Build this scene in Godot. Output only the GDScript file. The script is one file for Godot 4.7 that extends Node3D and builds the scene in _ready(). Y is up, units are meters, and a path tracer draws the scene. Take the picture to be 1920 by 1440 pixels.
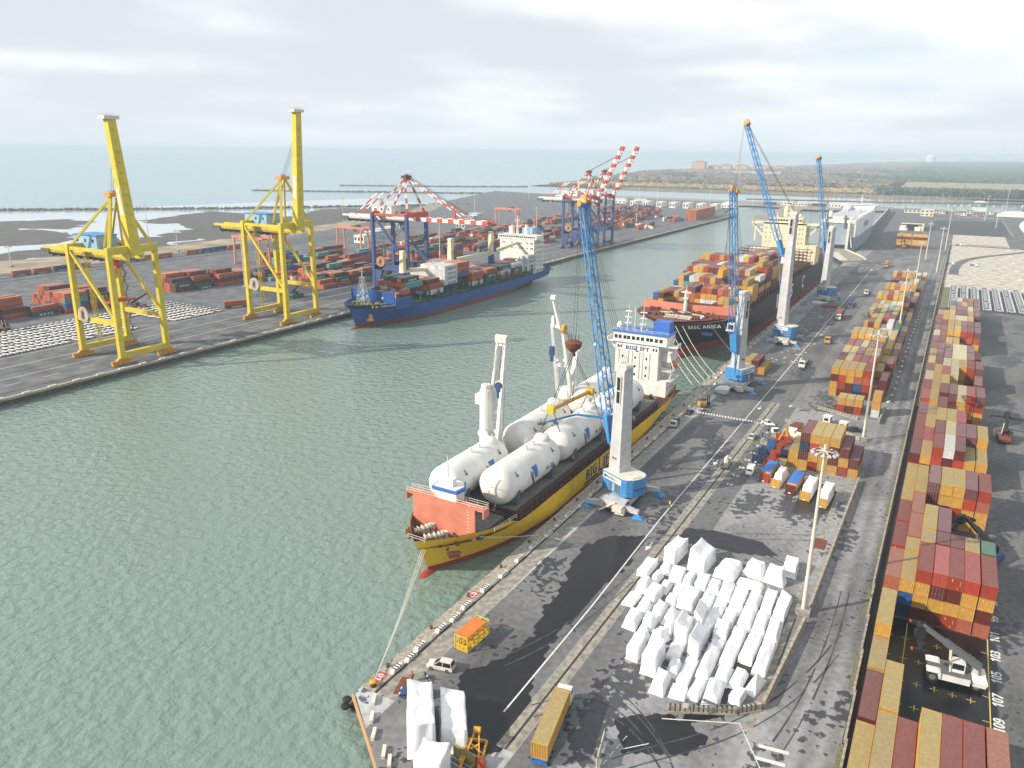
extends Node3D
# A commercial port seen from the air. World: x to the right across the quays, -z along them, y up, metres; the quays are at y = 0, the water at y = -2.5.

class Sh:   # collects triangles; x is the transform put on what is added
	var v := PackedVector3Array()
	var u := PackedVector2Array()
	var x := Transform3D()
	func tri(a: Vector3, b: Vector3, c: Vector3) -> Sh:
		v.append(x * a); v.append(x * c); v.append(x * b)
		return self
	func quad(a: Vector3, b: Vector3, c: Vector3, d: Vector3) -> void:
		var p := x * a; var q := x * b; var r := x * c; var s := x * d
		v.append(p); v.append(r); v.append(q); v.append(p); v.append(s); v.append(r)
	func box(c: Vector3, s: Vector3, b := Basis()) -> Sh:
		var h := s * 0.5
		var p: Array[Vector3] = []
		for i in 8: p.append(c + b * Vector3(h.x * (1 if i & 1 else -1), h.y * (1 if i & 2 else -1), h.z * (1 if i & 4 else -1)))
		quad(p[4], p[5], p[7], p[6]); quad(p[1], p[0], p[2], p[3]); quad(p[5], p[1], p[3], p[7])
		quad(p[0], p[4], p[6], p[2]); quad(p[6], p[7], p[3], p[2]); quad(p[0], p[1], p[5], p[4])
		return self
	func bb(x0: float, x1: float, y0: float, y1: float, z0: float, z1: float) -> Sh:
		return box(Vector3((x0 + x1) / 2, (y0 + y1) / 2, (z0 + z1) / 2), Vector3(absf(x1 - x0), absf(y1 - y0), absf(z1 - z0)))
	func along(a: Vector3, b: Vector3) -> Basis:
		var d := (b - a).normalized()
		var s := Vector3.UP.cross(d)
		if s.length() < 0.02: s = Vector3.RIGHT
		s = s.normalized()
		return Basis(s, d.cross(s), d)
	func bar(a: Vector3, b: Vector3, w: float, h := -1.0) -> Sh:
		return box((a + b) / 2, Vector3(w, w if h < 0 else h, a.distance_to(b)), along(a, b))
	func taper(a: Vector3, b: Vector3, w0: float, h0: float, w1: float, h1: float) -> Sh:
		var m := along(a, b)
		var r: Array = []
		for e in [[a, w0, h0], [b, w1, h1]]:
			var l := PackedVector3Array()
			for k in [[-1, -1], [1, -1], [1, 1], [-1, 1]]: l.append(e[0] + m.x * (k[0] * e[1] / 2) + m.y * (k[1] * e[2] / 2))
			r.append(l)
		return loft(r, true)
	func tube(a: Vector3, b: Vector3, r0: float, r1 := -1.0, n := 8, caps := true) -> Sh:
		var m := along(a, b)
		var r: Array = []
		for e in [[a, r0], [b, r0 if r1 < 0 else r1]]:
			var l := PackedVector3Array()
			for i in n:
				var t := TAU * i / n
				l.append(e[0] + m.x * (cos(t) * e[1]) + m.y * (sin(t) * e[1]))
			r.append(l)
		return loft(r, caps)
	func wire(a: Vector3, b: Vector3, r: float, sag := 0.0, n := 1) -> Sh:
		var p := a
		for i in n:
			var t := (i + 1.0) / n
			var q := a.lerp(b, t) - Vector3(0, sag * 4 * t * (1 - t), 0)
			tube(p, q, r, r, 4, false)
			p = q
		return self
	func loft(r: Array, caps := true, closed := true) -> Sh:
		for i in r.size() - 1:
			var p: PackedVector3Array = r[i]
			var q: PackedVector3Array = r[i + 1]
			for j in p.size() if closed else p.size() - 1:
				var k := (j + 1) % p.size()
				quad(p[j], p[k], q[k], q[j])
		if caps:
			for e in [0, r.size() - 1]:
				var p: PackedVector3Array = r[e]
				for j in range(1, p.size() - 1):
					if e: tri(p[0], p[j], p[j + 1])
					else: tri(p[0], p[j + 1], p[j])
		return self
	func ring(c: Vector3, rx: float, rz: float, n := 12) -> PackedVector3Array:
		var l := PackedVector3Array()
		for i in n: l.append(c + Vector3(cos(TAU * i / n) * rx, 0, -sin(TAU * i / n) * rz))
		return l
	func lathe(prof: Array, n := 16, c := Vector3.ZERO) -> Sh:   # [[y, radius], ...]
		var r: Array = []
		for p in prof: r.append(ring(c + Vector3(0, p[0], 0), p[1], p[1], n))
		return loft(r, true)
	func prism(poly: PackedVector2Array, y0: float, y1: float) -> Sh:   # x, z outline
		var q := poly.duplicate()
		if not Geometry2D.is_polygon_clockwise(q): q.reverse()
		for i in q.size():
			var a := q[i]; var b := q[(i + 1) % q.size()]
			quad(Vector3(a.x, y0, a.y), Vector3(b.x, y0, b.y), Vector3(b.x, y1, b.y), Vector3(a.x, y1, a.y))
		var t := Geometry2D.triangulate_polygon(q)
		for i in range(0, t.size(), 3):
			for y in [y0, y1]: tri(Vector3(q[t[i]].x, y, q[t[i]].y), Vector3(q[t[i + 1]].x, y, q[t[i + 1]].y), Vector3(q[t[i + 2]].x, y, q[t[i + 2]].y))
		return self
	func sheet(x0: float, x1: float, z0: float, z1: float, y: float) -> Sh:   # flat, with uv 0..1
		quad(Vector3(x0, y, z1), Vector3(x1, y, z1), Vector3(x1, y, z0), Vector3(x0, y, z0))
		for t in [[0, 0], [1, 1], [1, 0], [0, 0], [0, 1], [1, 1]]: u.append(Vector2(t[0], t[1]))
		return self
	func flat(poly: PackedVector2Array, y: float) -> Sh:
		var t := Geometry2D.triangulate_polygon(poly)
		for i in range(0, t.size(), 3): tri(Vector3(poly[t[i]].x, y, poly[t[i]].y), Vector3(poly[t[i + 2]].x, y, poly[t[i + 2]].y), Vector3(poly[t[i + 1]].x, y, poly[t[i + 1]].y))
		return self
	func truss(a: Vector3, b: Vector3, w0: float, w1: float, h0: float, h1: float, n: int, r: float, r2: float) -> Sh:   # a lattice beam of four chords
		var m := along(a, b)
		var f := func(t: float, i: int) -> Vector3:
			var w := lerpf(w0, w1, t) / 2; var h := lerpf(h0, h1, t) / 2
			return a.lerp(b, t) + m.x * (w if i == 1 or i == 2 else -w) + m.y * (h if i > 1 else -h)
		for i in 4:
			tube(f.call(0.0, i), f.call(1.0, i), r, r, 6)
			for k in n:
				var j := (i + 1) % 4
				tube(f.call(float(k) / n, i if k % 2 else j), f.call((k + 1.0) / n, j if k % 2 else i), r2, r2, 4, false)
		return self
	func rail(a: Vector3, b: Vector3, h := 1.0, r := 0.04) -> Sh:
		var n := maxi(1, int(a.distance_to(b) / 2.5))
		for i in n + 1:
			var p := a.lerp(b, float(i) / n)
			bar(p, p + Vector3(0, h, 0), r * 1.6)
		for y in [h, h * 0.5]: bar(a + Vector3(0, y, 0), b + Vector3(0, y, 0), r * 1.6)
		return self
	func mesh(into: ArrayMesh = null, smooth := false) -> ArrayMesh:
		var m := into if into else ArrayMesh.new()
		if v.is_empty(): return m
		if smooth:
			var st := SurfaceTool.new()
			st.begin(Mesh.PRIMITIVE_TRIANGLES)
			st.set_smooth_group(0)
			for p in v: st.add_vertex((p * 2000.0).round() / 2000.0)
			st.index(); st.generate_normals()
			return st.commit(m)
		var a := []
		a.resize(Mesh.ARRAY_MAX)
		a[Mesh.ARRAY_VERTEX] = v
		if u.size() == v.size(): a[Mesh.ARRAY_TEX_UV] = u
		m.add_surface_from_arrays(Mesh.PRIMITIVE_TRIANGLES, a)
		return m

var M := {}            # materials by name
var used := {}
var rng := RandomNumberGenerator.new()
var grime: Texture2D
var streak: Texture2D

func V(x: float, y: float, z: float) -> Vector3: return Vector3(x, y, z)

func numbered(s: String) -> String:
	used[s] = used.get(s, -1) + 1
	return s if used[s] == 0 else "%s_%03d" % [s, used[s]]

func put(called: String, m: Mesh, mat: Material, parent: Node = self) -> MeshInstance3D:
	var o := MeshInstance3D.new()
	o.mesh = m
	if mat: o.material_override = mat
	o.name = numbered(called) if parent == self else called
	parent.add_child(o, true)
	return o

func obj(called: String, sh: Sh, mat: String, parent: Node = self, smooth := false) -> MeshInstance3D:
	return put(called, sh.mesh(null, smooth), M[mat], parent)

func tag(o: Node, label: String, category: String, group := "", kind := "") -> Node:
	if label: o.set_meta("label", label)
	if category: o.set_meta("category", category)
	if group: o.set_meta("group", group)
	if kind: o.set_meta("kind", kind)
	return o

func ground(called: String, sh: Sh, mat: String, kind := "structure") -> MeshInstance3D:
	var o := obj(called, sh, mat)
	o.set_meta("kind", kind)
	return o

func thing(called: String, at: Vector3, label: String, category: String, group := "", turn := 0.0) -> Node3D:
	var o := Node3D.new()
	o.name = numbered(called)
	add_child(o)
	o.position = at
	o.rotation.y = turn
	tag(o, label, category, group)
	return o

func dup(o: Node3D, at: Vector3, turn: float, label: String, group := "") -> Node3D:
	var r: Node3D = o.duplicate()
	var base := String(o.name).rstrip("0123456789").rstrip("_")
	r.name = numbered(base)
	add_child(r)
	r.position = at
	r.rotation.y = turn
	r.set_meta("label", label)
	if group: r.set_meta("group", group)
	return r

func text(s: String, h: float, deep := 0.04, font := "Droid Sans", bold := true) -> TextMesh:
	var t := TextMesh.new()
	var f := SystemFont.new()
	f.font_names = PackedStringArray([font])
	f.font_weight = 700 if bold else 400
	t.font = f
	t.text = s
	t.font_size = 48
	t.pixel_size = h / 34.5
	t.depth = deep
	t.curve_step = 4.0
	return t

func write(s: String, h: float, at: Vector3, face: Basis, mat: String, parent: Node = self, called := "lettering", stretch := 1.0) -> MeshInstance3D:
	# face.x runs along the words, face.y up, face.z out of the surface
	var o := put(called, text(s, h), M[mat], parent)
	o.transform = Transform3D(Basis(face.x * stretch, face.y, face.z), at)
	if parent == self: o.set_meta("kind", "structure")
	return o

func hexc(h: String) -> Color: return Color.html("#" + h)

func mat(called: String, hex: String, rough := 0.65, tex: Texture2D = null, scale := 0.1, metal := 0.0) -> StandardMaterial3D:
	var m := StandardMaterial3D.new()
	m.resource_name = called
	m.albedo_color = hexc(hex)
	m.roughness = rough
	m.metallic = metal
	if tex:
		m.albedo_texture = tex
		m.uv1_triplanar = true
		m.uv1_world_triplanar = true
		m.uv1_scale = Vector3.ONE * scale
	M[called] = m
	return m

func noise_tex(freq: float, seed_: int, lo: Color, hi: Color, size := 512, octaves := 5, type := FastNoiseLite.TYPE_SIMPLEX_SMOOTH, normal := false, bump := 4.0) -> NoiseTexture2D:
	var n := FastNoiseLite.new()
	n.seed = seed_; n.frequency = freq; n.fractal_octaves = octaves; n.noise_type = type
	var t := NoiseTexture2D.new()
	t.width = size; t.height = size; t.seamless = true; t.noise = n
	if normal:
		t.as_normal_map = true; t.bump_strength = bump
	else:
		var g := Gradient.new()
		g.set_color(0, lo); g.set_color(1, hi)
		t.color_ramp = g
	return t

func make_sky() -> Texture2D:
	var w := 1536; var h := 768
	var im := Image.create(w, h, false, Image.FORMAT_RGBF)
	var n := FastNoiseLite.new()
	n.seed = 11; n.frequency = 0.55; n.fractal_octaves = 5
	var n2 := FastNoiseLite.new()
	n2.seed = 5; n2.frequency = 0.16; n2.fractal_octaves = 3
	im.fill(Color(0.40, 0.43, 0.43))
	for j in h / 2:
		var el := PI / 2 - (j + 0.5) / h * PI
		var s := sin(el)
		var k := cos(el) / (s + 0.09)
		for i in w:
			var az := (i + 0.5) / w * TAU
			var p := Vector2(sin(az), cos(az)) * k
			var a := n.get_noise_2d(p.x * 1.0, p.y * 1.0)
			var b := n2.get_noise_2d(p.x, p.y)
			var c := clampf(0.5 + a * 0.85 + b * 0.9, 0.0, 1.0)
			c = c * c * (3.0 - 2.0 * c)
			var cloud := Color(0.68, 0.735, 0.785).lerp(Color(0.97, 0.985, 0.99), c)
			var gap := clampf(b * 2.2 - a * 1.2 - 0.25, 0.0, 1.0) * 0.5
			cloud = cloud.lerp(Color(0.66, 0.80, 0.89), gap)
			var low := clampf(1.0 - s / 0.16, 0.0, 1.0)
			cloud = cloud.lerp(Color(0.735, 0.80, 0.85), low * low * 0.9)
			im.set_pixel(i, j, cloud)
	return ImageTexture.create_from_image(im)

func setup() -> void:
	var cam := Camera3D.new()
	cam.name = "camera"
	var yaw := deg_to_rad(29.63); var pitch := deg_to_rad(-16.83); var roll := deg_to_rad(-0.536)
	cam.basis = Basis(Vector3.UP, yaw) * Basis(Vector3.RIGHT, pitch) * Basis(Vector3.BACK, -roll)
	cam.position = V(0, 82, 0)
	cam.fov = 53.25
	cam.far = 90000.0
	cam.near = 1.0
	add_child(cam)
	var sky := Sky.new()
	var sm := PanoramaSkyMaterial.new()
	sm.panorama = make_sky()
	sky.sky_material = sm
	var e := Environment.new()
	e.background_mode = Environment.BG_SKY
	e.sky = sky
	e.background_energy_multiplier = 0.82
	e.tonemap_mode = Environment.TONE_MAPPER_LINEAR
	e.tonemap_exposure = 1.36
	e.fog_enabled = true
	e.fog_density = 0.00018
	e.fog_light_color = Color(0.86, 0.94, 1.0)
	e.sdfgi_enabled = true; e.ssao_enabled = true; e.ssil_enabled = true
	var we := WorldEnvironment.new()
	we.name = "world"
	we.environment = e
	add_child(we)
	var sun := DirectionalLight3D.new()
	sun.name = "sun"
	sun.light_energy = 1.6
	sun.light_color = Color(1.0, 0.95, 0.88)
	sun.light_angular_distance = 0.6
	sun.shadow_enabled = true
	add_child(sun)
	sun.look_at_from_position(Vector3.ZERO, V(0.59, -0.51, -0.63))

func materials() -> void:
	grime = noise_tex(0.012, 3, Color(0.86, 0.85, 0.84), Color(1, 1, 1), 512, 6)
	streak = noise_tex(0.03, 8, Color(0.55, 0.50, 0.45), Color(1, 1, 1), 256, 4)
	var soft := noise_tex(0.01, 17, Color(0.86, 0.86, 0.87), Color(1, 1, 1), 256, 4)
	var rust := noise_tex(0.02, 23, Color(0.45, 0.27, 0.18), Color(1, 1, 1), 512, 6)
	(rust.color_ramp as Gradient).add_point(0.36, Color(0.97, 0.95, 0.93))
	# sea and basin
	var wn := noise_tex(0.016, 41, Color.BLACK, Color.WHITE, 1024, 4, FastNoiseLite.TYPE_SIMPLEX_SMOOTH, true, 12.0)
	for a in [["water", "6a7d76", 0.12, 0.018, 0.62], ["sea", "8299a4", 0.2, 0.006, 0.6], ["lagoon", "b4bfc4", 0.03, 0.01, 0.05]]:
		var m := mat(a[0], a[1], a[2])
		m.uv1_triplanar = true; m.uv1_world_triplanar = true; m.uv1_scale = Vector3.ONE * a[3]
		m.normal_enabled = true; m.normal_texture = wn; m.normal_scale = a[4]
		m.metallic_specular = 0.5
	var conc := noise_tex(0.008, 29, Color(0.62, 0.61, 0.60), Color(1, 1, 1), 1024, 7)
	mat("concrete", "a3a097", 0.9, conc, 0.06)
	mat("cope", "b3ad9f", 0.9, conc, 0.11)
	mat("quay_wall", "6a6558", 0.9, conc, 0.09)
	mat("asphalt_far", "6c6f74", 0.9, conc, 0.011)
	mat("tyre_mark", "4a4d51", 0.9, conc, 0.3)
	mat("asphalt_dark", "474c54", 0.85, conc, 0.02)
	mat("gravel_lot", "d0cbc0", 0.95, conc, 0.02)
	mat("mud", "5b5955", 0.85, conc, 0.006)
	mat("sand", "a89d88", 0.95, conc, 0.004)
	mat("scrub_land", "7d7966", 0.95, conc, 0.003)
	mat("rock", "6d6a64", 0.95, conc, 0.08)
	mat("road_mark", "cfd0cc", 0.8, soft, 0.4)
	mat("red_mark", "b04a42", 0.8, soft, 0.4)
	mat("yellow_mark", "c9b25a", 0.8, soft, 0.4)
	mat("wet_tar", "2a2d30", 0.25, soft, 0.1)
	mat("groove", "2b2a28", 0.8)
	mat("white", "dddcd6", 0.5, soft, 0.09)
	mat("white_wrap", "eceef0", 0.42, soft, 0.13)
	mat("offwhite", "cfccc0", 0.6, grime, 0.12)
	mat("cream", "d8cfae", 0.6, soft, 0.1)
	mat("grey_paint", "b4b6b8", 0.6, soft, 0.12)
	mat("grey_dark", "5d6064", 0.7, grime, 0.2)
	mat("steel", "8a8d90", 0.5, grime, 0.2, 0.5)
	mat("black", "17181a", 0.6)
	mat("rubber", "1a1a1b", 0.85)
	mat("glass", "1b2630", 0.08)
	mat("hull_yellow", "e6bd20", 0.5, soft, 0.05)
	mat("crane_yellow", "d0ba2a", 0.55, soft, 0.06)
	mat("machine_yellow", "c4932e", 0.6, rust, 0.2)
	mat("rust", "6e3d28", 0.9, grime, 0.2)
	mat("deck_red", "6a3a2e", 0.85, grime, 0.1)
	mat("salmon", "c87a60", 0.7, soft, 0.07)
	mat("boot_red", "93382c", 0.7, grime, 0.08)
	mat("coaming", "472a24", 0.8, grime, 0.1)
	mat("hatch", "7b7c78", 0.85, conc, 0.12)
	mat("hull_blue", "0f4a94", 0.5, grime, 0.04)
	mat("boot_brown", "6c3a35", 0.8, rust, 0.05)
	mat("hull_black", "1c1e22", 0.5, grime, 0.04)
	mat("deck_green", "2c5746", 0.8, grime, 0.2)
	mat("crane_blue", "3a86c0", 0.5, soft, 0.2)
	mat("crane_navy", "33487c", 0.6, soft, 0.1)
	mat("paint_blue", "2d62ac", 0.5)
	mat("light_blue", "8fb4cf", 0.6, soft, 0.08)
	mat("signal_red", "bb4a37", 0.6, soft, 0.2)
	mat("orange", "d0712e", 0.6, soft, 0.2)
	mat("roro_white", "e2e3e1", 0.5, soft, 0.03)
	mat("roro_grey", "8b98a6", 0.6, soft, 0.03)
	mat("letter_navy", "1f3a6a", 0.6)
	mat("letter_white", "e4e4e0", 0.6)
	mat("letter_black", "25272a", 0.6)
	mat("tarp_blue", "2f6fc0", 0.5, soft, 0.5)
	mat("timber", "c59a6b", 0.8, grime, 0.4)
	mat("rope", "c3c1b4", 0.9)
	mat("cable", "3a3d40", 0.6)
	mat("skin", "b98a70", 0.7)
	mat("cloth_dark", "23262c", 0.9)
	mat("vest_orange", "d8622a", 0.8)
	mat("vest_yellow", "cfd838", 0.8)
	mat("pink_wall", "c79a86", 0.85)
	mat("roof_tile", "9a6650", 0.9)
	mat("leaf_pine", "ffffff", 0.9); M.leaf_pine.vertex_color_use_as_albedo = true
	mat("trunk", "5b4c3e", 0.9)
	mat("box_tint", "ffffff", 0.65, soft, 0.2); M.box_tint.vertex_color_use_as_albedo = true
	mat("olive", "8a8350", 0.8, grime, 0.3)
	mat("moss", "7c8060", 0.95, conc, 0.2)


func poly(a: Array) -> PackedVector2Array:
	var p := PackedVector2Array()
	for i in range(0, a.size(), 2): p.append(Vector2(a[i], a[i + 1]))
	return p

func ragged(p: PackedVector2Array, step: float, amount: float, seed_: int) -> PackedVector2Array:   # an outline made uneven
	var n := FastNoiseLite.new()
	n.seed = seed_; n.frequency = 0.5 / step; n.fractal_octaves = 4
	var out := PackedVector2Array()
	for i in p.size():
		var a := p[i]; var b := p[(i + 1) % p.size()]
		var k := maxi(1, int(a.distance_to(b) / step))
		for j in k:
			var q := a.lerp(b, float(j) / k)
			out.append(q + Vector2(n.get_noise_2d(q.x, q.y), n.get_noise_2d(q.x + 500, q.y)) * amount)
	return out

func quay_face(pts: Array, label: String) -> void:   # the vertical wall of a quay with its rubber strip
	var s := Sh.new()
	for i in range(0, pts.size() - 2, 2):
		var a := V(pts[i], 0, pts[i + 1]); var b := V(pts[i + 2], 0, pts[i + 3])
		s.quad(a + V(0, -6, 0), b + V(0, -6, 0), b + V(0, -0.02, 0), a + V(0, -0.02, 0))
	ground("quay_wall", s, "quay_wall")

# The painted, worn and wetted surface of an area, one texture for its colour and one for how wet it is.
func apron(called: String, x0: float, x1: float, z0: float, z1: float, w: int, h: int, wet: Array, base: Callable, seed_: int, y := 0.0, outline := PackedVector2Array()) -> void:
	var n := FastNoiseLite.new()
	n.seed = seed_; n.frequency = 1.0 / 26; n.fractal_octaves = 6
	var fine := FastNoiseLite.new()
	fine.seed = seed_ + 1; fine.frequency = 1.0 / 2.2; fine.fractal_octaves = 3
	var sx := (x1 - x0) / w; var sz := (z0 - z1) / h
	# wet patches: a coarse mask, softened, then cut with noise
	var mw := w / 8; var mh := h / 8
	var mask := Image.create(mw, mh, false, Image.FORMAT_L8)
	for pg in wet:
		var p: PackedVector2Array = pg
		var lo := p[0]; var hi := p[0]
		for q in p:
			lo = lo.min(q); hi = hi.max(q)
		for j in range(maxi(0, int((z0 - hi.y) / sz / 8)), mini(mh, int((z0 - lo.y) / sz / 8) + 1)):
			for i in range(maxi(0, int((lo.x - x0) / sx / 8)), mini(mw, int((hi.x - x0) / sx / 8) + 1)):
				if Geometry2D.is_point_in_polygon(Vector2(x0 + (i + 0.5) * sx * 8, z0 - (j + 0.5) * sz * 8), p): mask.set_pixel(i, j, Color.WHITE)
	mask.resize(w, h, Image.INTERPOLATE_CUBIC)
	var md := mask.get_data()
	var cd := PackedByteArray(); cd.resize(w * h * 3)
	var rd := PackedByteArray(); rd.resize(w * h)
	var o := 0
	for j in h:
		var z := z0 - (j + 0.5) * sz
		for i in w:
			var x := x0 + (i + 0.5) * sx
			var a := n.get_noise_2d(x, z * 0.45)
			var f := fine.get_noise_2d(x, z)
			var c: Vector2 = base.call(x, z)      # (lightness, wetness of the surface)
			var l := c.x * (1.0 + a * 0.34 + f * 0.16)
			var t := clampf(((md[o] / 255.0 - 0.5) * 1.5 + a * 0.42 + f * 0.22) * 7.0 + 0.5, 0.0, 1.0)
			t = maxf(t, clampf((a * 1.3 + f * 0.5 - 0.34 + c.y) * 6.0, 0.0, 0.75))
			if f * 0.8 - a * 0.5 > 0.52: t = maxf(t, 0.6)
			l *= 1.16 - t * 0.86
			cd[o * 3] = int(clampf(l * 0.99, 0, 1) * 255); cd[o * 3 + 1] = int(clampf(l, 0, 1) * 255); cd[o * 3 + 2] = int(clampf(l * (1.015 + t * 0.07), 0, 1) * 255)
			rd[o] = int((0.9 - t * 0.62) * 255)
			o += 1
	var m := mat(called, "ffffff", 1.0)
	m.albedo_texture = ImageTexture.create_from_image(Image.create_from_data(w, h, false, Image.FORMAT_RGB8, cd))
	m.roughness_texture = ImageTexture.create_from_image(Image.create_from_data(w, h, false, Image.FORMAT_L8, rd))
	m.metallic_specular = 0.4
	var sh := Sh.new()
	if outline.is_empty(): sh.sheet(x0, x1, z1, z0, y)
	else:
		sh.flat(outline, y)
		for q in sh.v: sh.u.append(Vector2((q.x - x0) / (x1 - x0), (z0 - q.z) / (z0 - z1)))
	ground(called, sh, called)

func mark(called: String, s: Sh, m := "road_mark") -> void: ground(called, s, m)

func line(s: Sh, ax: float, az: float, bx: float, bz: float, w: float, y := 0.012) -> Sh:
	var a := Vector2(ax, az); var b := Vector2(bx, bz)
	var d := (b - a).normalized().orthogonal() * w / 2
	s.flat(PackedVector2Array([a + d, b + d, b - d, a - d]), y)
	return s

func land() -> void:
	# water
	ground("harbour_water", Sh.new().sheet(-300, 700, -1420, 400, -2.5), "water")
	ground("sea", Sh.new().sheet(-42000, -300, -42000, 400, -2.5), "sea")
	ground("canal_water", Sh.new().sheet(-300, 700, -2000, -1420, -2.5), "lagoon")
	ground("far_sea", Sh.new().sheet(-300, 700, -42000, -2000, -2.8), "sea")
	ground("lagoon_water", Sh.new().flat(poly([-1180, -560, -620, -200, -560, -420, -760, -1080, -960, -1130, -1080, -760]), -2.42), "lagoon")
	ground("seabed", Sh.new().sheet(-600, 300, -1500, 400, -14), "mud")
	# left quay and yard
	var lq := poly([-273, 300, -273.5, -540, -276.5, -1128, -300, -1150, -330, -1330, -360, -1420, -640, -1420, -900, -1500, -760, -1080, -668, -900, -600, -560, -588, -400, -612, -300, -612, 300])
	ground("left_yard", Sh.new().flat(lq, 0.0), "asphalt_far")
	quay_face([-273, 300, -273.5, -540, -276.5, -1128, -300, -1150, -330, -1330], "")
	for a in [[-273.2, -271.9, -560, 300], [-274.6, -273.0, -1128, -560]]:
		ground("quay_cope", Sh.new().bb(a[0] - 0.4, a[1], -0.5, 0.35, a[2], a[3]), "cope")
	ground("crane_rail", Sh.new().bb(-279.3, -278.9, -0.1, 0.05, -1100, 250).bb(-304.2, -303.8, -0.1, 0.05, -1100, 250), "groove")
	var sl := Sh.new()
	for x in [-296.0, -312.0, -327.0]: line(sl, x, 200, x - 2, -700, 0.35)
	for i in 60: line(sl, -288, 100 - i * 14, -288.2, 94 - i * 14, 0.3)
	mark("lane_line", sl)
	ground("wet_patch", Sh.new().flat(ragged(poly([-330, -300, -300, -330, -312, -420, -350, -390, -372, -330]), 4, 9, 2), 0.006), "asphalt_dark")
	ground("wet_patch", Sh.new().flat(ragged(poly([-375, -190, -345, -215, -372, -292, -395, -290, -400, -240]), 4, 9, 3), 0.006), "asphalt_dark")
	# shore behind the yard: verge, railway, mud flats, breakwaters
	ground("shore_verge", Sh.new().flat(ragged(poly([-566, 60, -552, -300, -556, -430, -590, -620, -650, -900, -740, -1080, -770, -1080, -680, -890, -612, -560, -598, -400, -628, -290, -640, 60]), 9, 9, 4), 0.02), "sand")
	for x in [-535.0, -548.0, -522.0]: ground("railway_track", Sh.new().bb(x - 1.4, x + 1.4, -0.1, 0.04, -620, 60), "groove")
	for a in [[[-640, -240, -625, -460, -700, -640, -760, -640, -700, -500, -690, -330], 5], [[-905, -690, -930, -760, -700, -740, -650, -560, -700, -560, -800, -600, -860, -590], 6],
			[[-760, -330, -880, -420, -900, -470, -800, -470, -720, -430], 7], [[-1010, -470, -960, -560, -900, -560, -840, -500, -930, -430], 8], [[-655, -520, -600, -400, -640, -900, -735, -1075, -770, -1050, -830, -860, -740, -700], 9]]:
		ground("mud_flat", Sh.new().flat(ragged(poly(a[0]), 14, 22, a[1]), -2.36 + a[1] * 0.01), "mud")
	for a in [[-1900, -310, -1164, -594], [-1164, -594, -948, -797], [-948, -797, -760, -1030], [-1330, -1200, -1015, -1340], [-1015, -1340, -830, -1440], [-1360, -1510, -1120, -1640], [-1120, -1640, -960, -1760], [-760, -1030, -690, -1090]]:
		var p := V(a[0], -2.4, a[1]); var q := V(a[2], -2.4, a[3])
		var s := Sh.new()
		var k := int(p.distance_to(q) / 3.2)
		for i in k:
			var c := p.lerp(q, (i + 0.5) / k)
			for j in 3: s.box(c + V(rng.randf_range(-3, 3), rng.randf_range(-0.4, 1.6), rng.randf_range(-3, 3)), V(rng.randf_range(2, 4.6), rng.randf_range(1.6, 3), rng.randf_range(2, 4.4)), Basis(Vector3(0.3, 1, 0.2).normalized(), rng.randf() * 6))
		tag(ground("breakwater", s, "rock"), "", "")
	# right quay, road and yard
	var rq := poly([-71.5, -76.5, -72, -237, -73.6, -330, -74.4, -760, -80, -930, -91, -1230, -96, -1420, 700, -1420, 700, 400, -20, 400, -48, -58])
	ground("right_quay", Sh.new().flat(rq, -0.02), "asphalt_far")
	quay_face([-20, 400, -48, -58, -71.5, -76.5, -72, -237, -73.6, -330, -74.4, -760, -80, -930, -91, -1230, -96, -1420], "")

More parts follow.
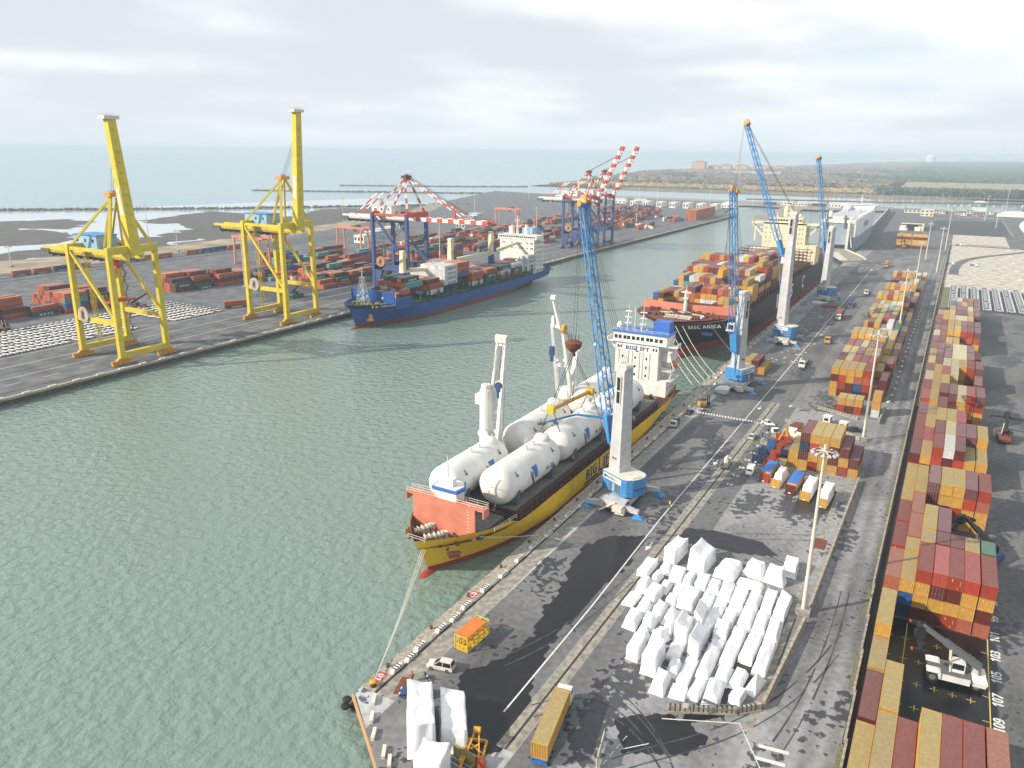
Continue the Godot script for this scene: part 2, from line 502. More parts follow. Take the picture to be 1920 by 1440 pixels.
func right_apron() -> void:
	var edges := func(x: float, z: float) -> Vector2:
		if x < -64.8: return Vector2(0.52, -0.2)
		if x < -50.3: return Vector2(0.35, -0.03 if z > -200 else 0.06)
		if x < -46.6: return Vector2(0.34, -0.1)
		if x < -43.4: return Vector2(0.48, -0.25)
		if x < -38.0: return Vector2(0.32, -0.05)
		if x < -15.6: return Vector2(0.43 if z > -262 else 0.36, -0.04 if z > -206 else -0.12)
		if x < -13.0: return Vector2(0.44, -0.15)
		return Vector2(0.40 + 0.03 * sin(x * 1.9), -0.1)
	var wet := [ragged(poly([-58, -83, -59.2, -90, -55.5, -96, -54.5, -106, -56.5, -111, -56.8, -120, -59, -128, -60, -139, -56, -146, -50, -150, -48.5, -138, -50.2, -118, -50.6, -101, -46.8, -90, -44.3, -84, -45.6, -77, -49, -74, -53, -78.5]), 2.0, 1.7, 7),
		poly([-49, -152, -43, -158, -36, -160, -27, -160, -22, -155, -30, -152, -40, -151]), poly([-24, -178, -17, -182, -15, -196, -21, -200, -24, -196]), poly([-20, -130, -14.5, -134, -14.8, -118, -20, -100, -26, -94, -24, -101]),
		poly([-34, -92, -27, -97, -20, -95, -22, -90, -30, -86]), poly([-60, -215, -54, -217, -55, -231, -60, -229])]
	apron("near_apron", -72, -3.0, -56, -262, 704, 2048, wet, edges, 31, 0.0, poly([-71.5, -76.4, -46, -56, -3, -56, -3, -262, -72, -262]))
	var far_base := func(x: float, z: float) -> Vector2:
		if x < -63.0: return Vector2(0.43, -0.1)
		if x < -40.0: return Vector2(0.33, 0.10 if z > -640 else 0.02)
		if x < -14.0: return Vector2(0.37, -0.08)
		return Vector2(0.38 + 0.03 * sin(x * 1.9), -0.1)
	apron("far_apron", -74.4, -3.0, -262, -772, 360, 1024, [], far_base, 37, -0.004)
	var yard := func(x: float, z: float) -> Vector2: return Vector2(0.24 if x < 16 else 0.33, 0.02)
	apron("container_yard", -3.0, 69, -56, -492, 288, 1440, [poly([-2, -100, 16, -104, 16, -143, -2, -143])], yard, 43, 0.0)
	# lots beyond, the canal road
	ground("gravel_lot", Sh.new().flat(ragged(poly([-2.2, -574, 62, -574, 66, -850, -2.2, -856]), 6, 1.5, 3), 0.01), "gravel_lot")
	ground("car_lot", Sh.new().sheet(1.5, 66, -574, -490, 0.012), "asphalt_dark")
	ground("gravel_lot", Sh.new().sheet(-2.2, 46, -978, -862, 0.01), "gravel_lot")
	ground("dark_lot", Sh.new().flat(poly([-26, -1190, 52, -1210, 50, -982, -3, -980, -8, -1000, -26, -1040]), 0.012), "asphalt_dark")
	var rd := Sh.new()
	var old := Vector2(0.5, -700)
	for i in 13:
		var t := i / 12.0
		var p := Vector2(3, -640).bezier_interpolate(Vector2(0, -770), Vector2(30, -770), Vector2(66, -850), t)
		if i: line(rd, old.x, old.y, p.x, p.y, 6.5, 0.02)
		old = p
	ground("dirt_track", rd, "asphalt_far")
	# quay edge: cope, slot of the crane rail, concrete strips in bays
	for k in 42:
		var z := -78.0 - k * 15.0
		var x := lerpf(-71.5, -74.0, clampf((-z - 80) / 260.0, 0, 1))
		ground("cope_slab", Sh.new().bb(x - 0.12, x + 2.55, -0.7, 0.06, z, z - 14.94), "cope")
		if k < 16: ground("concrete_bay", Sh.new().bb(x + 3.1, x + 6.6, -0.3, 0.008, z, z - 14.9), "concrete")
	ground("crane_rail", Sh.new().bb(-68.95, -68.45, -0.2, 0.014, -240, -78), "groove")
	for a in [[-46.5, -45.15], [-44.75, -43.5]]:
		for k in 12: ground("concrete_bay", Sh.new().bb(a[0], a[1], -0.2, 0.01, -78 - k * 15.5, -93.4 - k * 15.5), "concrete")
	ground("crane_rail", Sh.new().bb(-45.15, -44.75, -0.2, 0.006, -262, -78), "groove")
	var dr := Sh.new()
	for k in 26: dr.bb(-16.3, -15.1, -0.1, 0.02, -99 - k * 4.0, -102.9 - k * 4.0)
	ground("drain_channel", dr, "concrete")
	tag(obj("steel_plate", Sh.new().bb(-17, -14.4, -0.05, 0.035, -163, -168), "rust"), "rusty square steel plate lying beside the drain near the lamp mast", "plate")
	tag(obj("steel_plate", Sh.new().box(V(-66.2, 0.05, -81.4), V(1.2, 0.05, 4.2), Basis(Vector3.UP, 0.3)), "rust"), "rusty steel plate on the quay behind the dark blue car", "plate")
	# painted lines, arrows, numbers
	var s := Sh.new()
	line(s, -49.0, -84.5, -49.1, -118, 0.28); line(s, -49.1, -118, -50.1, -160, 0.28); line(s, -50.1, -160, -50.1, -290, 0.28); line(s, -50.1, -290, -51, -640, 0.3)
	mark("edge_line", s)
	s = Sh.new()
	for i in 24: line(s, -65.6 + i * 0.93, -240.7, -65.3 + i * 0.93, -239.0, 0.5, 0.016)
	mark("crossing_stripe", s)
	s = Sh.new()
	for a in [[-48.2, -198.6], [-48.6, -254], [-47.7, -143.8], [-40, -262], [-48.4, -330], [-48.4, -382]]:
		line(s, a[0], a[1] - 3.4, a[0] - 0.05, a[1] - 0.6, 0.22, 0.016)
		s.flat(poly([a[0] - 0.75, a[1] - 1.2, a[0] + 0.6, a[1] - 1.2, a[0] - 0.1, a[1] + 1.0]), 0.017)
	mark("lane_arrow", s)
	var down := Basis(V(0, 0, -1), V(-1, 0, 0), V(0, 1, 0))
	var across := Basis(V(1, 0, 0), V(0, 0, -1), V(0, 1, 0))
	for i in 9: write(str(i * 2 + 3), 1.3, V(-41.2, 0.02, -219 + i * 6.4 - 19.2), across, "road_mark", self, "painted_number")
	for i in 10: write(str(109 - i * 2), 1.5, V(16.9, 0.02, -119.7 - i * 6.4), down, "road_mark", self, "painted_number")
	for a in [["02", -109.4], ["01", -81.2]]:
		ground("red_patch", Sh.new().sheet(-71.4, -69.6, a[1] - 1.3, a[1] + 1.3, 0.07), "red_mark")
		write(a[0], 1.2, V(-70.5, 0.08, a[1]), Basis(V(0, 0, 1), V(1, 0, 0), V(0, 1, 0)), "road_mark", self, "painted_number")
	s = Sh.new()
	line(s, 15.75, -92, 15.65, -480, 0.18)
	for i in 5:
		for j in 6:
			var x: float = [0.5, 3.05, 5.5, 8.05, 10.6, 13.15][j]
			var z := -111.0 - i * 6.45
			line(s, x - 0.65, z, x + 0.65, z, 0.13); line(s, x, z - 0.75, x, z + 0.75, 0.13)
		line(s, 14.7, -113.3 - i * 6.45, 15.6, -113.3 - i * 6.45, 0.13)
	line(s, 3.1, -116, 3.1, -142, 0.13)
	mark("slot_cross", s, "yellow_mark")
	s = Sh.new()
	for k in 9: line(s, 22 + k * 5.0, -493, 24.6 + k * 5.0, -493, 0.8)
	mark("kerb_dash", s)
	s = Sh.new()
	for k in 3: line(s, -13.6, -92 - k * 2.6, -9.5, -92.6 - k * 2.6, 0.7)
	line(s, -17.2, -100.5, -9.4, -88, 0.15); line(s, -27.6, -95.4, -17, -100.4, 0.2)
	mark("hatch_stripe", s)
	s = Sh.new()
	line(s, -30.5, -86.5, -27.5, -89.5, 0.15)
	for i in 5: line(s, -32.0 + i * 0.25, -80.5 - i * 1.9, -31.8 + i * 0.25, -81.7 - i * 1.9, 0.14)
	mark("dash_line", s)
	# tyre marks that curl round the cargo
	s = Sh.new()
	for a in [[-50, -148, -40, -160, -26, -158, -18, -150], [-52, -145, -41, -158, -28, -163, -16, -170], [-31, -84, -25, -93, -14, -98, -8, -128], [-36, -98, -29, -95, -22, -88, -18, -78], [-12, -99, -9.4, -112, -8.4, -130, -9, -150], [-46, -88, -40, -96, -34, -96, -26, -88], [-56, -96, -51, -106, -48.5, -118, -47, -132]]:
		for d in [0.0, 2.1]:
			var q := Vector2(a[0], a[1])
			for i in range(1, 25):
				var p := Vector2(a[0], a[1]).bezier_interpolate(Vector2(a[2], a[3]), Vector2(a[4], a[5]), Vector2(a[6], a[7]), i / 24.0)
				if rng.randf() > 0.12: line(s, q.x + d * 0.7, q.y + d, p.x + d * 0.7, p.y + d, 0.16 + rng.randf() * 0.2, 0.011)
				q = p
	mark("tyre_mark", s, "tyre_mark")


# ---- shipping containers -------------------------------------------------------------------------------------------
const PAINT := {   # code: [wall colour, weathered roof colour, word]
	"Y": ["b98f40", "a39263", "yellow"], "R": ["93371a", "7f504d", "orange red"], "M": ["5c2119", "745150", "maroon"], "P": ["a83a26", "985a5a", "bright red"],
	"U": ["68403f", "7c6064", "mauve"], "S": ["a05a45", "956a5e", "salmon"], "W": ["c4c6c6", "bcbcb8", "white"], "N": ["1a2b4a", "3d4656", "navy"], "G": ["32574a", "5a7a69", "green"],
	"T": ["ab8d58", "9c8c66", "stained tan"], "C": ["b5a784", "b0a88c", "cream"], "B": ["255186", "4a6f8c", "blue"], "O": ["aa5226", "b07a5c", "orange"], "D": ["204638", "496458", "dark green"], "A": ["528b89", "78a09c", "turquoise"]}
const ORD := ["lowest", "second", "third", "fourth", "fifth", "sixth"]
const NTH := ["first", "second", "third", "fourth", "fifth", "sixth", "seventh", "eighth", "ninth", "tenth", "eleventh", "twelfth", "thirteenth", "fourteenth", "fifteenth", "sixteenth", "seventeenth", "eighteenth", "nineteenth", "twentieth"]
var boxes: Array = []      # every container: [position, length, paint code, turned, label, group, distance, neighbours' text]
var words: Array = []      # lettering on far containers: [kind, transform]
const CH := 2.6

func nth(i: int) -> String:
	if i < 20: return NTH[i]
	var tens := ["", "", "twenty", "thirty", "forty", "fifty", "sixty", "seventy"]
	var k := i + 1
	return (tens[k / 10] + "-" + NTH[k % 10 - 1]) if k % 10 else String(tens[k / 10]).trim_suffix("y") + "ieth"

func box_parts(long: float) -> Dictionary:   # corrugated walls as real folds; origin at the middle of the base, doors at +z
	var hw := 1.219; var hl := long / 2; var h := 2.55
	var fold := func(n: int, from: Vector3, to: Vector3, out: Vector3, y0: float, y1: float) -> Sh:
		var s := Sh.new()
		var up := V(0, 1, 0)
		for i in n:
			var q: Array[Vector3] = []
			for t in [0.0, 0.28, 0.5, 0.78, 1.0]:
				var d := 0.0 if t < 0.1 or t > 0.9 else (0.0 if t == 0.28 else -0.06)
				if t == 0.78: d = -0.06
				q.append(from.lerp(to, (i + t) / n) + out * d)
			for k in 4: s.quad(q[k] + up * y0, q[k + 1] + up * y0, q[k + 1] + up * y1, q[k] + up * y1)
		return s
	var d := {}
	d.side = fold.call(int(long * 2.6), V(hw - 0.03, 0, hl - 0.16), V(hw - 0.03, 0, -hl + 0.16), V(1, 0, 0), 0.16, h - 0.1)
	d.side_far = fold.call(int(long * 2.6), V(-hw + 0.03, 0, -hl + 0.16), V(-hw + 0.03, 0, hl - 0.16), V(-1, 0, 0), 0.16, h - 0.1)
	d.end = fold.call(9, V(hw - 0.14, 0, -hl + 0.03), V(-hw + 0.14, 0, -hl + 0.03), V(0, 0, -1), 0.16, h - 0.12)
	var r := Sh.new()
	var nr := int(long * 2.4)
	for i in nr:
		var z0 := -hl + 0.06 + (long - 0.12) * i / nr
		var dz := (long - 0.12) / nr
		r.quad(V(-hw + 0.06, h - 0.03, z0 + dz * 0.5), V(hw - 0.06, h - 0.03, z0 + dz * 0.5), V(hw - 0.06, h - 0.03, z0), V(-hw + 0.06, h - 0.03, z0))
		r.quad(V(-hw + 0.06, h - 0.045, z0 + dz), V(hw - 0.06, h - 0.045, z0 + dz), V(hw - 0.06, h - 0.03, z0 + dz * 0.5), V(-hw + 0.06, h - 0.03, z0 + dz * 0.5))
	d.roof = r
	var f := Sh.new()
	for sx in [-1, 1]:
		for sz in [-1, 1]:
			f.box(V(sx * (hw - 0.07), h / 2, sz * (hl - 0.08)), V(0.14, h - 0.2, 0.16))
			for y in [0.06, h - 0.055]: f.box(V(sx * (hw - 0.085), y, sz * (hl - 0.085)), V(0.17, 0.12, 0.175))
		f.box(V(sx * (hw - 0.035), 0.09, 0), V(0.07, 0.15, long - 0.3)); f.box(V(sx * (hw - 0.035), h - 0.06, 0), V(0.07, 0.09, long - 0.3))
	for sz in [-1, 1]:
		f.box(V(0, 0.09, sz * (hl - 0.05)), V(hw * 2 - 0.3, 0.15, 0.1)); f.box(V(0, h - 0.065, sz * (hl - 0.06)), V(hw * 2 - 0.3, 0.11, 0.12))
	f.bb(-hw + 0.05, hw - 0.05, 0.08, 0.14, -hl + 0.1, hl - 0.1)
	d.frame = f
	for k in 2:
		var s := Sh.new()
		var x0 := -hw + 0.15 + k * (hw - 0.145)
		s.box(V(x0 + 0.53, h / 2, hl - 0.05), V(1.05, h - 0.34, 0.04))
		for y in [0.55, 1.05, 1.55, 2.05]: s.box(V(x0 + 0.53, y, hl - 0.02), V(0.9, 0.1, 0.03))
		d["door%d" % k] = s
		var g := Sh.new()
		for x in [0.24, 0.78]:
			g.tube(V(x0 + x, 0.12, hl + 0.005), V(x0 + x, h - 0.12, hl + 0.005), 0.03, 0.03, 5)
			g.box(V(x0 + x, 1.1, hl + 0.015), V(0.3, 0.05, 0.04)); g.box(V(x0 + x, 0.35, hl + 0.01), V(0.12, 0.14, 0.04)); g.box(V(x0 + x, 2.2, hl + 0.01), V(0.12, 0.14, 0.04))
		d["rods%d" % k] = g
	var pl := Sh.new()
	for t in [[0.55, 1.9, 0.09, 0.5], [-0.5, 0.5, 0.16, 0.13], [-0.85, 1.5, 0.05, 0.9]]: pl.box(V(t[0] * 0.9, t[1], -hl - 0.006), V(t[2], t[3], 0.012))
	d.plates = pl
	return d

var cont_mesh := {}
func prepare_boxes() -> void:
	for long in [12.19, 6.06]:
		var d := box_parts(long)
		var m := {}
		for k in d: m[k] = d[k].mesh()
		var body := ArrayMesh.new()      # the same box as one mesh of two surfaces, for boxes too small in the picture to show parts
		var all := Sh.new()
		for k in ["side", "side_far", "end", "frame", "door0", "door1"]: all.v.append_array(d[k].v)
		all.mesh(body); d.roof.mesh(body)
		m.body = body
		var tiny := Sh.new().bb(-1.2, 1.2, 0.03, 2.56, -long / 2, long / 2)
		m.tiny = tiny.mesh()
		cont_mesh[long] = m
	for c in PAINT:
		mat("paint_" + c, PAINT[c][0], 0.6, grime, 0.13)
		var r := mat("roof_" + c, PAINT[c][1], 0.75, grime, 0.16)
		r.uv1_offset = V(0.3, 0.1, 0.7)

func add_box(x: float, y: float, z: float, long: float, code: String, where: String, group: String) -> void:
	var up := code.to_upper()
	var doors := code != up
	boxes.append([V(x, y, z - long / 2), long, up, doors, where, group])

# A block of stacks. cols: x of each stack's middle; rows: [z of the front, "stack stack ..."], each stack bottom to top.
func block(cols: Array, rows: Array, where: String, group: String, side: String, row_word := "row", y0 := 0.0, long := 12.19, keep_hidden := false) -> void:
	var hs: Array = []
	for r in rows: hs.append(String(r[1]).split(" ", false))
	for i in rows.size():
		var l: float = rows[i][2] if rows[i].size() > 2 else long
		var apart := 9.0
		if i > 0: apart = float(rows[i - 1][0]) - (rows[i - 1][2] if rows[i - 1].size() > 2 else long) - float(rows[i][0])
		for c in hs[i].size():
			var st: String = hs[i][c]
			if st == "-": continue
			for t in st.length():
				var top := t == st.length() - 1
				var open := top or apart > 1.6
				for n in [[i - 1, c], [i, c - 1], [i, c + 1]]:
					if n[0] < 0 or n[1] < 0 or n[0] >= rows.size() or n[1] >= hs[n[0]].size(): open = true
					else:
						var o: String = hs[n[0]][n[1]]
						if o == "-" or o.length() <= t: open = true
				if not open and not keep_hidden: continue
				var tier: String = "top" if top else ORD[mini(t, 5)]
				add_box(cols[c], y0 + t * CH, rows[i][0] + rng.randf_range(-0.15, 0.1), l, st[t], "%s tier, %s column from %s, %s %s %s" % [tier, nth(c), side, nth(i), row_word, where], group)

func random_rows(z0: float, n: int, cols: int, palette: String, lo: int, hi: int, gap_every: int, seed_: int, pitch := 12.75) -> Array:
	var r := RandomNumberGenerator.new()
	r.seed = seed_
	var out: Array = []
	for i in n:
		var s := ""
		for c in cols:
			var h := r.randi_range(lo, hi)
			if gap_every and i % gap_every == gap_every - 1 and r.randf() < 0.7: h = 0
			if h == 0: s += "- "
			else:
				var st := ""
				for t in h: st += palette[r.randi() % palette.length()]
				s += st + " "
		out.append([z0 - i * pitch, s])
	return out

func stacks() -> void:
	# the long block at the right
	var cx := [-0.6, 1.9, 4.4, 6.95, 9.35, 11.85, 14.5]
	var g := "containers in the long right block"
	var rows := [[-91.2, "MY MYT MRR YYYY RRRR RRRR SSSS"], [-104.2, "RM MYY - - - - -"], [-117.4, "MT - - - - - -"], [-130.2, "MM - - - - - -"],
		[-143.8, "MMS NBY MYYR MYmp RYMR SYYP SMYR"], [-156.4, "- YYY YYYT MMMM MMMM RYYT YYYG", 6.06], [-163, "MR MYS MYYY YMRU - - -"], [-175.8, "RR MMS MM MU - - -"],
		[-188.6, "MY MYY Mmmu YYyY RRYY YYPU YYSR"], [-201.4, "MY YY - - - - -"], [-214.2, "MRM MYY MMPR YMMW RMPM YYY YYY"], [-226.8, "MRR YYP MMRM RYYC MMMU MRMU MYYY"],
		[-239.6, "MRR MYY MYYY MYYY MRRP - -"], [-252.4, "MMU MYT MMRM MRR MYY - -"], [-269.4, "MMP MYY MMRM MRMU MYYC RYPP YYRU"], [-282, "MMR MYT MMYY MMY - - -"], [-294.8, "MMC MYY MMYP MYYC - - mYu"],
		[-307.4, "MMU MYY MYRC MYYC MYYY MMRR MYYU"], [-320.6, "MYY MMM MMPU MYYC MYYC MRRU -"], [-333.8, "MYT MMU MMMU MYYC MYYC MMRU MMR"], [-347, "MMR MMU - - - - -"], [-360.6, "MRU MRR YYY YYY - - -"],
		[-374, "MYC MMR MYYY MYYY MYMR PMPR RYRU"], [-387.2, "MMU MMU MYYY MYYY MYYU MMMM YYYU"], [-401, "MMM MMR MYYY MYYC MYYC MYYY -"], [-414.6, "MMR MYY MYYY MMMM MMMM YYYY RYRU"],
		[-428, "MWT MYY MYYT MMUU MMUU MYYC MMUU"], [-441.4, "WA WW MYUU MMUU MMYY MMUU MMUU"], [-455, "- - WWWA WWWC MMMU MMRS MMRU"]]
	block(cx, rows, "of right block", g, "wall")
	add_box(-0.6, CH * 2, -126.7, 12.19, "Y", "alone on its tier beside the black yard, nearest the wall", g)
	# the block between the apron and the road
	cx = [-29.75, -27.15, -24.6, -22.0, -19.4, -16.8, -14.1]
	g = "containers in the middle block"
	rows = [[-283.6, "YYMY MRPY MMYY NBSY MROR MM MMM"], [-296.6, "YMYM YYYC MMRP YMYU MRYP YMY MM"], [-309.4, "YYMY MYYY YMYU MYMY YRYC MU MMM"], [-322.2, "YMRP MYMU YYYC MYRU MMYU MY YY"], [-335, "YYMYY MYYYY YYMYY MYRYY YMYYY YMY MM"],
		[-348, "- - MMY MYY YMM YYY YY"], [-361, "- - - - - MMY YM"], [-374, "RY MRYM YMRY WWW OWWW SSA MU"], [-387, "YYY YYYY YYYY MYYR YYYR YMC YY"], [-400, "YYYY YYYM MYYY YYYR MYYY MMN YB"], [-413, "YYYY MYYY YMYC YYYA YMYY MYM YY"], [-426, "MRRS YYYC YYYY MYYC YYYW MR YY"],
		[-439, "YYYYY YYYYY MRRRR YYYYY YYYYY MYO MM"], [-452, "W WWY MYYY MMRR MMRR MMR MMM"], [-465, "MM MMR MRU MYC MMU YY MMM"], [-478, "YRS YYR MYC MYR YYS MY MMY"], [-491, "YYYY MYYY MRRS YYYY YYYY BB MY"], [-506, "- - - - - YY MMM"], [-519, "NB MR WWW WWW WWC YYY YY"], [-534, "MRM MRM MRM MRM YYY YYW YY"], [-547, "YYYY MRRR YYYY YYYY YYYY WW WY"], [-562, "- - - WW WWW WWW W"], [-575, "- - - - WWW W WY"], [-588, "- - - - - RO YW"]]
	block(cx, rows, "of middle block", g, "apron")
	block(cx, [[-264.5, "- - ry my ry - WYY", 6.06]], "in front of the middle block", g, "apron")
	# the small depot
	cx = [-29.4, -26.9, -24.4, -21.9, -19.35, -16.8, -14.2]
	block(cx, [[-207.6, "YY Ymnm RYpy yyyy ymmy rym ym"]], "of the small depot", "containers of the small depot", "the left", "row", 0.0)
	block([-57.8, -60.4, -63.0], [[-297.4, "Y RM YY"]], "behind the near blue crane", "containers on the quay", "the road", "row", 0.0)
	block([-44.2, -36], [[-806, "MYYMY -"]], "far", "far stacks", "road")
	# far end: long stack across the quay
	for k in 5:
		var o: String = "MYYMY"[k]
		for i in 2:
			boxes.append([V(-41 + i * 13.0, k * CH, -808), 12.19, o, false, "%s tier of the %s crosswise stack at the far quay end" % ["top" if k == 4 else ORD[k], ["left", "right"][i]], "crosswise stacks", PI / 2])
	# the yard across the basin
	g = "containers of the left yard"
	var pal := "OOOOOOMMMMMSRDDNBOAW"
	var zone := func(x0: float, n: int, z0: float, rowsn: int, lo: int, hi: int, gap: int, sd: int) -> void:
		var c: Array = []
		for i in n: c.append(x0 - i * 2.62)
		block(c, random_rows(z0, rowsn, n, pal, lo, hi, gap, sd), "of left yard", g, "basin")
	block([-393.4, -396.0, -398.6, -401.2, -403.8, -406.4], [[-210, "- - DO DD - -"], [-224, "RBAO MMOO OMRO OMRO MOOM OMOO"], [-237, "MOD OMDM OOOM MOO OOO OO"]], "of left yard near the car park", g, "basin")
	block([-418, -420.6, -423.2, -425.8, -428.4, -431, -433.6, -436.2], [[-232, "RMO OMOM MOOM OOMO OMOO MOO OM OO"], [-246, "MO OMO OOM MOO MMM OO M O"]], "of the left yard", g, "basin")
	block([-404, -406.6, -409.2, -412, -414.6], [[-185, "OMOO OMOO MOOO OMOR OM"], [-198, "OM RMOO DMO OMOO MMO"]], "at the left edge of the picture", g, "basin")
	block([-394.4, -397, -399.6, -402.2, -404.8, -407.4, -410, -412.6], [[-294, "- - MD MMM OOM OOMO OMOO OMMO"], [-307, "- D OMO OOOM OMOM MOOO OOMO MMO"], [-322, "OMO OMOM MOMR MOOM ODD DMD OO M"], [-335, "ONO NMO OOM MOO ODO OO M -"]], "of left yard beside the gantry cranes", g, "basin")
	zone.call(-383.0, 12, -353, 2, 1, 3, 0, 3)
	block([-334.6, -337.2, -339.8, -342.4, -345, -347.6, -350.2], [[-350, "O OO OD MOD OMR OMO OMO"], [-363, "OD DOM MOO OMO OOM MOO OM"], [-376, "MMO MOO MO DOD OOD MO O"], [-389, "AN MMO OOM OO OM O -"]], "of left yard behind the blue ship", g, "basin")
	zone.call(-356.0, 13, -366, 3, 1, 4, 0, 5)
	zone.call(-338.0, 8, -404, 3, 0, 3, 3, 6)
	zone.call(-378.0, 10, -424, 5, 1, 4, 4, 7)
	zone.call(-432.0, 8, -410, 6, 0, 3, 3, 8)
	zone.call(-352.0, 9, -470, 5, 0, 4, 3, 9)
	zone.call(-386.0, 14, -500, 9, 0, 4, 4, 10)
	zone.call(-348.0, 8, -560, 5, 0, 3, 3, 11)
	zone.call(-336.0, 4, -646, 2, 2, 3, 0, 12)
	zone.call(-346.0, 10, -690, 6, 0, 3, 3, 13)
	zone.call(-398.0, 18, -640, 10, 0, 3, 3, 14)
	zone.call(-330.0, 12, -800, 7, 0, 3, 3, 15)
	zone.call(-352.0, 16, -850, 14, 0, 4, 4, 16)
	zone.call(-310.0, 6, -950, 3, 1, 2, 0, 17)
	zone.call(-420.0, 14, -820, 10, 0, 2, 3, 18)
	zone.call(-400.0, 24, -1070, 5, 0, 3, 3, 19)
	block([-294.5, -297.1, -299.7, -302.3, -304.9], [[-990, "OOOOO ORORO OORSO OOOOO ROROO"], [-1003, "OROOO OOOOO OOOOO OOOOO OOOOO"], [-1016, "OOROO OOOOO OOOOO OOOOO OOOOO"], [-1029, "OOOOO OOOOO OOOOO OOOOO OOOOO"], [-1042, "ORORO OOOOO OOOOO OOOOO OOOOO"], [-1055, "OOOSO OOOOO OOOOO OOOOO OOOOO"], [-1068, "OOROO OOOOO OOOOO OOOOO OOOOO"]], "of the far quay", g, "basin")
	for i in 12: add_box(-539.5, 1.0, -276 - i * 14.0 - (i / 4) * 12.0, 12.19, "OONOOBOOOBNO"[i], "on the rail wagons behind left yard, %s from the left" % nth(i), "containers on rail wagons")
	for i in 8: add_box(-311.0 - (i % 2) * 2.7, (i / 4) * CH, -828 - (i % 4) * 16, 12.19, "OBOMOOSB"[i], "of the loose group on the far left quay", g)

func place_boxes() -> void:
	var eye := V(0, 82, 0)
	for b in boxes:
		b.resize(9)
		b[8] = (b[0] as Vector3).distance_to(eye)
	var order := boxes.duplicate()
	order.sort_custom(func(a, b): return a[8] < b[8])
	var xs: Array[Transform3D] = []
	var tints: Array[Color] = []
	var lids: Array[Color] = []
	var n := 0
	for b in order:
		var long: float = b[1]
		var m: Dictionary = cont_mesh[long]
		var turn: float = b[6] if b[6] != null else (0.0 if b[3] else PI)
		if n < 300:
			var word: String = PAINT[b[2]][2]
			var c := thing("shipping_container", b[0], "%s container, %s" % [word, b[4]], "container", b[5], turn)
			var pm: Material = M["paint_" + b[2]]; var rm: Material = M["roof_" + b[2]]
			if n < 190:
				put("frame", m.frame, pm, c); put("side_wall", m.side, pm, c); put("side_wall", m.side_far, pm, c); put("roof", m.roof, rm, c)
				var e := put("end_wall", m.end, pm, c)
				if not b[3] and n % 3 == 0 and n < 130: put("data_plate", m.plates, M.offwhite, e)
				for k in 2:
					var d := put("door", m["door%d" % k], pm, c)
					if b[3]: put("lock_rod", m["rods%d" % k], M.steel, d)
			else:
				var body := put("body", m.body, null, c)
				body.set_surface_override_material(0, pm); body.set_surface_override_material(1, rm)
			n += 1
		else:
			xs.append(Transform3D(Basis(V(0, 1, 0), turn) * Basis.from_scale(V(1, 1, long / 12.19)), b[0]))
			var col := hexc(PAINT[b[2]][0]).srgb_to_linear()
			var f := rng.randf_range(0.85, 1.15)
			tints.append(Color(col.r * f, col.g * f, col.b * f))
			col = hexc(PAINT[b[2]][1]).srgb_to_linear()
			lids.append(Color(col.r * f, col.g * f, col.b * f))
	var mm := MultiMesh.new()
	mm.transform_format = MultiMesh.TRANSFORM_3D
	mm.use_colors = true
	mm.mesh = cont_mesh[12.19].tiny
	mm.instance_count = xs.size()
	var tops := MultiMesh.new()
	tops.transform_format = MultiMesh.TRANSFORM_3D
	tops.use_colors = true
	tops.mesh = Sh.new().bb(-1.17, 1.17, 2.5, 2.585, -6.05, 6.05).mesh()
	tops.instance_count = xs.size()
	for i in xs.size():
		mm.set_instance_transform(i, xs[i]); mm.set_instance_color(i, tints[i])
		tops.set_instance_transform(i, xs[i]); tops.set_instance_color(i, lids[i])
	var o := MultiMeshInstance3D.new()
	o.multimesh = mm
	o.material_override = M.box_tint
	o.name = numbered("shipping_container")
	add_child(o)
	var oo := MultiMeshInstance3D.new()
	oo.multimesh = tops
	oo.material_override = M.box_tint
	oo.name = numbered("container_roof")
	add_child(oo)
	tag(oo, "", "", "", "stuff")
	tag(o, "the many far shipping containers of the ships and the yard across the basin", "containers", "", "stuff")
	# their writing
	var kinds := {"O": ["Hapag-Lloyd", 0.95, 1.0, "letter_navy"], "W": ["Hapag-Lloyd", 0.95, 1.0, "letter_navy"], "D": ["U A S C", 1.0, 1.5, "letter_white"]}
	for k in kinds:
		var tr: Array[Transform3D] = []
		for b in order:
			if b[2] == k and b[1] > 10 and b[0].x < -200 and b[8] < 640 and b[6] == null: tr.append(Transform3D(Basis(V(0, 0, -kinds[k][2]), V(0, 1, 0), V(1, 0, 0)), b[0] + V(1.235, 0.85, -0.5)))
		var tm := MultiMesh.new()
		tm.transform_format = MultiMesh.TRANSFORM_3D
		tm.mesh = text(kinds[k][0], kinds[k][1], 0.02)
		tm.instance_count = tr.size()
		for i in tr.size(): tm.set_instance_transform(i, tr[i])
		var l := MultiMeshInstance3D.new()
		l.multimesh = tm
		l.material_override = M[kinds[k][3]]
		l.name = numbered("container_lettering")
		add_child(l)
		tag(l, "", "", "", "stuff")


# ---- ships ---------------------------------------------------------------------------------------------------------
func pl(a: Array, x: float) -> float:    # piecewise linear through [[x, y], ...], x rising
	if x <= a[0][0]: return a[0][1]
	for i in range(1, a.size()):
		if x <= a[i][0]: return lerpf(a[i - 1][1], a[i][1], (x - a[i - 1][0]) / (a[i][0] - a[i - 1][0]))
	return a[-1][1]

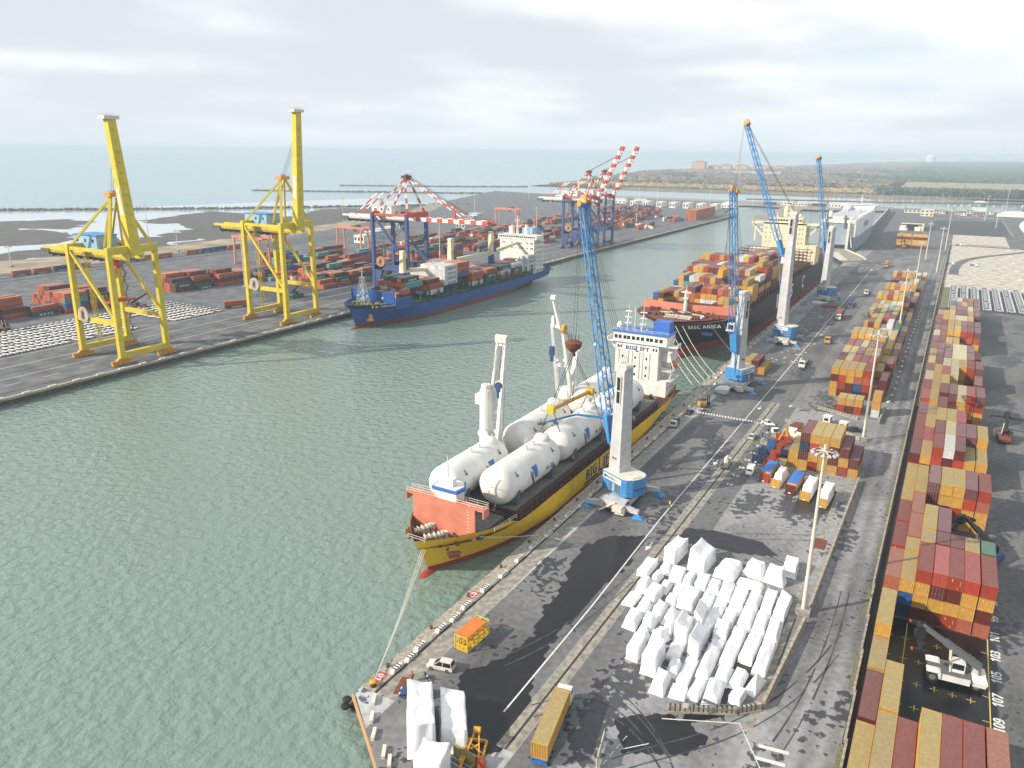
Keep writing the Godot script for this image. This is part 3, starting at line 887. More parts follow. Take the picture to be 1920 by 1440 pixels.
# A hull between two heights. front/back: [[y, z]] of stem and stern, entry/run: [[y, length]] of the curved ends, bow towards +z.
func hull(cx: float, beam: float, y0: float, top: Array, front: Array, back: Array, entry: Array, run: Array, p: float, q: float, deck := -1.0, stern := 0.75) -> Sh:
	var s := Sh.new()
	var n := 46; var m := 7
	var grid: Array = []
	for i in n + 1:
		var t := i / float(n)
		t = 0.5 - 0.5 * cos(PI * t) if true else t
		var l := PackedVector3Array()
		var zt := lerpf(pl(front, 5), pl(back, 5), t)
		var y1 := pl(top, -zt)
		for k in m + 1:
			var y := lerpf(y0, y1, k / float(m))
			var za := pl(front, y); var zb := pl(back, y)
			var z := lerpf(za, zb, t)
			var u := clampf((za - z) / pl(entry, y), 0.0, 1.0)
			var w := clampf((z - zb) / pl(run, y), 0.0, 1.0)
			var hb := beam / 2 * (1.0 - pow(1.0 - u, p)) * lerpf(stern if y > 1.0 else 0.1, 1.0, 1.0 - pow(1.0 - w, q))
			l.append(V(hb, y, z))
		grid.append(l)
	for i in n:
		for k in m:
			for sd in [1, -1]:
				var a: Vector3 = grid[i][k]; var b: Vector3 = grid[i + 1][k]; var c: Vector3 = grid[i + 1][k + 1]; var d: Vector3 = grid[i][k + 1]
				var f := V(sd, 1, 1); var o := V(cx, 0, 0)
				if sd > 0: s.quad(a * f + o, b * f + o, c * f + o, d * f + o)
				else: s.quad(b * f + o, a * f + o, d * f + o, c * f + o)
	var e: PackedVector3Array = grid[n]
	for k in m: s.quad(V(cx + e[k].x, e[k].y, e[k].z), V(cx - e[k].x, e[k].y, e[k].z), V(cx - e[k + 1].x, e[k + 1].y, e[k + 1].z), V(cx + e[k + 1].x, e[k + 1].y, e[k + 1].z))
	return s

func deck_of(cx: float, beam: float, y: float, z0: float, z1: float, entry: float, p: float, inset := 0.25) -> Sh:
	var s := Sh.new()
	var pr := Vector2.ZERO
	for i in 25:
		var z := lerpf(z0, z1, i / 24.0)
		var hb := (beam / 2) * (1 - pow(1 - clampf((z0 - z) / entry, 0, 1), p)) - inset
		hb = maxf(hb, 0.02)
		if i: s.quad(V(cx - pr.x, y, pr.y), V(cx + pr.x, y, pr.y), V(cx + hb, y, z), V(cx - hb, y, z))
		pr = Vector2(hb, z)
	return s

func windows(o: Node, z: float, xs: Array, ys: Array, w: float, h: float, m := "glass", called := "window") -> void:   # in a wall that looks to +z
	for y in ys:
		for x in xs: obj(called, Sh.new().box(V(x, y, z + 0.02), V(w, h, 0.09)), m, o)

func side_windows(o: Node, x: float, zs: Array, ys: Array, w: float, h: float, m := "glass") -> void:
	for y in ys:
		for z in zs: obj("window", Sh.new().box(V(x, y, z), V(0.09, h, w)), m, o)

func winch(o: Node, p: Vector3, turn: float) -> void:
	var b := Basis(Vector3.UP, turn)
	var s := Sh.new()
	s.x = Transform3D(b, p)
	s.tube(V(-1.9, 0.8, 0), V(1.9, 0.8, 0), 0.5, 0.5, 10)
	for x in [-1.9, -0.9, 0.2, 1.2, 1.9]: s.tube(V(x - 0.07, 0.8, 0), V(x + 0.07, 0.8, 0), 0.85, 0.85, 12)
	s.box(V(2.6, 0.75, 0), V(0.9, 1.3, 1.1)).box(V(0, 0.15, 0), V(5.4, 0.3, 1.4)).tube(V(3.0, 0.9, 0), V(3.7, 0.9, 0), 0.4, 0.3, 8)
	obj("winch", s, "offwhite", o)

func heavy_lift_ship() -> void:
	var o := thing("heavy_lift_ship", V(0, 0, 0), "yellow heavy lift cargo ship carrying white tanks, moored at the near quay", "ship")
	var front := [[-6.0, -117.5], [-2.5, -115.5], [0.0, -114.8], [6.6, -110.9]]
	var back := [[-6.0, -236.0], [-1.5, -243.0], [1.0, -249.0], [7.0, -251.0]]
	var top := [[112.0, 6.7], [131.0, 5.9], [133.0, 3.8], [234.0, 3.9], [242.0, 5.6], [252.0, 6.2]]
	var ent := [[-6.0, 46.0], [-1.0, 40.0], [6.0, 22.0]]
	var run := [[-6.0, 60.0], [0.0, 30.0], [6.0, 14.0]]
	obj("hull", hull(-85.4, 22.8, -1.2, top, front, back, ent, run, 2.2, 2.2), "hull_yellow", o)
	obj("boot_topping", hull(-85.4, 22.8, -6.0, [[0.0, -1.2]], front, back, ent, run, 2.2, 2.2), "boot_red", o)
	var bulb := Sh.new()
	for i in 9:
		pass
	bulb.x = Transform3D(Basis(Vector3.RIGHT, PI / 2), V(-85.4, -3.6, -118))
	bulb.lathe([[0.0, 1.5], [2.5, 1.7], [4.6, 1.5], [6.0, 1.0], [6.7, 0.2]], 12)
	obj("bulbous_bow", bulb, "boot_red", o, true)
	obj("fore_deck", deck_of(-85.4, 22.8, 4.3, -111.9, -133, 22, 2.2), "deck_red", o)
	obj("bulwark", hull(-85.4, 22.4, 4.3, [[112.0, 6.62], [131.0, 5.8]], [[0, -114.9], [6.6, -111.3]], [[0, -132.5], [7, -132.5]], ent, [[0, 0.1]], 2.2, 1, -1, 1.0), "coaming", o)
	obj("weather_deck", deck_of(-85.4, 22.8, 3.75, -132, -249, 0.5, 2, 0.3), "deck_red", o)
	var cm := Sh.new()
	cm.bb(-96.0, -74.7, 3.6, 6.1, -134, -226)
	for i in 37:
		for x in [-96.1, -74.6]: cm.box(V(x, 4.9, -135 - i * 2.5), V(0.35, 2.4, 0.3))
	cm.bb(-74.5, -74.0, 6.0, 6.25, -134, -226)
	obj("hatch_coaming", cm, "coaming", o)
	for i in 14: obj("hatch_cover", Sh.new().bb(-95.6, -75.2, 6.1, 6.42, -134.2 - i * 6.5, -140.55 - i * 6.5), "hatch", o)
	obj("fore_hatch", Sh.new().bb(-94, -77, 3.6, 5.2, -122.6, -133.8), "hatch", o)
	# breakwater wall with its look-out house
	var w := Sh.new()
	w.bb(-93.2, -77.4, 4.3, 11.2, -121.4, -121.0)
	w.prism(poly([-95.2, -121.5, -75.4, -121.5, -75.4, -123.6, -95.2, -123.6]), 11.0, 11.4)
	for x in [-95.1, -75.5]: w.bb(x - 0.15, x + 0.15, 9.6, 11.2, -123.4, -121.2)
	obj("breakwater_wall", w, "salmon", o)
	var r := Sh.new()
	r.rail(V(-95.1, 11.4, -121.5), V(-88, 11.4, -121.5)); r.rail(V(-82.6, 11.4, -121.5), V(-75.5, 11.4, -121.5)); r.rail(V(-95.1, 11.4, -123.5), V(-75.5, 11.4, -123.5)); r.rail(V(-75.5, 11.4, -121.5), V(-75.5, 11.4, -123.5)); r.rail(V(-87.5, 6.6, -111.6), V(-83.4, 6.6, -111.6))
	for i in 9: r.bar(V(-79.3, 4.6 + i * 0.75, -120.9), V(-78.6, 4.6 + i * 0.75, -120.9), 0.06)
	r.rail(V(-74.4, 5.8, -124), V(-74.2, 5.2, -133), 1.0)
	obj("railing", r, "white", o)
	var hs := Sh.new()
	hs.prism(poly([-88.2, -122, -82.6, -122, -82.2, -124.5, -83.6, -126.5, -87.2, -126.5, -88.6, -124.5]), 10.8, 14.2)
	var lk := obj("lookout_house", hs, "white", o)
	obj("blue_band", Sh.new().prism(poly([-88.6, -121.6, -82.2, -121.6, -81.8, -124.5, -83.3, -126.9, -87.5, -126.9, -89.0, -124.5]), 13.4, 14.0), "paint_blue", lk)
	obj("mast", Sh.new().tube(V(-86, 14, -124), V(-86, 20.5, -124), 0.22, 0.1).box(V(-84.8, 15, -123.6), V(1.6, 1.7, 1.5)).bar(V(-87.4, 18, -124), V(-84.6, 18, -124), 0.1).bar(V(-87.6, 14.2, -124), V(-87.6, 17, -124), 0.12), "white", lk)
	winch(o, V(-89.2, 4.3, -118.5), 1.1); winch(o, V(-85.2, 4.3, -117.2), 0.95)
	var gear := Sh.new()
	for i in 26: gear.box(V(rng.randf_range(-92, -79), 4.6, rng.randf_range(-120.5, -115)), V(rng.randf_range(0.3, 1.3), rng.randf_range(0.4, 1.2), rng.randf_range(0.3, 1.0)), Basis(Vector3.UP, rng.randf() * 3))
	tag(obj("mooring_gear", gear, "rust", o), "", "", "", "stuff")
	obj("anchor", Sh.new().box(V(-79.2, 3.0, -115.9), V(2.4, 0.9, 0.9), Basis(Vector3.UP, 0.75)).box(V(-79.4, 3.4, -116.2), V(3.0, 0.4, 0.7), Basis(Vector3.UP, 0.75)), "rust", o)
	# letters on the side
	var fx := Basis(V(0, 0, -1), V(0, 1, 0), V(1, 0, 0))
	write("BIG", 2.7, V(-73.93, 1.62, -172.9), fx, "letter_navy", o, "lettering", 1.12)
	write("L", 4.0, V(-73.93, 1.7, -178.5), fx, "letter_navy", o, "lettering", 0.75)
	write("IFT", 2.7, V(-73.93, 1.62, -183.9), fx, "letter_navy", o, "lettering", 1.25)
	obj("lettering", Sh.new().bb(-73.99, -73.94, -0.75, -0.2, -168.6, -177.4).bb(-73.99, -73.94, -0.75, -0.2, -179.6, -188), "letter_navy", o)
	# deck house and bridge
	var h := Sh.new()
	h.bb(-95.6, -76.2, 3.8, 9.2, -237.6, -248.5).bb(-94.6, -79.4, 9.0, 21.2, -237.5, -247.5)
	var hu := obj("deck_house", h, "white", o)
	h = Sh.new()
	h.bb(-95.4, -76.6, 21.2, 24.6, -236.8, -245.5).bb(-97.8, -73.0, 21.0, 21.3, -237.2, -241).bb(-97.8, -97.5, 21.2, 22.4, -237.2, -241).bb(-73.2, -73.0, 21.2, 22.4, -237.2, -241)
	for sx in [[-95.4, -97.6], [-76.6, -73.2]]: h.quad(V(sx[0], 18, -239), V(sx[1], 21, -239), V(sx[0], 21, -239), V(sx[0], 20.9, -239))
	h.bb(-79.6, -76.0, 15.4, 18.5, -240, -247)
	for y in [9.1, 12.4]: h.bb(-79.4, -74.9, y, y + 0.2, -238.6, -248)
	h.rail(V(-74.9, 12.6, -238.6), V(-74.9, 12.6, -248)); h.rail(V(-79.4, 12.6, -238.6), V(-74.9, 12.6, -238.6))
	var br := obj("bridge", h, "white", hu)
	windows(hu, -236.8, [-94.4, -93.0, -91.2, -89.9, -88.2, -86.6, -85.0, -83.2, -81.9, -80.2, -78.6], [23.0], 1.05, 1.15)
	windows(hu, -237.5, [-93.6, -92.6, -81.2, -80.2], [19.6], 0.55, 0.9); windows(hu, -237.5, [-92, -83.5, -87.5], [16.2, 13.2, 10.4], 0.55, 0.9)
	side_windows(hu, -76.2, [-239.5, -242, -244.5], [6.6], 0.6, 0.9)
	for x in [-93.4, -90, -88.6, -86, -84.8, -82.4]: obj("fluting", Sh.new().bb(x - 0.12, x + 0.12, 9.4, 18.3, -237.45, -237.3), "offwhite", hu)
	obj("roof", Sh.new().bb(-95.8, -76.2, 24.6, 25.0, -236.5, -245.8), "paint_blue", hu)
	var fz := Basis(V(1, 0, 0), V(0, 1, 0), V(0, 0, 1))
	write("BIG", 1.25, V(-89.3, 19.4, -237.42), fz, "letter_navy", hu, "lettering", 1.2); write("L", 1.9, V(-86.9, 19.2, -237.42), fz, "letter_navy", hu); write("IFT", 1.25, V(-84.4, 19.4, -237.42), fz, "letter_navy", hu, "lettering", 1.3)
	obj("funnel", Sh.new().bb(-83, -77.5, 24.9, 28.4, -241.5, -246), "paint_blue", hu)
	var ms := Sh.new()
	for x in [-91.2, -86]:
		for k in [[-1.2, -1], [1.2, -1], [0, 1.4]]: ms.bar(V(x + k[0], 25, -239.5 + k[1]), V(x, 31.5, -239.5), 0.18)
		for y in [27.4, 29.4, 31.4]: ms.box(V(x, y, -239.5), V(2.4, 0.16, 1.2))
		ms.tube(V(x, 31, -239.5), V(x, 33.8, -239.5), 0.09)
	ms.tube(V(-88.4, 25, -238), V(-88.4, 33, -238), 0.12)
	ms.lathe([[25.2, 0.2], [25.6, 1.0], [26.4, 1.1], [27.2, 0.6], [27.5, 0.05]], 10, V(-93.8, 0.4, -238.4))
	ms.rail(V(-95.6, 25, -236.8), V(-76.4, 25, -236.8))
	obj("mast", ms, "white", hu)
	var lf := Sh.new()
	for z in [-239.5, -246]:
		lf.bar(V(-76, 9.5, z), V(-74.6, 13.5, z), 0.25); lf.bar(V(-74.6, 13.5, z), V(-76.4, 18.6, z), 0.25)
	lf.bar(V(-76.4, 18.6, -239.5), V(-76.4, 18.6, -246), 0.25)
	obj("davit", lf, "white", hu)
	var bt := Sh.new()
	bt.loft([bt.ring(V(-75.6, 13.0, -246), 0.2, 0.1), bt.ring(V(-75.6, 12.9, -244.8), 1.0, 0.3), bt.ring(V(-75.6, 13.4, -243), 1.2, 0.9), bt.ring(V(-75.6, 14.6, -242.8), 1.0, 2.4), bt.ring(V(-75.6, 15.4, -242.8), 0.3, 1.6)])
	obj("lifeboat", bt, "orange", hu, true)
	var jn := Sh.new()
	for i in 22: jn.box(V(rng.randf_range(-92, -77), 4.5, rng.randf_range(-235.5, -228)), V(rng.randf_range(0.4, 2.6), rng.randf_range(0.3, 1.3), rng.randf_range(0.4, 1.6)), Basis(Vector3.UP, rng.randf() * 3))
	tag(obj("deck_gear", jn, "steel", o), "", "", "", "stuff")
	# two deck cranes
	var c := Sh.new()
	c.tube(V(-95.6, 3.8, -155), V(-95.6, 25.5, -155), 1.75, 1.55, 16).bb(-98.2, -96.6, 21.6, 24.2, -156, -154)
	c.tube(V(-95.6, 25.5, -155), V(-95.6, 26.8, -155), 1.2, 1.2, 12).lathe([[13.6, 2.1], [14.4, 2.1]], 14, V(-95.6, 0, -155))
	var col := obj("crane_column", c, "white", o)
	var a := V(-93.7, 10.5, -154.4); var b := V(-92.9, 37.5, -157.6)
	c = Sh.new()
	for d in [[-1.5, -0.7], [1.5, -0.7]]: c.taper(a + V(d[0], 0, d[1]), b + V(d[0] * 0.62, 0, d[1]), 0.85, 1.7, 0.8, 1.1)
	for t in [0.04, 0.16, 0.34, 0.62, 0.97]:
		var m := a.lerp(b, t)
		c.box(m + V(0, 0, -0.7), V(3.0 - t, 0.7, 1.0))
	var jib := obj("crane_jib", c, "white", o)
	write("BIGLIFT", 0.85, V(-94.75, 22.6, -154.6), Basis(V(0.03, 1, -0.12).normalized(), V(-1, 0.03, 0), V(0, 0.12, 1).normalized()), "paint_blue", jib)
	obj("sheave_head", Sh.new().box(b + V(0, 0.4, -0.6), V(3.0, 1.4, 1.8)).tube(b + V(-1.6, 0.7, -0.6), b + V(1.6, 0.7, -0.6), 0.9, 0.9, 12), "offwhite", jib)
	obj("hook_block", Sh.new().box(V(-91.9, 26.6, -154.8), V(0.9, 2.2, 0.6)).box(V(-92, 24.6, -154.8), V(0.5, 1.6, 0.4)).tube(V(-91.9, 27, -155.2), V(-91.9, 27, -154.4), 0.9, 0.9, 10), "letter_navy", jib)
	var wr := Sh.new()
	for x in [-93.6, -92.4, -91.9]: wr.wire(V(x, 37.8, -157.8), V(x - 1.5, 26, -155.8), 0.045)
	for x in [-92.2, -91.7]: wr.wire(V(x, 37.6, -157.9), V(x + 0.2, 8, -156.4), 0.045)
	wr.wire(V(-92, 37.4, -157), V(-91.9, 27, -154.8), 0.05)
	obj("wire", wr, "cable", jib)
	var lad := Sh.new()
	lad.bar(V(-95.2, 26, -154.6), V(-94.4, 37.2, -157.4), 0.08); lad.bar(V(-95.9, 26, -154.6), V(-95.1, 37.2, -157.4), 0.08)
	for i in 26: lad.bar(V(-95.2, 26, -154.6).lerp(V(-94.4, 37.2, -157.4), i / 26.0), V(-95.9, 26, -154.6).lerp(V(-95.1, 37.2, -157.4), i / 26.0), 0.05)
	obj("ladder", lad, "steel", jib)
	c = Sh.new()
	c.tube(V(-95.2, 3.8, -199), V(-95.2, 11.6, -199), 1.9, 1.9, 16).lathe([[11.4, 2.6], [12.0, 2.8], [14.6, 2.3]], 18, V(-94.4, 0, -199))
	c.taper(V(-93.0, 13, -199.6), V(-92.2, 26, -201.5), 2.2, 1.8, 1.5, 1.3).box(V(-92.2, 26.8, -201.5), V(2.0, 1.8, 2.2))
	obj("crane_column", c, "white", o)
	c = Sh.new()
	var knee := V(-94.2, 35.5, -191.2); var tip := V(-94.4, 43.4, -188.6)
	for d in [-1.9, 1.9]: c.taper(V(-94.4 + d * 1.15, 13.2, -197.8), knee + V(d * 0.85, 0, 0), 0.95, 1.3, 0.8, 1.0)
	for t in [0.08, 0.42, 0.5, 0.97]:
		var m := V(-94.4, 13.2, -197.8).lerp(knee, t)
		c.box(m, V(4.2 - t, 0.9, 0.8))
	c.taper(knee + V(1.2, -1, 0), tip, 1.2, 1.2, 0.7, 0.7).taper(knee + V(-1.2, -1, 0), knee + V(-1.3, 2.2, 0), 1.0, 1.0, 0.7, 0.7).tube(tip + V(-0.5, 0, 0), tip + V(0.9, 0, 0), 0.8, 0.8, 12)
	jib = obj("crane_jib", c, "white", o)
	obj("hook_block", Sh.new().box(V(-96.2, 27.2, -192.2), V(1.3, 2.6, 0.9)).box(V(-96.4, 24.9, -192.2), V(0.35, 1.7, 0.4)).box(V(-95.8, 24.9, -192.2), V(0.35, 1.7, 0.4)), "letter_navy", jib)
	obj("sheave", Sh.new().tube(knee + V(2.2, -1.0, 0.8), knee + V(3.0, -1.0, 0.8), 1.3, 1.3, 12).tube(knee + V(-0.4, 2.6, 0), knee + V(0.2, 2.6, 0), 0.9, 0.9, 10), "machine_yellow", jib)
	wr = Sh.new()
	for d in [0.0, 0.5, 1.0]: wr.wire(knee + V(1.6 + d, -1, 0.4), V(-92.8 + d * 0.6, 27.6, -201.4), 0.05)
	wr.wire(tip, V(-92.4, 30, -196), 0.05); wr.wire(V(-92, 27, -200.6), V(-90.6, 9, -199), 0.04)
	obj("wire", wr, "cable", jib)

func big_tank(z0: float, z1: float, x: float, dome: float, label: String, first: Node3D, mark_at: float) -> Node3D:
	# a pressure tank on two saddles with its manhole dome and pipe stubs
	var r := 4.4
	var l := z0 - z1
	var o := thing("storage_tank", V(x, 6.45, z0), label, "tank", "white tanks on the heavy lift ship")
	var s := Sh.new()
	s.x = Transform3D(Basis(Vector3.RIGHT, -PI / 2), V(0, 4.6, 0))
	var p: Array = []
	for i in 8: p.append([3.0 - 3.0 * cos(i / 8.0 * PI / 2), r * sin(maxf(i, 0.15) / 8.0 * PI / 2)])
	p[0] = [0.0, 0.1]
	for i in 9: p.append([lerpf(3.0, l - 3.0, i / 8.0), r])
	for i in range(7, -1, -1): p.append([l - 3.0 + 3.0 * cos(i / 8.0 * PI / 2), maxf(0.1, r * sin(i / 8.0 * PI / 2))])
	s.lathe(p, 40)
	var shell := obj("shell", s, "white", o, true)
	obj("manhole_dome", Sh.new().lathe([[8.2, 2.0], [9.3, 1.95], [9.9, 1.5], [10.2, 0.7], [10.25, 0.05]], 20, V(0, 0, -dome)), "white", o, true)
	obj("dome_valve", Sh.new().tube(V(0.2, 10.1, -dome), V(0.2, 11.2, -dome), 0.16).tube(V(-0.4, 10.1, -dome - 0.5), V(-0.4, 10.8, -dome - 0.5), 0.14).box(V(0.2, 11.2, -dome), V(0.6, 0.2, 0.6)).bar(V(0.2, 11, -dome), V(-1.2, 11.6, -dome - 0.4), 0.14), "steel", o)
	for z in [dome - 5.0, dome - 8.5]: obj("pipe_stub", Sh.new().tube(V(0.3, 8.6, -z), V(0.3, 10.0, -z), 0.3, 0.3, 10).tube(V(0.3, 9.95, -z), V(0.3, 10.1, -z), 0.46, 0.46, 10), "white", o)
	for z in [5.2, l - 5.6]:
		var k := Sh.new()
		var ring := PackedVector2Array()
		for i in 13: ring.append(Vector2(cos(PI + PI * i / 12.0) * 4.5, sin(PI + PI * i / 12.0) * 4.5 + 4.6).clamp(Vector2(-4.5, -1), Vector2(4.5, 2.6)))
		k.bb(-3.9, 3.9, 0, 0.9, -z - 0.45, -z + 0.45)
		for sx in [-1, 1]:
			k.quad(V(sx * 1.6, 0.0, -z + 0.4), V(sx * 4.15, 0.0, -z + 0.4), V(sx * 4.45, 3.7, -z + 0.4), V(sx * 2.6, 1.1, -z + 0.4))
			k.quad(V(sx * 1.6, 0.0, -z - 0.4), V(sx * 4.15, 0.0, -z - 0.4), V(sx * 4.45, 3.7, -z - 0.4), V(sx * 2.6, 1.1, -z - 0.4))
			k.quad(V(sx * 4.15, 0.0, -z - 0.4), V(sx * 4.15, 0.0, -z + 0.4), V(sx * 4.45, 3.7, -z + 0.4), V(sx * 4.45, 3.7, -z - 0.4))
		obj("saddle", k, "grey_dark", o)
		obj("lashing", Sh.new().wire(V(3.8, 6.9, -z), V(4.6, 0.4, -z - 1.2), 0.05).wire(V(3.8, 6.9, -z), V(4.6, 0.4, -z + 1.3), 0.05).box(V(3.85, 7.0, -z), V(0.5, 0.35, 0.5)).bar(V(3.2, 7.8, -z), V(3.9, 7.0, -z), 0.16), "grey_dark", o)
	# the painted mark: a blue sail over dark waves, wrapped round the shell
	var on := func(t: float, z: float, e: float) -> Vector3: return V(cos(t) * (r + e), 4.6 + sin(t) * (r + e), -z)
	var m1 := Sh.new()
	for i in 7:
		var t0 := 0.5 - i * 0.1; var t1 := t0 - 0.1
		m1.quad(on.call(t1, mark_at + 0.7 + i * 0.2, 0.025), on.call(t1, mark_at + 3.0, 0.025), on.call(t0, mark_at + 3.05, 0.025), on.call(t0, mark_at + 0.5 + i * 0.2, 0.025))
	obj("sail_mark", m1, "paint_blue", shell)
	m1 = Sh.new()
	for k in 3:
		for i in 9:
			var t0 := 0.36 - k * 0.08 - i * 0.1; var t1 := t0 - 0.1
			var z0b := mark_at + k * 0.5 + maxf(0, i - 3) * 0.32 - 0.3; var z1b := mark_at + k * 0.5 + maxf(0, i - 2) * 0.32 - 0.3
			m1.quad(on.call(t1, z1b, 0.025), on.call(t1, z1b + 0.32, 0.025), on.call(t0, z0b + 0.32, 0.025), on.call(t0, z0b, 0.025))
	obj("wave_mark", m1, "letter_black", shell)
	return o

func tank_text(o: Node3D, s: String, z: float) -> void:
	for i in s.length(): write(s[i], 0.95, V(cos(0.12) * 4.46, 4.2, -z - i * 0.82), Basis(V(0, 0, -1), V(-0.12, 0.99, 0), V(0.99, 0.12, 0)), "letter_black", o, "lettering")

func tanks() -> void:
	var n := Node3D.new()
	n.free()
	big_tank(-126.5, -151.8, -90.1, 21.0, "white tank at the bow behind the look-out house, outer row", null, 13.5)
	tank_text(big_tank(-131.6, -159.6, -80.0, 24.0, "foremost white tank of the quay-side row, marked TK 23", null, 10.8), "TK 23", 18.2)
	big_tank(-159.0, -187.0, -90.1, 23.5, "middle white tank of the outer row, between the two deck cranes", null, 14)
	tank_text(big_tank(-161.0, -189.0, -80.0, 23.0, "middle white tank of the quay-side row, slung under the yellow spreader beam", null, 10.5), "TK 24", 17.5)
	big_tank(-197.0, -225.0, -90.1, 23.0, "aftmost white tank of the outer row, in front of the bridge", null, 14)
	big_tank(-190.6, -217.6, -80.0, 4.0, "aftmost white tank of the quay-side row, half hidden by the near crane", null, 12)

func feeder_ship() -> void:
	var o := thing("container_ship", V(0, 0, 0), "blue container ship with three cream deck cranes at the left quay", "ship")
	var front := [[-6.0, -288.0], [-2.5, -286.0], [8.5, -281.0], [10.5, -277.5]]
	var back := [[-6.0, -452.0], [-2.5, -464.0], [2.0, -474.0], [9.0, -478.0]]
	var top := [[278.0, 10.4], [304.0, 9.0], [322.0, 6.1], [420.0, 5.2], [478.0, 6.3]]
	var ent := [[-6.0, 62.0], [-2.0, 50.0], [8.0, 30.0], [11.0, 26.0]]
	var run := [[-6.0, 90.0], [-2.0, 60.0], [5.0, 26.0]]
	obj("hull", hull(-252, 30, 0.2, top, front, back, ent, run, 2.1, 2.2), "hull_blue", o)
	obj("boot_topping", hull(-252, 30, -6.0, [[0.0, 0.2]], front, back, ent, run, 2.1, 2.2), "boot_brown", o)
	var bulb := Sh.new()
	bulb.x = Transform3D(Basis(Vector3.RIGHT, PI / 2), V(-252, -3.4, -290))
	bulb.lathe([[0.0, 1.8], [4.0, 2.0], [7.0, 1.5], [9.0, 0.5]], 12)
	obj("bulbous_bow", bulb, "boot_brown", o, true)
	obj("fore_deck", deck_of(-252, 30, 8.2, -279, -303, 26, 2.1), "deck_green", o)
	obj("main_deck", deck_of(-252, 30, 4.9, -302, -476, 0.4, 2.0, 0.3), "deck_green", o)
	obj("breakwater_wall", Sh.new().bb(-266.4, -238.6, 8.2, 14.3, -300.4, -299.6).prism(poly([-238.6, -299.6, -237.3, -299.6, -237.1, -312, -238.2, -312]), 6, 11), "hull_blue", o)
	windows(o, -299.5, [-262, -256, -246], [11], 0.9, 0.9, "letter_white", "lifebuoy")
	var gear := Sh.new()
	for i in 60: gear.box(V(rng.randf_range(-261, -241), 8.7, rng.randf_range(-299, -288)), V(rng.randf_range(0.4, 1.8), rng.randf_range(0.5, 1.6), rng.randf_range(0.4, 1.5)), Basis(Vector3.UP, rng.randf() * 3))
	tag(obj("mooring_gear", gear, "olive", o), "", "", "", "stuff")
	var ms := Sh.new()
	for k in [[-2.6, 2.2], [2.6, 2.2], [2.6, -2.2], [-2.6, -2.2]]:
		ms.bar(V(-254 + k[0], 8.3, -294 + k[1]), V(-254 + k[0] * 0.3, 21.5, -294 + k[1] * 0.3), 0.34)
	for y in [11.0, 14.5, 18.0, 21.0]:
		var f := lerpf(1.0, 0.3, (y - 8.3) / 13.2)
		for k in 4:
			var c := [[-1, 1], [1, 1], [1, -1], [-1, -1]]
			var p := V(-254 + c[k][0] * 2.6 * f, y, -294 + c[k][1] * 2.2 * f); var q := V(-254 + c[(k + 1) % 4][0] * 2.6 * f, y, -294 + c[(k + 1) % 4][1] * 2.2 * f)
			ms.bar(p, q, 0.22); ms.bar(p, q + V(0, -3.0, 0), 0.18)
	ms.tube(V(-254, 21, -294), V(-254, 27, -294), 0.35, 0.2).box(V(-254, 24.6, -294), V(2.6, 0.3, 0.5)).box(V(-254, 21.6, -294), V(2.4, 0.3, 2.4)).box(V(-254, 26.2, -294), V(1.8, 0.25, 0.5))
	obj("foremast", ms, "white", o)
	var g := Sh.new()
	for i in 17:
		var z := -313 - i * 8.2
		for x in [-238.2, -265.8]: g.box(V(x, 8.0, z), V(0.8, 6.0, 0.6))
		if i % 2 == 0: g.bb(-265.6, -238.4, 10.6, 11.2, z - 0.4, z + 0.4)
		g.bb(-265, -239, 4.9, 6.6, z - 3.2, z + 3.2)
	g.rail(V(-237.5, 6.1, -322), V(-237.5, 5.4, -440), 1.0)
	obj("lashing_bridge", g, "deck_green", o)
	for c in [[-325.0, 20.2, 30.6, -364.0, 17.6], [-370.0, 20.4, 33.2, -413.0, 22.0], [-415.0, 20.6, 33.4, -466.0, 26.2]]:
		var cr := obj("crane_pedestal", Sh.new().tube(V(-252, 4.9, c[0]), V(-252, c[1], c[0]), 2.2, 2.0, 14), "hull_blue", o)
		var t := Sh.new()
		t.taper(V(-252, c[1], c[0]), V(-252, c[2], c[0]), 3.0, 3.6, 2.2, 3.0).box(V(-252, c[2] + 0.6, c[0] + 0.4), V(2.6, 1.2, 2.0))
		obj("crane_house", t, "cream", cr)
		obj("crane_cabin", Sh.new().box(V(-250.4, c[1] + 4.5, c[0] - 1.6), V(1.6, 6.0, 1.4)), "grey_dark", cr)
		obj("crane_jib", Sh.new().taper(V(-252, c[1] + 1.0, c[0] - 1.4), V(-252, c[4], c[3]), 2.4, 2.2, 1.2, 1.1).box(V(-252, c[4] - 1.2, c[3]), V(1.6, 2.2, 1.4)), "cream", cr)
		var wr := Sh.new()
		for x in [-252.6, -251.4]: wr.wire(V(x, c[2] + 1.0, c[0]), V(x, c[4] + 0.6, c[3]), 0.06)
		obj("wire", wr, "cable", cr)
	# house
	var h := Sh.new()
	h.bb(-265.4, -239.4, 4.9, 27.2, -448.4, -462).bb(-266.6, -237.4, 27.0, 29.6, -448.0, -458).bb(-240.2, -236.8, 27.0, 28.2, -449, -455)
	var hu := obj("deck_house", h, "white", o)
	var wx: Array = []
	for i in 19: wx.append(-265.2 + i * 1.45)
	windows(hu, -448.0, wx, [28.5], 1.0, 1.0)
	windows(hu, -448.4, [-263, -261.6, -256, -250, -248.6, -244.5, -241.6, -240.6], [24.5, 21.2], 0.8, 0.9)
	side_windows(hu, -239.4, [-451, -454, -457, -460], [24.5, 21.2, 18, 14.8, 11.6], 0.8, 0.9)
	h = Sh.new()
	for i in 7: h.bb(-240, -238.4, 7.6 + i * 3.0, 7.75 + i * 3.0, -451, -463)
	h.rail(V(-237.7, 10.8, -449), V(-237.7, 10.8, -464)); h.rail(V(-237.7, 16.8, -449), V(-237.7, 16.8, -464))
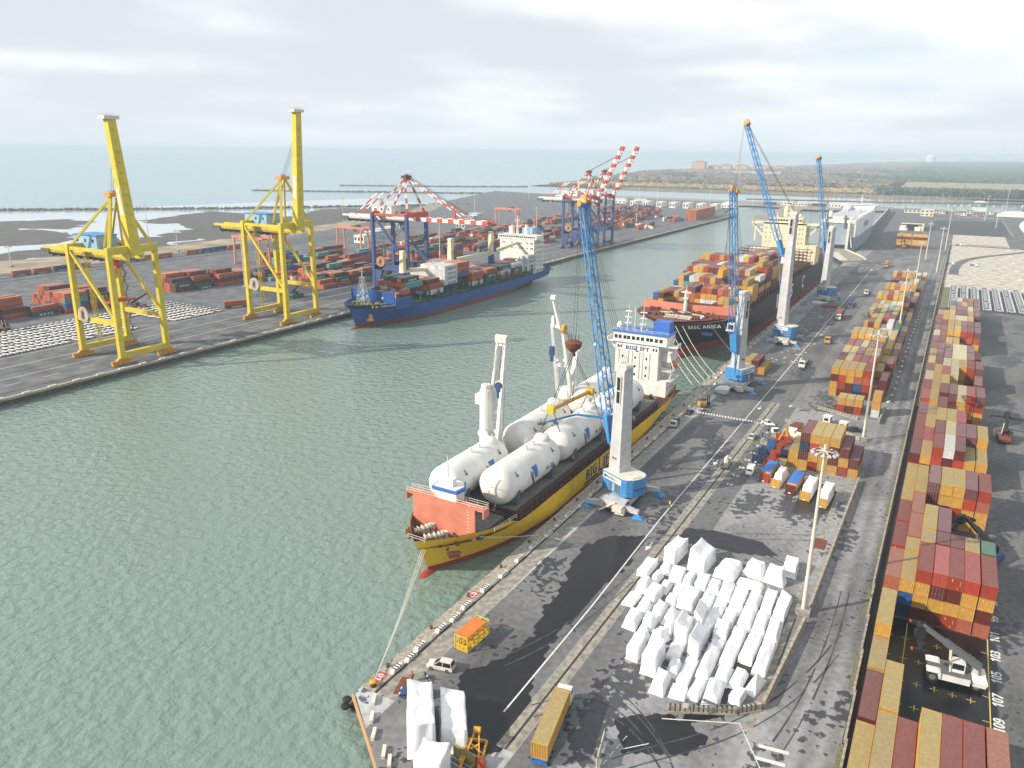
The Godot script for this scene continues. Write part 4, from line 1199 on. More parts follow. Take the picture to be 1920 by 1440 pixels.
	obj("side_gallery", h, "white", hu)
	ms = Sh.new()
	ms.tube(V(-254, 29.5, -452), V(-254, 42, -452), 0.7, 0.3).box(V(-254, 35, -452), V(6, 0.3, 1)).box(V(-254, 39, -452), V(4, 0.3, 1)).tube(V(-248, 29.5, -454), V(-248, 36, -454), 1.4, 1.2).box(V(-260, 32, -455), V(3, 5, 3)).tube(V(-257, 29.5, -450), V(-257, 37, -450), 0.3)
	for i in 9: ms.tube(V(-264 + i * 3.0, 29.5, -450), V(-264 + i * 3.0, 31.5 + i % 3, -450), 0.12)
	ms.rail(V(-266, 29.6, -448.2), V(-238, 29.6, -448.2), 1.1, 0.06)
	obj("mast", ms, "white", hu)
	obj("funnel", Sh.new().bb(-257, -249, 20, 33, -464, -471), "light_blue", hu)
	write("HUDSON EXPRESS", 0.75, V(-239.3, 8.3, -296.5), Basis(V(0.42, 0, -1).normalized(), V(0, 1, 0), V(1, 0, 0.42).normalized()), "letter_white", o)
	obj("anchor", Sh.new().box(V(-244.2, 3.4, -287.8), V(1.6, 3.0, 1.2), Basis(Vector3.UP, 0.8)).box(V(-244.2, 2.2, -287.6), V(3.0, 1.0, 1.2), Basis(Vector3.UP, 0.8)), "machine_yellow", o)
	# its deck load
	var cols: Array = []
	for i in 11: cols.append(-240.3 - i * 2.34)
	var bays := [[-309.5, "- - - - - - - - - - -", 6.06, 9.2], [-307.5, "MS R W R O R M O - - -", 6.06, 9.6], [-315.5, "- A OD OO OD RD O OG R O -", 12.19, 14.0], [-331, "WR DOM WOO WOO OOW MOO OOO ROO OO O -", 12.19, 8.4], [-345, "WWWW WWWW WWWW WWWW WWWW WWWW WWWW WWW WWW WW W", 12.19, 11.8],
		[-357.5, "BOO OOO OOO OOO ORW ROO OOB OOO OOO OO O", 12.19, 14.6], [-372.5, "WOO GDO MMO OON OOO MOB OOB ROO OO OO O", 12.19, 7.4], [-388, "GDO ODO NOB OOM OON OOO OOO ROO ORO OO O", 12.19, 7.4], [-405, "OWD NOB OOM OMM OMM OOM MMM OOO OO OO O", 12.19, 7.0], [-420, "ODW OOM MMM MMM OOM OOM OMM OOM OO OO O", 12.19, 7.0],
		[-436, "- WWWW WMW OMM WOM OOM OOM OM OO O -", 6.06, 7.4], [-439, "WWWW - - - - - - - - - -", 12.19, 7.6]]
	for b in bays: block(cols, [[b[0], b[1]]], "of the blue ship", "containers on the blue ship", "basin", "bay", b[3], b[2])

func black_ship() -> void:
	var o := thing("container_ship", V(0, 0, 0), "large black container ship with cream bridge behind the heavy lift ship", "ship")
	var front := [[-6.0, -322.0], [-2.5, -318.0], [4.0, -314.0], [14.0, -298.0], [18.5, -293.0]]
	var back := [[-6.0, -600.0], [-2.5, -615.0], [4.0, -624.0], [15.0, -626.0]]
	var top := [[293.0, 17.6], [330.0, 16.2], [345.0, 14.4], [630.0, 14.4]]
	var ent := [[-6.0, 110.0], [0.0, 92.0], [10.0, 52.0], [18.0, 30.0]]
	var run := [[-6.0, 100.0], [0.0, 60.0], [10.0, 26.0]]
	obj("hull", hull(-97.5, 43, 1.6, top, front, back, ent, run, 2.1, 2.2, -1, 0.9), "hull_black", o)
	obj("boot_topping", hull(-97.5, 43, -6.0, [[0.0, 1.6]], front, back, ent, run, 2.1, 2.2), "boot_red", o)
	var bulb := Sh.new()
	bulb.x = Transform3D(Basis(Vector3.RIGHT, PI / 2), V(-97.5, -3.0, -326))
	bulb.lathe([[0.0, 3.2], [7.0, 3.4], [12.0, 2.8], [15.0, 1.8], [16.6, 0.4]], 14)
	obj("bulbous_bow", bulb, "boot_red", o, true)
	obj("fore_deck", deck_of(-97.5, 43, 15.6, -295.5, -328, 30, 2.1), "deck_red", o)
	obj("main_deck", deck_of(-97.5, 43, 13.9, -327, -622, 0.5, 2, 0.3), "deck_red", o)
	obj("breakwater_wall", Sh.new().prism(poly([-118.2, -327.6, -97.5, -325, -76.9, -327.6, -76.9, -328.4, -97.5, -325.8, -118.2, -328.4]), 14.6, 19.0), "salmon", o)
	for p in [[-104, -316, 0.3], [-100, -311, 0.1], [-94, -311, -0.1], [-90, -316, -0.3], [-97, -319, 0]]: winch(o, V(p[0], 15.6, p[1]), p[2])
	var gear := Sh.new()
	for i in 90: gear.box(V(-97.5 + rng.randf_range(-16, 16), 16.2, rng.randf_range(-325, -311)), V(rng.randf_range(0.4, 2.0), rng.randf_range(0.5, 1.6), rng.randf_range(0.4, 1.5)), Basis(Vector3.UP, rng.randf() * 3))
	tag(obj("mooring_gear", gear, "rust", o), "", "", "", "stuff")
	obj("foremast", Sh.new().tube(V(-97.5, 15.6, -323.6), V(-97.5, 25.5, -323.6), 0.9, 0.6, 10).box(V(-97.5, 24.6, -323.6), V(4.2, 0.5, 1.0)).box(V(-97.5, 22, -323.2), V(2.4, 0.4, 1.2)).tube(V(-97.5, 25, -323.6), V(-97.5, 27.5, -323.6), 0.15), "white", o)
	write("MSC ARICA", 1.35, V(-84.6, 13.4, -309.6), Basis(V(0.75, 0, -0.66), V(-0.22, 0.94, -0.25).normalized(), V(0.66, 0.3, 0.75).normalized()), "letter_white", o, "lettering", 1.5)
	var fx := Basis(V(0, 0, -1), V(0, 1, 0), V(1, 0, 0))
	var x := -417.0
	for c in ["M", "S", "C"]:
		write(c, 7.4, V(-75.9, 8.4, x), fx, "letter_white", o, "lettering", 1.25)
		x -= 36
	obj("draught_plate", Sh.new().bb(-86.6, -82, 9.2, 10.4, -313.2, -313), "paint_blue", o)
	# house
	var h := Sh.new()
	h.bb(-111, -84, 14, 39.5, -529, -543).bb(-84, -76.4, 14, 26, -527, -543).bb(-118.6, -111, 14, 22, -529, -543)
	h.bb(-119, -76, 38.6, 39.6, -529, -536).bb(-118.9, -118.4, 39, 40.6, -529, -536).bb(-76.6, -76.1, 39, 40.6, -529, -536)
	for k in [[-84.2, -76.4, 30.0, 38.6], [-110.8, -118.8, 30.0, 38.6]]:
		h.bar(V(k[0], k[2], -532), V(k[1], k[3], -532), 1.4, 1.2); h.bar(V(k[1] - 0.4 * signf(k[1] - k[0]), 26, -540), V(k[1] - 0.4 * signf(k[1] - k[0]), 39, -540), 0.9)
		h.bar(V(k[0], 35, -542), V(k[1], 35, -542), 0.8)
	h.bb(-108, -87, 39.5, 42.4, -530, -540)
	var hu := obj("deck_house", h, "cream", o)
	var wx: Array = []
	for i in 12: wx.append(-107 + i * 1.72)
	windows(hu, -529.98, wx, [41.2], 1.25, 1.1)
	windows(hu, -528.98, [-109, -106, -92, -88, -86], [36, 33, 30, 27], 0.6, 0.7)
	windows(hu, -526.98, [-81.5, -78.5], [22], 0.9, 0.9)
	side_windows(hu, -84, [-531, -534, -537, -540], [29, 32, 35], 0.7, 0.8)
	var ms := Sh.new()
	for d in [-2.0, 2.0]: ms.bar(V(-97 + d, 42.4, -535), V(-97 + d * 0.3, 51, -535), 0.4)
	for y in [45.0, 48.0, 50.5]: ms.box(V(-97, y, -535), V(5.4 - (y - 45) * 0.4, 0.4, 1.6))
	ms.tube(V(-97, 50, -535), V(-97, 54, -535), 0.2).tube(V(-104, 42, -536), V(-104, 46, -536), 0.3).lathe([[42.6, 0.3], [43.2, 1.2], [44.4, 1.2], [45.2, 0.2]], 10, V(-90, 0, -537)).rail(V(-108, 42.4, -530.2), V(-87, 42.4, -530.2), 1.2, 0.07)
	obj("mast", ms, "cream", hu)
	obj("funnel", Sh.new().bb(-102, -92, 14, 41, -555, -570).tube(V(-99, 41, -560), V(-99, 46, -560), 1.2).tube(V(-95, 41, -560), V(-95, 45, -560), 1.0).lathe([[41, 1.9], [48, 1.7]], 12, V(-104, 0, -566)), "cream", hu)
	var lr := Sh.new()
	for i in 3:
		var z := -487.0 - i * 13.0
		for yy in 6: lr.bb(-118, -77, 15 + yy * 2.0, 15.25 + yy * 2.0, z - 0.5, z + 0.5)
		for k in 18: lr.bar(V(-118 + k * 2.41, 14, z), V(-118 + k * 2.41, 25.5, z), 0.22)
	for i in 24:
		lr.bar(V(-76.6, 13.9, -345 - i * 7.6), V(-76.6, 17.2, -345 - i * 7.6), 0.5)
	obj("lashing_bridge", lr, "coaming", o)
	obj("hatch_cover", Sh.new().bb(-117.4, -78, 13.9, 16.4, -340, -524), "coaming", o)
	# load
	var cols: Array = []
	for i in 16: cols.append(-78.6 - i * 2.52)
	var bays := [[-338.5, "T Y YY RY M - - - - - - - - - YM RB", 6.06, 15.4], [-345.5, "MR TY MRY MRR WRS WYM WYO WYR YR OSU MYR TU OY TM TR BY", 12.19, 15.6], [-359.5, "YYY YYYY NOYM MYYR MYYU MMYU MRRU MRYY MYPU MYYR MYUC MYAW MYAN MWYY RWB -", 12.19, 15.8], [-373.5, "MYMW MYOY MMMOC MMMMR MYOMY YYYMU MMYBY MMYRY MMMMM MMRYM MMRYR MMYYY MMMYY MMMYR MMYR WYY", 12.19, 16],
		[-388, "MYMMR MYMYRY MYMYY MMRMM YMMMR MMYYM MMYMR MMYYR MMYRB MMYYW MMYYR MMMMR MMMMM MYYYM MYMYM YMYR", 12.19, 16], [-402, "MMYY MYMMY MMRRYY MMRRY MMYYMR MMRRMY MMYYYW MMYRYY MMYYRM MMMYYR MMYYRY MMRRYR MMRRMR MMMRYY MMYRRY MYYM", 12.19, 16], [-417, "MYYY MMYYR MMYYRM MMMYYR MMMYRY MMYYRU MMYYRU - - - - - - - - -", 12.19, 16],
		[-431, "YMMY MMYYRR MMYYRU MMYYYC MMYYRU MMMYYU MMYYRS - - - - - - - - -", 12.19, 16], [-446, "MMYY MMYYR MMYYRU MMYYRU MMYYRU MMMYY MMY - - - - - - - - -", 12.19, 16], [-461, "M MY MMY MMYR MMYR MMY MM - - - - - - - - -", 12.19, 16]]
	for b in bays: block(cols, [[b[0], b[1]]], "of the black ship", "containers on the black ship", "quay", "bay", b[3], b[2])

func roro_ship() -> void:
	var o := thing("car_carrier", V(0, 0, 0), "white and grey car carrier with its stern ramp lowered on the far quay", "ship")
	var p := poly([-107, -752, -78, -752, -77, -770, -77, -900, -80, -925, -91, -952, -100, -930, -107, -900])
	var lower := poly([-106, -756, -79, -756, -77.4, -775, -77.4, -860, -82, -885, -91, -905, -100, -885, -106.6, -860])
	var s := Sh.new()
	var rings: Array = []
	for y in [[-5.0, 0.0], [12.0, 0.9]]:
		var l := PackedVector3Array()
		for i in p.size():
			var q := lower[i].lerp(p[i], y[1])
			l.append(V(q.x, y[0], q.y))
		rings.append(l)
	s.loft(rings)
	obj("lower_hull", s, "roro_grey", o)
	var u := Sh.new()
	rings = []
	for y in [[12.0, 0.9], [27.0, 1.0]]:
		var l := PackedVector3Array()
		for i in p.size():
			var q := lower[i].lerp(p[i], y[1])
			l.append(V(q.x, y[0], q.y))
		rings.append(l)
	u.loft(rings)
	obj("upper_hull", u, "roro_white", o)
	obj("stern_wall", Sh.new().bb(-105.5, -84.6, 2, 24, -751.6, -752.2), "roro_grey", o)
	obj("ramp_opening", Sh.new().bb(-104, -84.6, -1.0, 5, -751.2, -752.1), "black", o)
	obj("quarter_post", Sh.new().bb(-84.4, -82.4, 0, 25, -748.5, -752).bb(-84.6, -78, 25, 27, -750.5, -752).bar(V(-83.4, 23, -750), V(-79.4, 3, -750.5), 1.0), "offwhite", o)
	obj("stern_beam", Sh.new().bb(-107, -78, 24.2, 27.1, -750.8, -752.3), "roro_white", o)
	for x in [-102.4, -87.0]: obj("hoist_tower", Sh.new().bb(x - 0.7, x + 0.7, 20, 31, -750, -751.8), "grey_dark", o)
	obj("top_deck", Sh.new().bb(-106.6, -77.6, 27.1, 27.4, -753, -925), "grey_paint", o)
	u = Sh.new()
	for i in 12: u.bb(-79.2, -77.8, 27.4, 29.4, -775 - i * 11, -782 - i * 11)
	u.bb(-104, -82, 27.4, 29.2, -752.4, -757).bb(-106, -100, 27.4, 31, -880, -905).bb(-106, -78, 27.4, 32.5, -905, -922).bb(-112, -76, 30.5, 32.5, -908, -914)
	var h := obj("superstructure", u, "roro_white", o)
	windows(h, -904.98, [-104, -102, -100, -98, -96, -94, -92, -90, -88, -86, -84, -82, -80], [31.4], 1.5, 0.9)
	windows(h, -752.38, [-99, -88], [28.4], 2.0, 1.0)
	for x in [-101.0, -90.0]: obj("vent_house", Sh.new().bb(x - 2.2, x + 2.2, 27.4, 29.6, -862, -868), "grey_paint", h)
	obj("mast", Sh.new().tube(V(-92, 32, -912), V(-92, 42, -912), 0.5, 0.3).box(V(-92, 38, -912), V(7, 0.4, 1)).tube(V(-103, 27, -775), V(-103, 33, -775), 1.9, 1.7, 12), "roro_white", h)
	write("CZT", 2.2, V(-94, 27.43, -768), Basis(V(1, 0, 0), V(0, 0, -1), V(0, 1, 0)), "letter_black", o)
	var fx := Basis(V(0, 0, -1), V(0, 1, 0), V(1, 0, 0))
	write("EUKOR", 5.0, V(-76.9, 19.5, -826), fx, "roro_grey", o, "lettering", 1.6)
	# ramp
	var r := Sh.new()
	r.loft([PackedVector3Array([V(-104, 1.6, -751), V(-84, 1.6, -751), V(-84, 0.9, -751), V(-104, 0.9, -751)]), PackedVector3Array([V(-88, 1.1, -700), V(-66, 1.1, -705), V(-66, 0.4, -705), V(-88, 0.4, -700)]), PackedVector3Array([V(-74.5, 0.4, -664), V(-61, 0.4, -690), V(-61, 0.05, -690), V(-74.5, 0.05, -664)])])
	obj("stern_ramp", r, "concrete", o)
	r = Sh.new()
	r.bar(V(-84, 1.6, -748), V(-66, 1.2, -705), 0.8, 1.6); r.bar(V(-66, 1.2, -705), V(-60.6, 0.3, -693), 0.7, 0.9)
	obj("ramp_kerb", r, "cream", o)
	r = Sh.new()
	for d in [0.0, 5.0]: r.truss(V(-92 + d, 2.2, -712), V(-76 + d * 0.6, 1.2, -668), 2.0, 1.6, 1.2, 0.8, 9, 0.25, 0.14)
	obj("ramp_frame", r, "offwhite", o)


# ---- harbour cranes ------------------------------------------------------------------------------------------------
# A mobile harbour crane: chassis on four outrigger pads along the quay; the upper works turned by az (0 = towards +x), boom tip at (r, y).
func harbour_crane(at: Vector3, az: float, tower: float, foot: float, r: float, y: float, label: String, rope_to: Vector3) -> Node3D:
	var o := thing("harbour_crane", at, label, "crane", "mobile harbour cranes along the near quay")
	var s := Sh.new()
	s.bb(-3.2, 3.2, 1.0, 2.6, -6.6, 6.6)
	for z in [-6.2, 6.2]: s.bb(-3.4, 3.2, 0.9, 3.0, z - 1.3, z + 1.3)
	s.lathe([[2.4, 2.6], [3.2, 2.5]], 20)
	var ch := obj("chassis", s, "grey_paint", o)
	obj("gangway", Sh.new().bar(V(-3.0, 0.4, 8.6), V(0.8, 2.8, 7.6), 0.7, 0.3).bb(0.6, 3.0, 1.1, 2.4, 7.6, 9.2), "offwhite", ch)
	obj("equipment_box", Sh.new().bb(1.2, 3.4, 0.5, 1.7, 7.6, 8.8), "white", ch)
	obj("warning_sign", Sh.new().tri(V(-2.6, 1.5, 7.53), V(-1.4, 1.5, 7.53), V(-2.0, 2.5, 7.53)), "machine_yellow", ch)
	for sx in [-1, 1]:
		for sz in [-1, 1]:
			obj("outrigger", Sh.new().taper(V(sx * 2.6, 1.7, sz * 6.6), V(sx * 6.6, 1.5, sz * 7.4), 1.2, 1.3, 0.9, 0.9).tube(V(sx * 6.5, 0.4, sz * 7.4), V(sx * 6.5, 2.3, sz * 7.4), 0.28, 0.28, 10), "grey_paint", ch)
			var p := Sh.new()
			p.loft([PackedVector3Array([V(-1.3, 0.03, 1.1), V(1.3, 0.03, 1.1), V(1.3, 0.03, -1.1), V(-1.3, 0.03, -1.1)]), PackedVector3Array([V(-1.3, 0.2, 1.1), V(1.3, 0.2, 1.1), V(1.3, 0.2, -1.1), V(-1.3, 0.2, -1.1)]), PackedVector3Array([V(-0.35, 0.75, 0.3), V(0.35, 0.75, 0.3), V(0.35, 0.75, -0.3), V(-0.35, 0.75, -0.3)])])
			var pad := obj("outrigger_pad", p, "crane_blue", o)
			pad.position = V(sx * 6.5, 0, sz * 7.4); pad.rotation.y = 0.2 * sz
	for k in 6:
		for x in [-2.6, 2.6]: obj("wheel", Sh.new().tube(V(x - 0.5, 0.7, -4.6 + k * 1.85), V(x + 0.5, 0.7, -4.6 + k * 1.85), 0.7, 0.7, 12), "rubber", ch)
	# upper works as one turned part
	var t := Transform3D(Basis(Vector3.UP, az), Vector3.ZERO)
	var arc := PackedVector2Array([Vector2(4.2, -3.6), Vector2(4.2, 3.6), Vector2(-3.2, 3.6)])
	for i in 7: arc.append(Vector2(-3.2 - 2.2 * sin(PI * i / 6.0), 3.6 * cos(PI * i / 6.0)))
	arc.append(Vector2(-3.2, -3.6))
	s = Sh.new(); s.x = t
	s.prism(arc, 3.2, 7.6)
	var ho := obj("machine_house", s, "crane_blue", o)
	s = Sh.new(); s.x = t
	var big := PackedVector2Array()
	for q in arc: big.append(q * 0.985)
	s.prism(big, 7.6, 7.7); s.bb(-4.6, -2.2, 7.65, 7.9, -1.6, 1.2)
	obj("house_roof", s, "offwhite", ho)
	for i in 3:
		s = Sh.new(); s.x = t
		var band := PackedVector2Array()
		for q in arc: band.append(q * 1.006)
		s.prism(band, 4.3 + i * 1.05, 4.36 + i * 1.05)
		obj("panel_seam", s, "paint_blue", ho)
	for sz in [-1, 1]:
		s = Sh.new(); s.x = t
		s.bb(-2.9, 3.7, 5.9, 7.25, sz * 3.6, sz * 3.68)
		var sg := obj("sign", s, "white", ho)
		var b := t.basis * Basis(V(sz, 0, 0), V(0, 1, 0), V(0, 0, sz))
		write("LORENZINI & C", 0.56, t * V(0.95, 6.55, sz * 3.69), b, "letter_black", sg, "lettering", 0.86)
		s = Sh.new(); s.x = t
		s.bb(-2.5, -1.7, 6.2, 6.95, sz * 3.68, sz * 3.71) if sz > 0 else s.bb(3.4, 2.7, 6.2, 6.95, sz * 3.68, sz * 3.71)
		obj("emblem", s, "letter_navy", sg)
		for k in 4:
			s = Sh.new(); s.x = t
			s.bb(-2.6 + k * 1.05, -1.75 + k * 1.05, 3.6, 5.5, sz * 3.6, sz * 3.65)
			obj("louvre_door", s, "light_blue" if k == 2 else "grey_dark", ho)
	s = Sh.new(); s.x = t
	for k in 4: s.bb(-3.6 - k * 0.35, -3.45 - k * 0.35, 3.25, 4.4, 3.58 - k * 0.1, 3.66 - k * 0.1)
	obj("hazard_stripe", s, "machine_yellow", ho)
	write("TEREX GOTTWALD", 0.3, t * V(-5.43, 5.05, 0), t.basis * Basis(V(0, 0, 1), V(0, 1, 0), V(-1, 0, 0)), "letter_navy", ho)
	s = Sh.new(); s.x = t
	s.taper(V(2.1, 7.6, 0), V(2.1, tower, 0), 4.0, 3.6, 2.9, 2.6)
	var tw := obj("tower", s, "grey_paint", o)
	for sz in [-1, 1]:
		s = Sh.new(); s.x = t
		s.bb(1.5, 2.7, tower - 8.6, tower - 1.9, sz * 1.48, sz * 1.62)
		obj("tower_window", s, "glass", tw)
		s = Sh.new(); s.x = t
		for yy in [-8.6, -5.4, -1.9]: s.bb(1.35, 2.85, tower + yy - 0.12, tower + yy + 0.12, sz * 1.5, sz * 1.7)
		for xx in [1.4, 2.8]: s.bb(xx - 0.1, xx + 0.1, tower - 8.6, tower - 1.9, sz * 1.5, sz * 1.7)
		obj("window_frame", s, "offwhite", tw)
		write("TEREX", 0.42, t * V(2.1, 11, sz * 1.99), t.basis * Basis(V(sz, 0, 0), V(0, 1, 0), V(0, 0, sz)), "letter_black", tw)
	s = Sh.new(); s.x = t
	for k in 3: s.tube(V(1.0 + k * 1.1, tower + 0.5, -1.1), V(1.0 + k * 1.1, tower + 0.5, 1.1), 0.75, 0.75, 14)
	obj("sheave", s, "offwhite", tw)
	s = Sh.new(); s.x = t
	for k in int((tower - 9) / 3.4): s.box(V(2.1, 9.5 + k * 3.4, 2.0 - k * 0.05), V(0.3, 0.7, 0.12)).box(V(3.1, 9.5 + k * 3.4, 2.0 - k * 0.05), V(0.16, 0.25, 0.12))
	obj("inspection_hatch", s, "grey_dark", tw)
	s = Sh.new(); s.x = t
	var cy := tower * 0.62
	s.bb(3.4, 6.2, cy, cy + 2.6, 0.4, 3.2).bb(3.2, 6.4, cy - 0.2, cy, 0.0, 3.6)
	var cb := obj("cab", s, "white", tw)
	s = Sh.new(); s.x = t
	s.bb(6.2, 6.26, cy + 0.6, cy + 2.3, 0.7, 2.9).bb(4.0, 5.8, cy + 0.8, cy + 2.2, 3.2, 3.26)
	obj("cab_window", s, "glass", cb)
	s = Sh.new(); s.x = t
	s.rail(V(3.2, cy, 3.5), V(6.4, cy, 3.5)); s.rail(V(0.4, cy - 0.4, 2.4), V(3.2, cy - 0.4, 2.4))
	obj("railing", s, "white", cb)
	# boom
	var f := V(5.2, foot, 0); var tip := V(r, y, 0)
	s = Sh.new(); s.x = t
	var m := f.lerp(tip, 0.12)
	s.taper(f, m, 2.6, 0.8, 2.9, 1.6)
	s.truss(m, tip, 2.9, 1.9, 2.0, 1.3, 16, 0.19, 0.09)
	s.bar(V(3.6, foot, 0), f, 2.2, 1.0)
	var bm := obj("boom", s, "crane_blue", o)
	s = Sh.new(); s.x = t
	s.box(tip, V(1.6, 1.0, 2.6))
	obj("boom_head", s, "paint_blue", bm)
	s = Sh.new(); s.x = t
	s.tube(tip + V(0.2, 1.3, -0.25), tip + V(0.2, 1.3, 0.25), 1.35, 1.35, 18)
	for z in [-1.5, 1.5]: s.tube(tip + V(-0.2, 0.6, z - 0.2), tip + V(-0.2, 0.6, z + 0.2), 0.8, 0.8, 12)
	var wh := obj("head_sheave", s, "machine_yellow", bm)
	s = Sh.new(); s.x = t
	for k in 10:
		var a := TAU * k / 10
		for z in [-0.3, 0.3]: s.bar(tip + V(0.2, 1.3, z), tip + V(0.2 + cos(a) * 1.2, 1.3 + sin(a) * 1.2, z), 0.14)
	obj("spoke", s, "offwhite", wh)
	s = Sh.new(); s.x = t
	s.tube(V(4.0, 5, -0.4), V(4.4, (5 + foot) / 2 + 1, -0.4), 0.38, 0.38, 10)
	s.tube(V(4.4, (5 + foot) / 2 + 1, -0.4), f.lerp(tip, 0.14), 0.22, 0.22, 10)
	obj("luffing_cylinder", s, "crane_blue", bm)
	s = Sh.new(); s.x = t
	for z in [-0.9, -0.3, 0.3, 0.9]: s.wire(V(2.1, tower + 1.0, z), tip + V(-0.2, 0.6, z), 0.05)
	obj("wire", s, "cable", bm)
	s = Sh.new()
	for d in [-0.4, 0.4]: s.wire(t * (tip + V(1.2, 0.6, d)), rope_to - at + V(d, 0, 0), 0.045)
	obj("hoist_rope", s, "cable", bm)
	obj("crane_light", Sh.new().box(t * f.lerp(tip, 0.42) + V(-1.2, 0, 0.6), V(0.6, 0.6, 0.6)), "offwhite", bm)
	return o

func ship_to_shore(z: float, scheme: String, raise: float, scale_: float, label: String) -> void:
	# gantry crane on rails, water at +x; hinge at the waterside leg; raise = angle of the boom above level
	var yel := scheme == "yellow"
	var col := "crane_yellow" if yel else "crane_navy"
	var k := scale_
	var o := thing("gantry_crane", V(-279, 0, z), label, "crane", "gantry cranes along the left quay")
	var w := 10.2 if yel else 9.6
	var top := 45.0 * k
	var lx := -25.5
	for x in [0.0, lx]:
		for d in [-1, 1]:
			var p := Sh.new()
			p.taper(V(x, 2.6, d * w), V(x, top, d * (w - (0.4 if yel else 0.0))), 1.9, 2.2, 1.7, 2.0)
			obj("leg", p, col, o)
			var bg := Sh.new()
			for i in 4: bg.bb(x - 0.7, x + 0.7, 0.15, 1.1, d * w - 4.2 + i * 2.3, d * w - 2.4 + i * 2.3)
			bg.prism(poly([x - 0.5, d * w - 4.0, x + 0.5, d * w - 4.0, x + 0.5, d * w + 4.6, x - 0.5, d * w + 4.6]), 1.0, 1.9)
			bg.taper(V(x, 1.6, d * w), V(x, 2.9, d * w), 1.2, 6.0, 1.4, 2.6)
			for i in 6: bg.tube(V(x - 0.5, 0.4, d * w - 3.6 + i * 1.5), V(x + 0.5, 0.4, d * w - 3.6 + i * 1.5), 0.42, 0.42, 10)
			obj("bogie", bg, "machine_yellow" if yel else "grey_dark", o)
	var s := Sh.new()
	for x in [0.0, lx]: obj("sill_beam", Sh.new().bb(x - 0.9, x + 0.9, 2.6, 4.8, -w, w), col, o)
	s = Sh.new()
	if yel:
		for d in [-1, 1]: s.bar(V(0, 16.4, d * w), V(lx, 16.4, d * w), 1.5, 1.8)
	else:
		for d in [-1, 1]:
			s.bar(V(0.8, 15, d * w), V(lx - 0.8, 15, d * w), 1.6, 3.4)
			s.loft([PackedVector3Array([V(lx - 1, 3, d * w - 0.8), V(lx - 1, 3, d * w + 0.8), V(lx + 3.5, 3, d * w + 0.8), V(lx + 3.5, 3, d * w - 0.8)]), PackedVector3Array([V(lx - 1, 16, d * w - 0.8), V(lx - 1, 16, d * w + 0.8), V(lx + 7.5, 16, d * w + 0.8), V(lx + 7.5, 16, d * w - 0.8)])])
	obj("portal_beam", s, col, o)
	for d in [-1, 1]: obj("diagonal", Sh.new().bar(V(-0.6, 17.5, d * w), V(lx + 0.8, top - 1.5, d * (w - 0.3)), 1.0, 1.1), col, o)
	s = Sh.new()
	for x in [0.0, lx]: s.bar(V(x, top - 0.6, -w - 0.6), V(x, top - 0.6, w + 0.6), 2.0, 2.8)
	for d in [-1, 1]: s.bar(V(0, top - 0.8, d * (w - 0.4)), V(lx, top - 0.8, d * (w - 0.4)), 1.1, 1.3)
	obj("portal_head", s, col if yel else "signal_red", o)
	# girder to the land side, boom to the water side
	s = Sh.new()
	var gy := top - 3.4
	for d in [-3.2, 3.2]: s.bar(V(2.0, gy, d), V(-54, gy, d), 1.3, 2.4)
	for i in 7: s.bar(V(-4 - i * 8.2, gy, -3.2), V(-4 - i * 8.2, gy, 3.2), 0.6)
	obj("trolley_girder", s, col if yel else "white", o)
	s = Sh.new()
	for d in [-4.6, 4.6]: s.rail(V(0, gy - 1.2, d), V(-54, gy - 1.2, d), 1.1, 0.06)
	for i in 18: s.wire(V(-20 - i * 1.9, gy - 1.4, -4.4), V(-21.9 - i * 1.9, gy - 1.4, -4.4), 0.07, 1.6, 4)
	for i in 8: s.box(V(-18 - i * 4.6, gy - 2.4, 0), V(1.0, 1.4, 4.6))
	s.box(V(-52, gy - 1.0, 0), V(5.5, 2.4, 9))
	obj("cable_festoon", s, "grey_dark", o)
	var dir := V(cos(raise), sin(raise), 0)
	var hinge := V(1.6, gy + 0.4, 0)
	var lng := 51.0 if yel else 50.0
	s = Sh.new()
	if yel:
		s.taper(hinge, hinge + dir * lng * k, 4.4, 3.4, 3.4, 2.6)
		var nrm := V(-sin(raise), cos(raise), 0)
		for i in 12: s.box(hinge + dir * (4 + i * 3.9) - nrm * 1.75, V(0.5, 0.5, 0.9))
		obj("boom", s, col, o)
		obj("boom_platform", Sh.new().box(hinge + dir * (lng * k + 0.4), V(3.6, 1.2, 6.2)).rail(hinge + dir * lng * k + V(-1.8, 0.8, -3), hinge + dir * lng * k + V(-1.8, 0.8, 3)).rail(hinge + dir * lng * k + V(1.8, 0.8, -3), hinge + dir * lng * k + V(1.8, 0.8, 3)), "offwhite", o)
		obj("name_board", Sh.new().box(hinge + dir * 20.5 + V(0, 0, 2.05), V(1.6, 10, 0.12), Basis(V(0, 0, 1), raise - PI / 2)), "white", o)
	else:
		for i in 13:
			s = Sh.new()
			for d in [-2.6, 2.6]: s.bar(hinge + dir * (lng / 13.0 * i) + V(0, 0, d), hinge + dir * (lng / 13.0 * (i + 1)) + V(0, 0, d), 1.2, 2.2)
			s.bar(hinge + dir * (lng / 13.0 * (i + 0.5)) + V(0, 0, -2.6), hinge + dir * (lng / 13.0 * (i + 0.5)) + V(0, 0, 2.6), 0.7)
			obj("boom_section", s, "signal_red" if i % 2 == 0 else "white", o)
	# A-frame and stays
	var apex := V(-6.5, top + 19.4 * k, 0)
	var stripes := func(a: Vector3, b: Vector3, wd: float, n: int) -> void:
		if yel:
			obj("stay", Sh.new().bar(a, b, wd), "crane_yellow", o)
		else:
			for i in n: obj("stay", Sh.new().bar(a.lerp(b, float(i) / n), a.lerp(b, (i + 1.0) / n), wd), "signal_red" if i % 2 == 0 else "white", o)
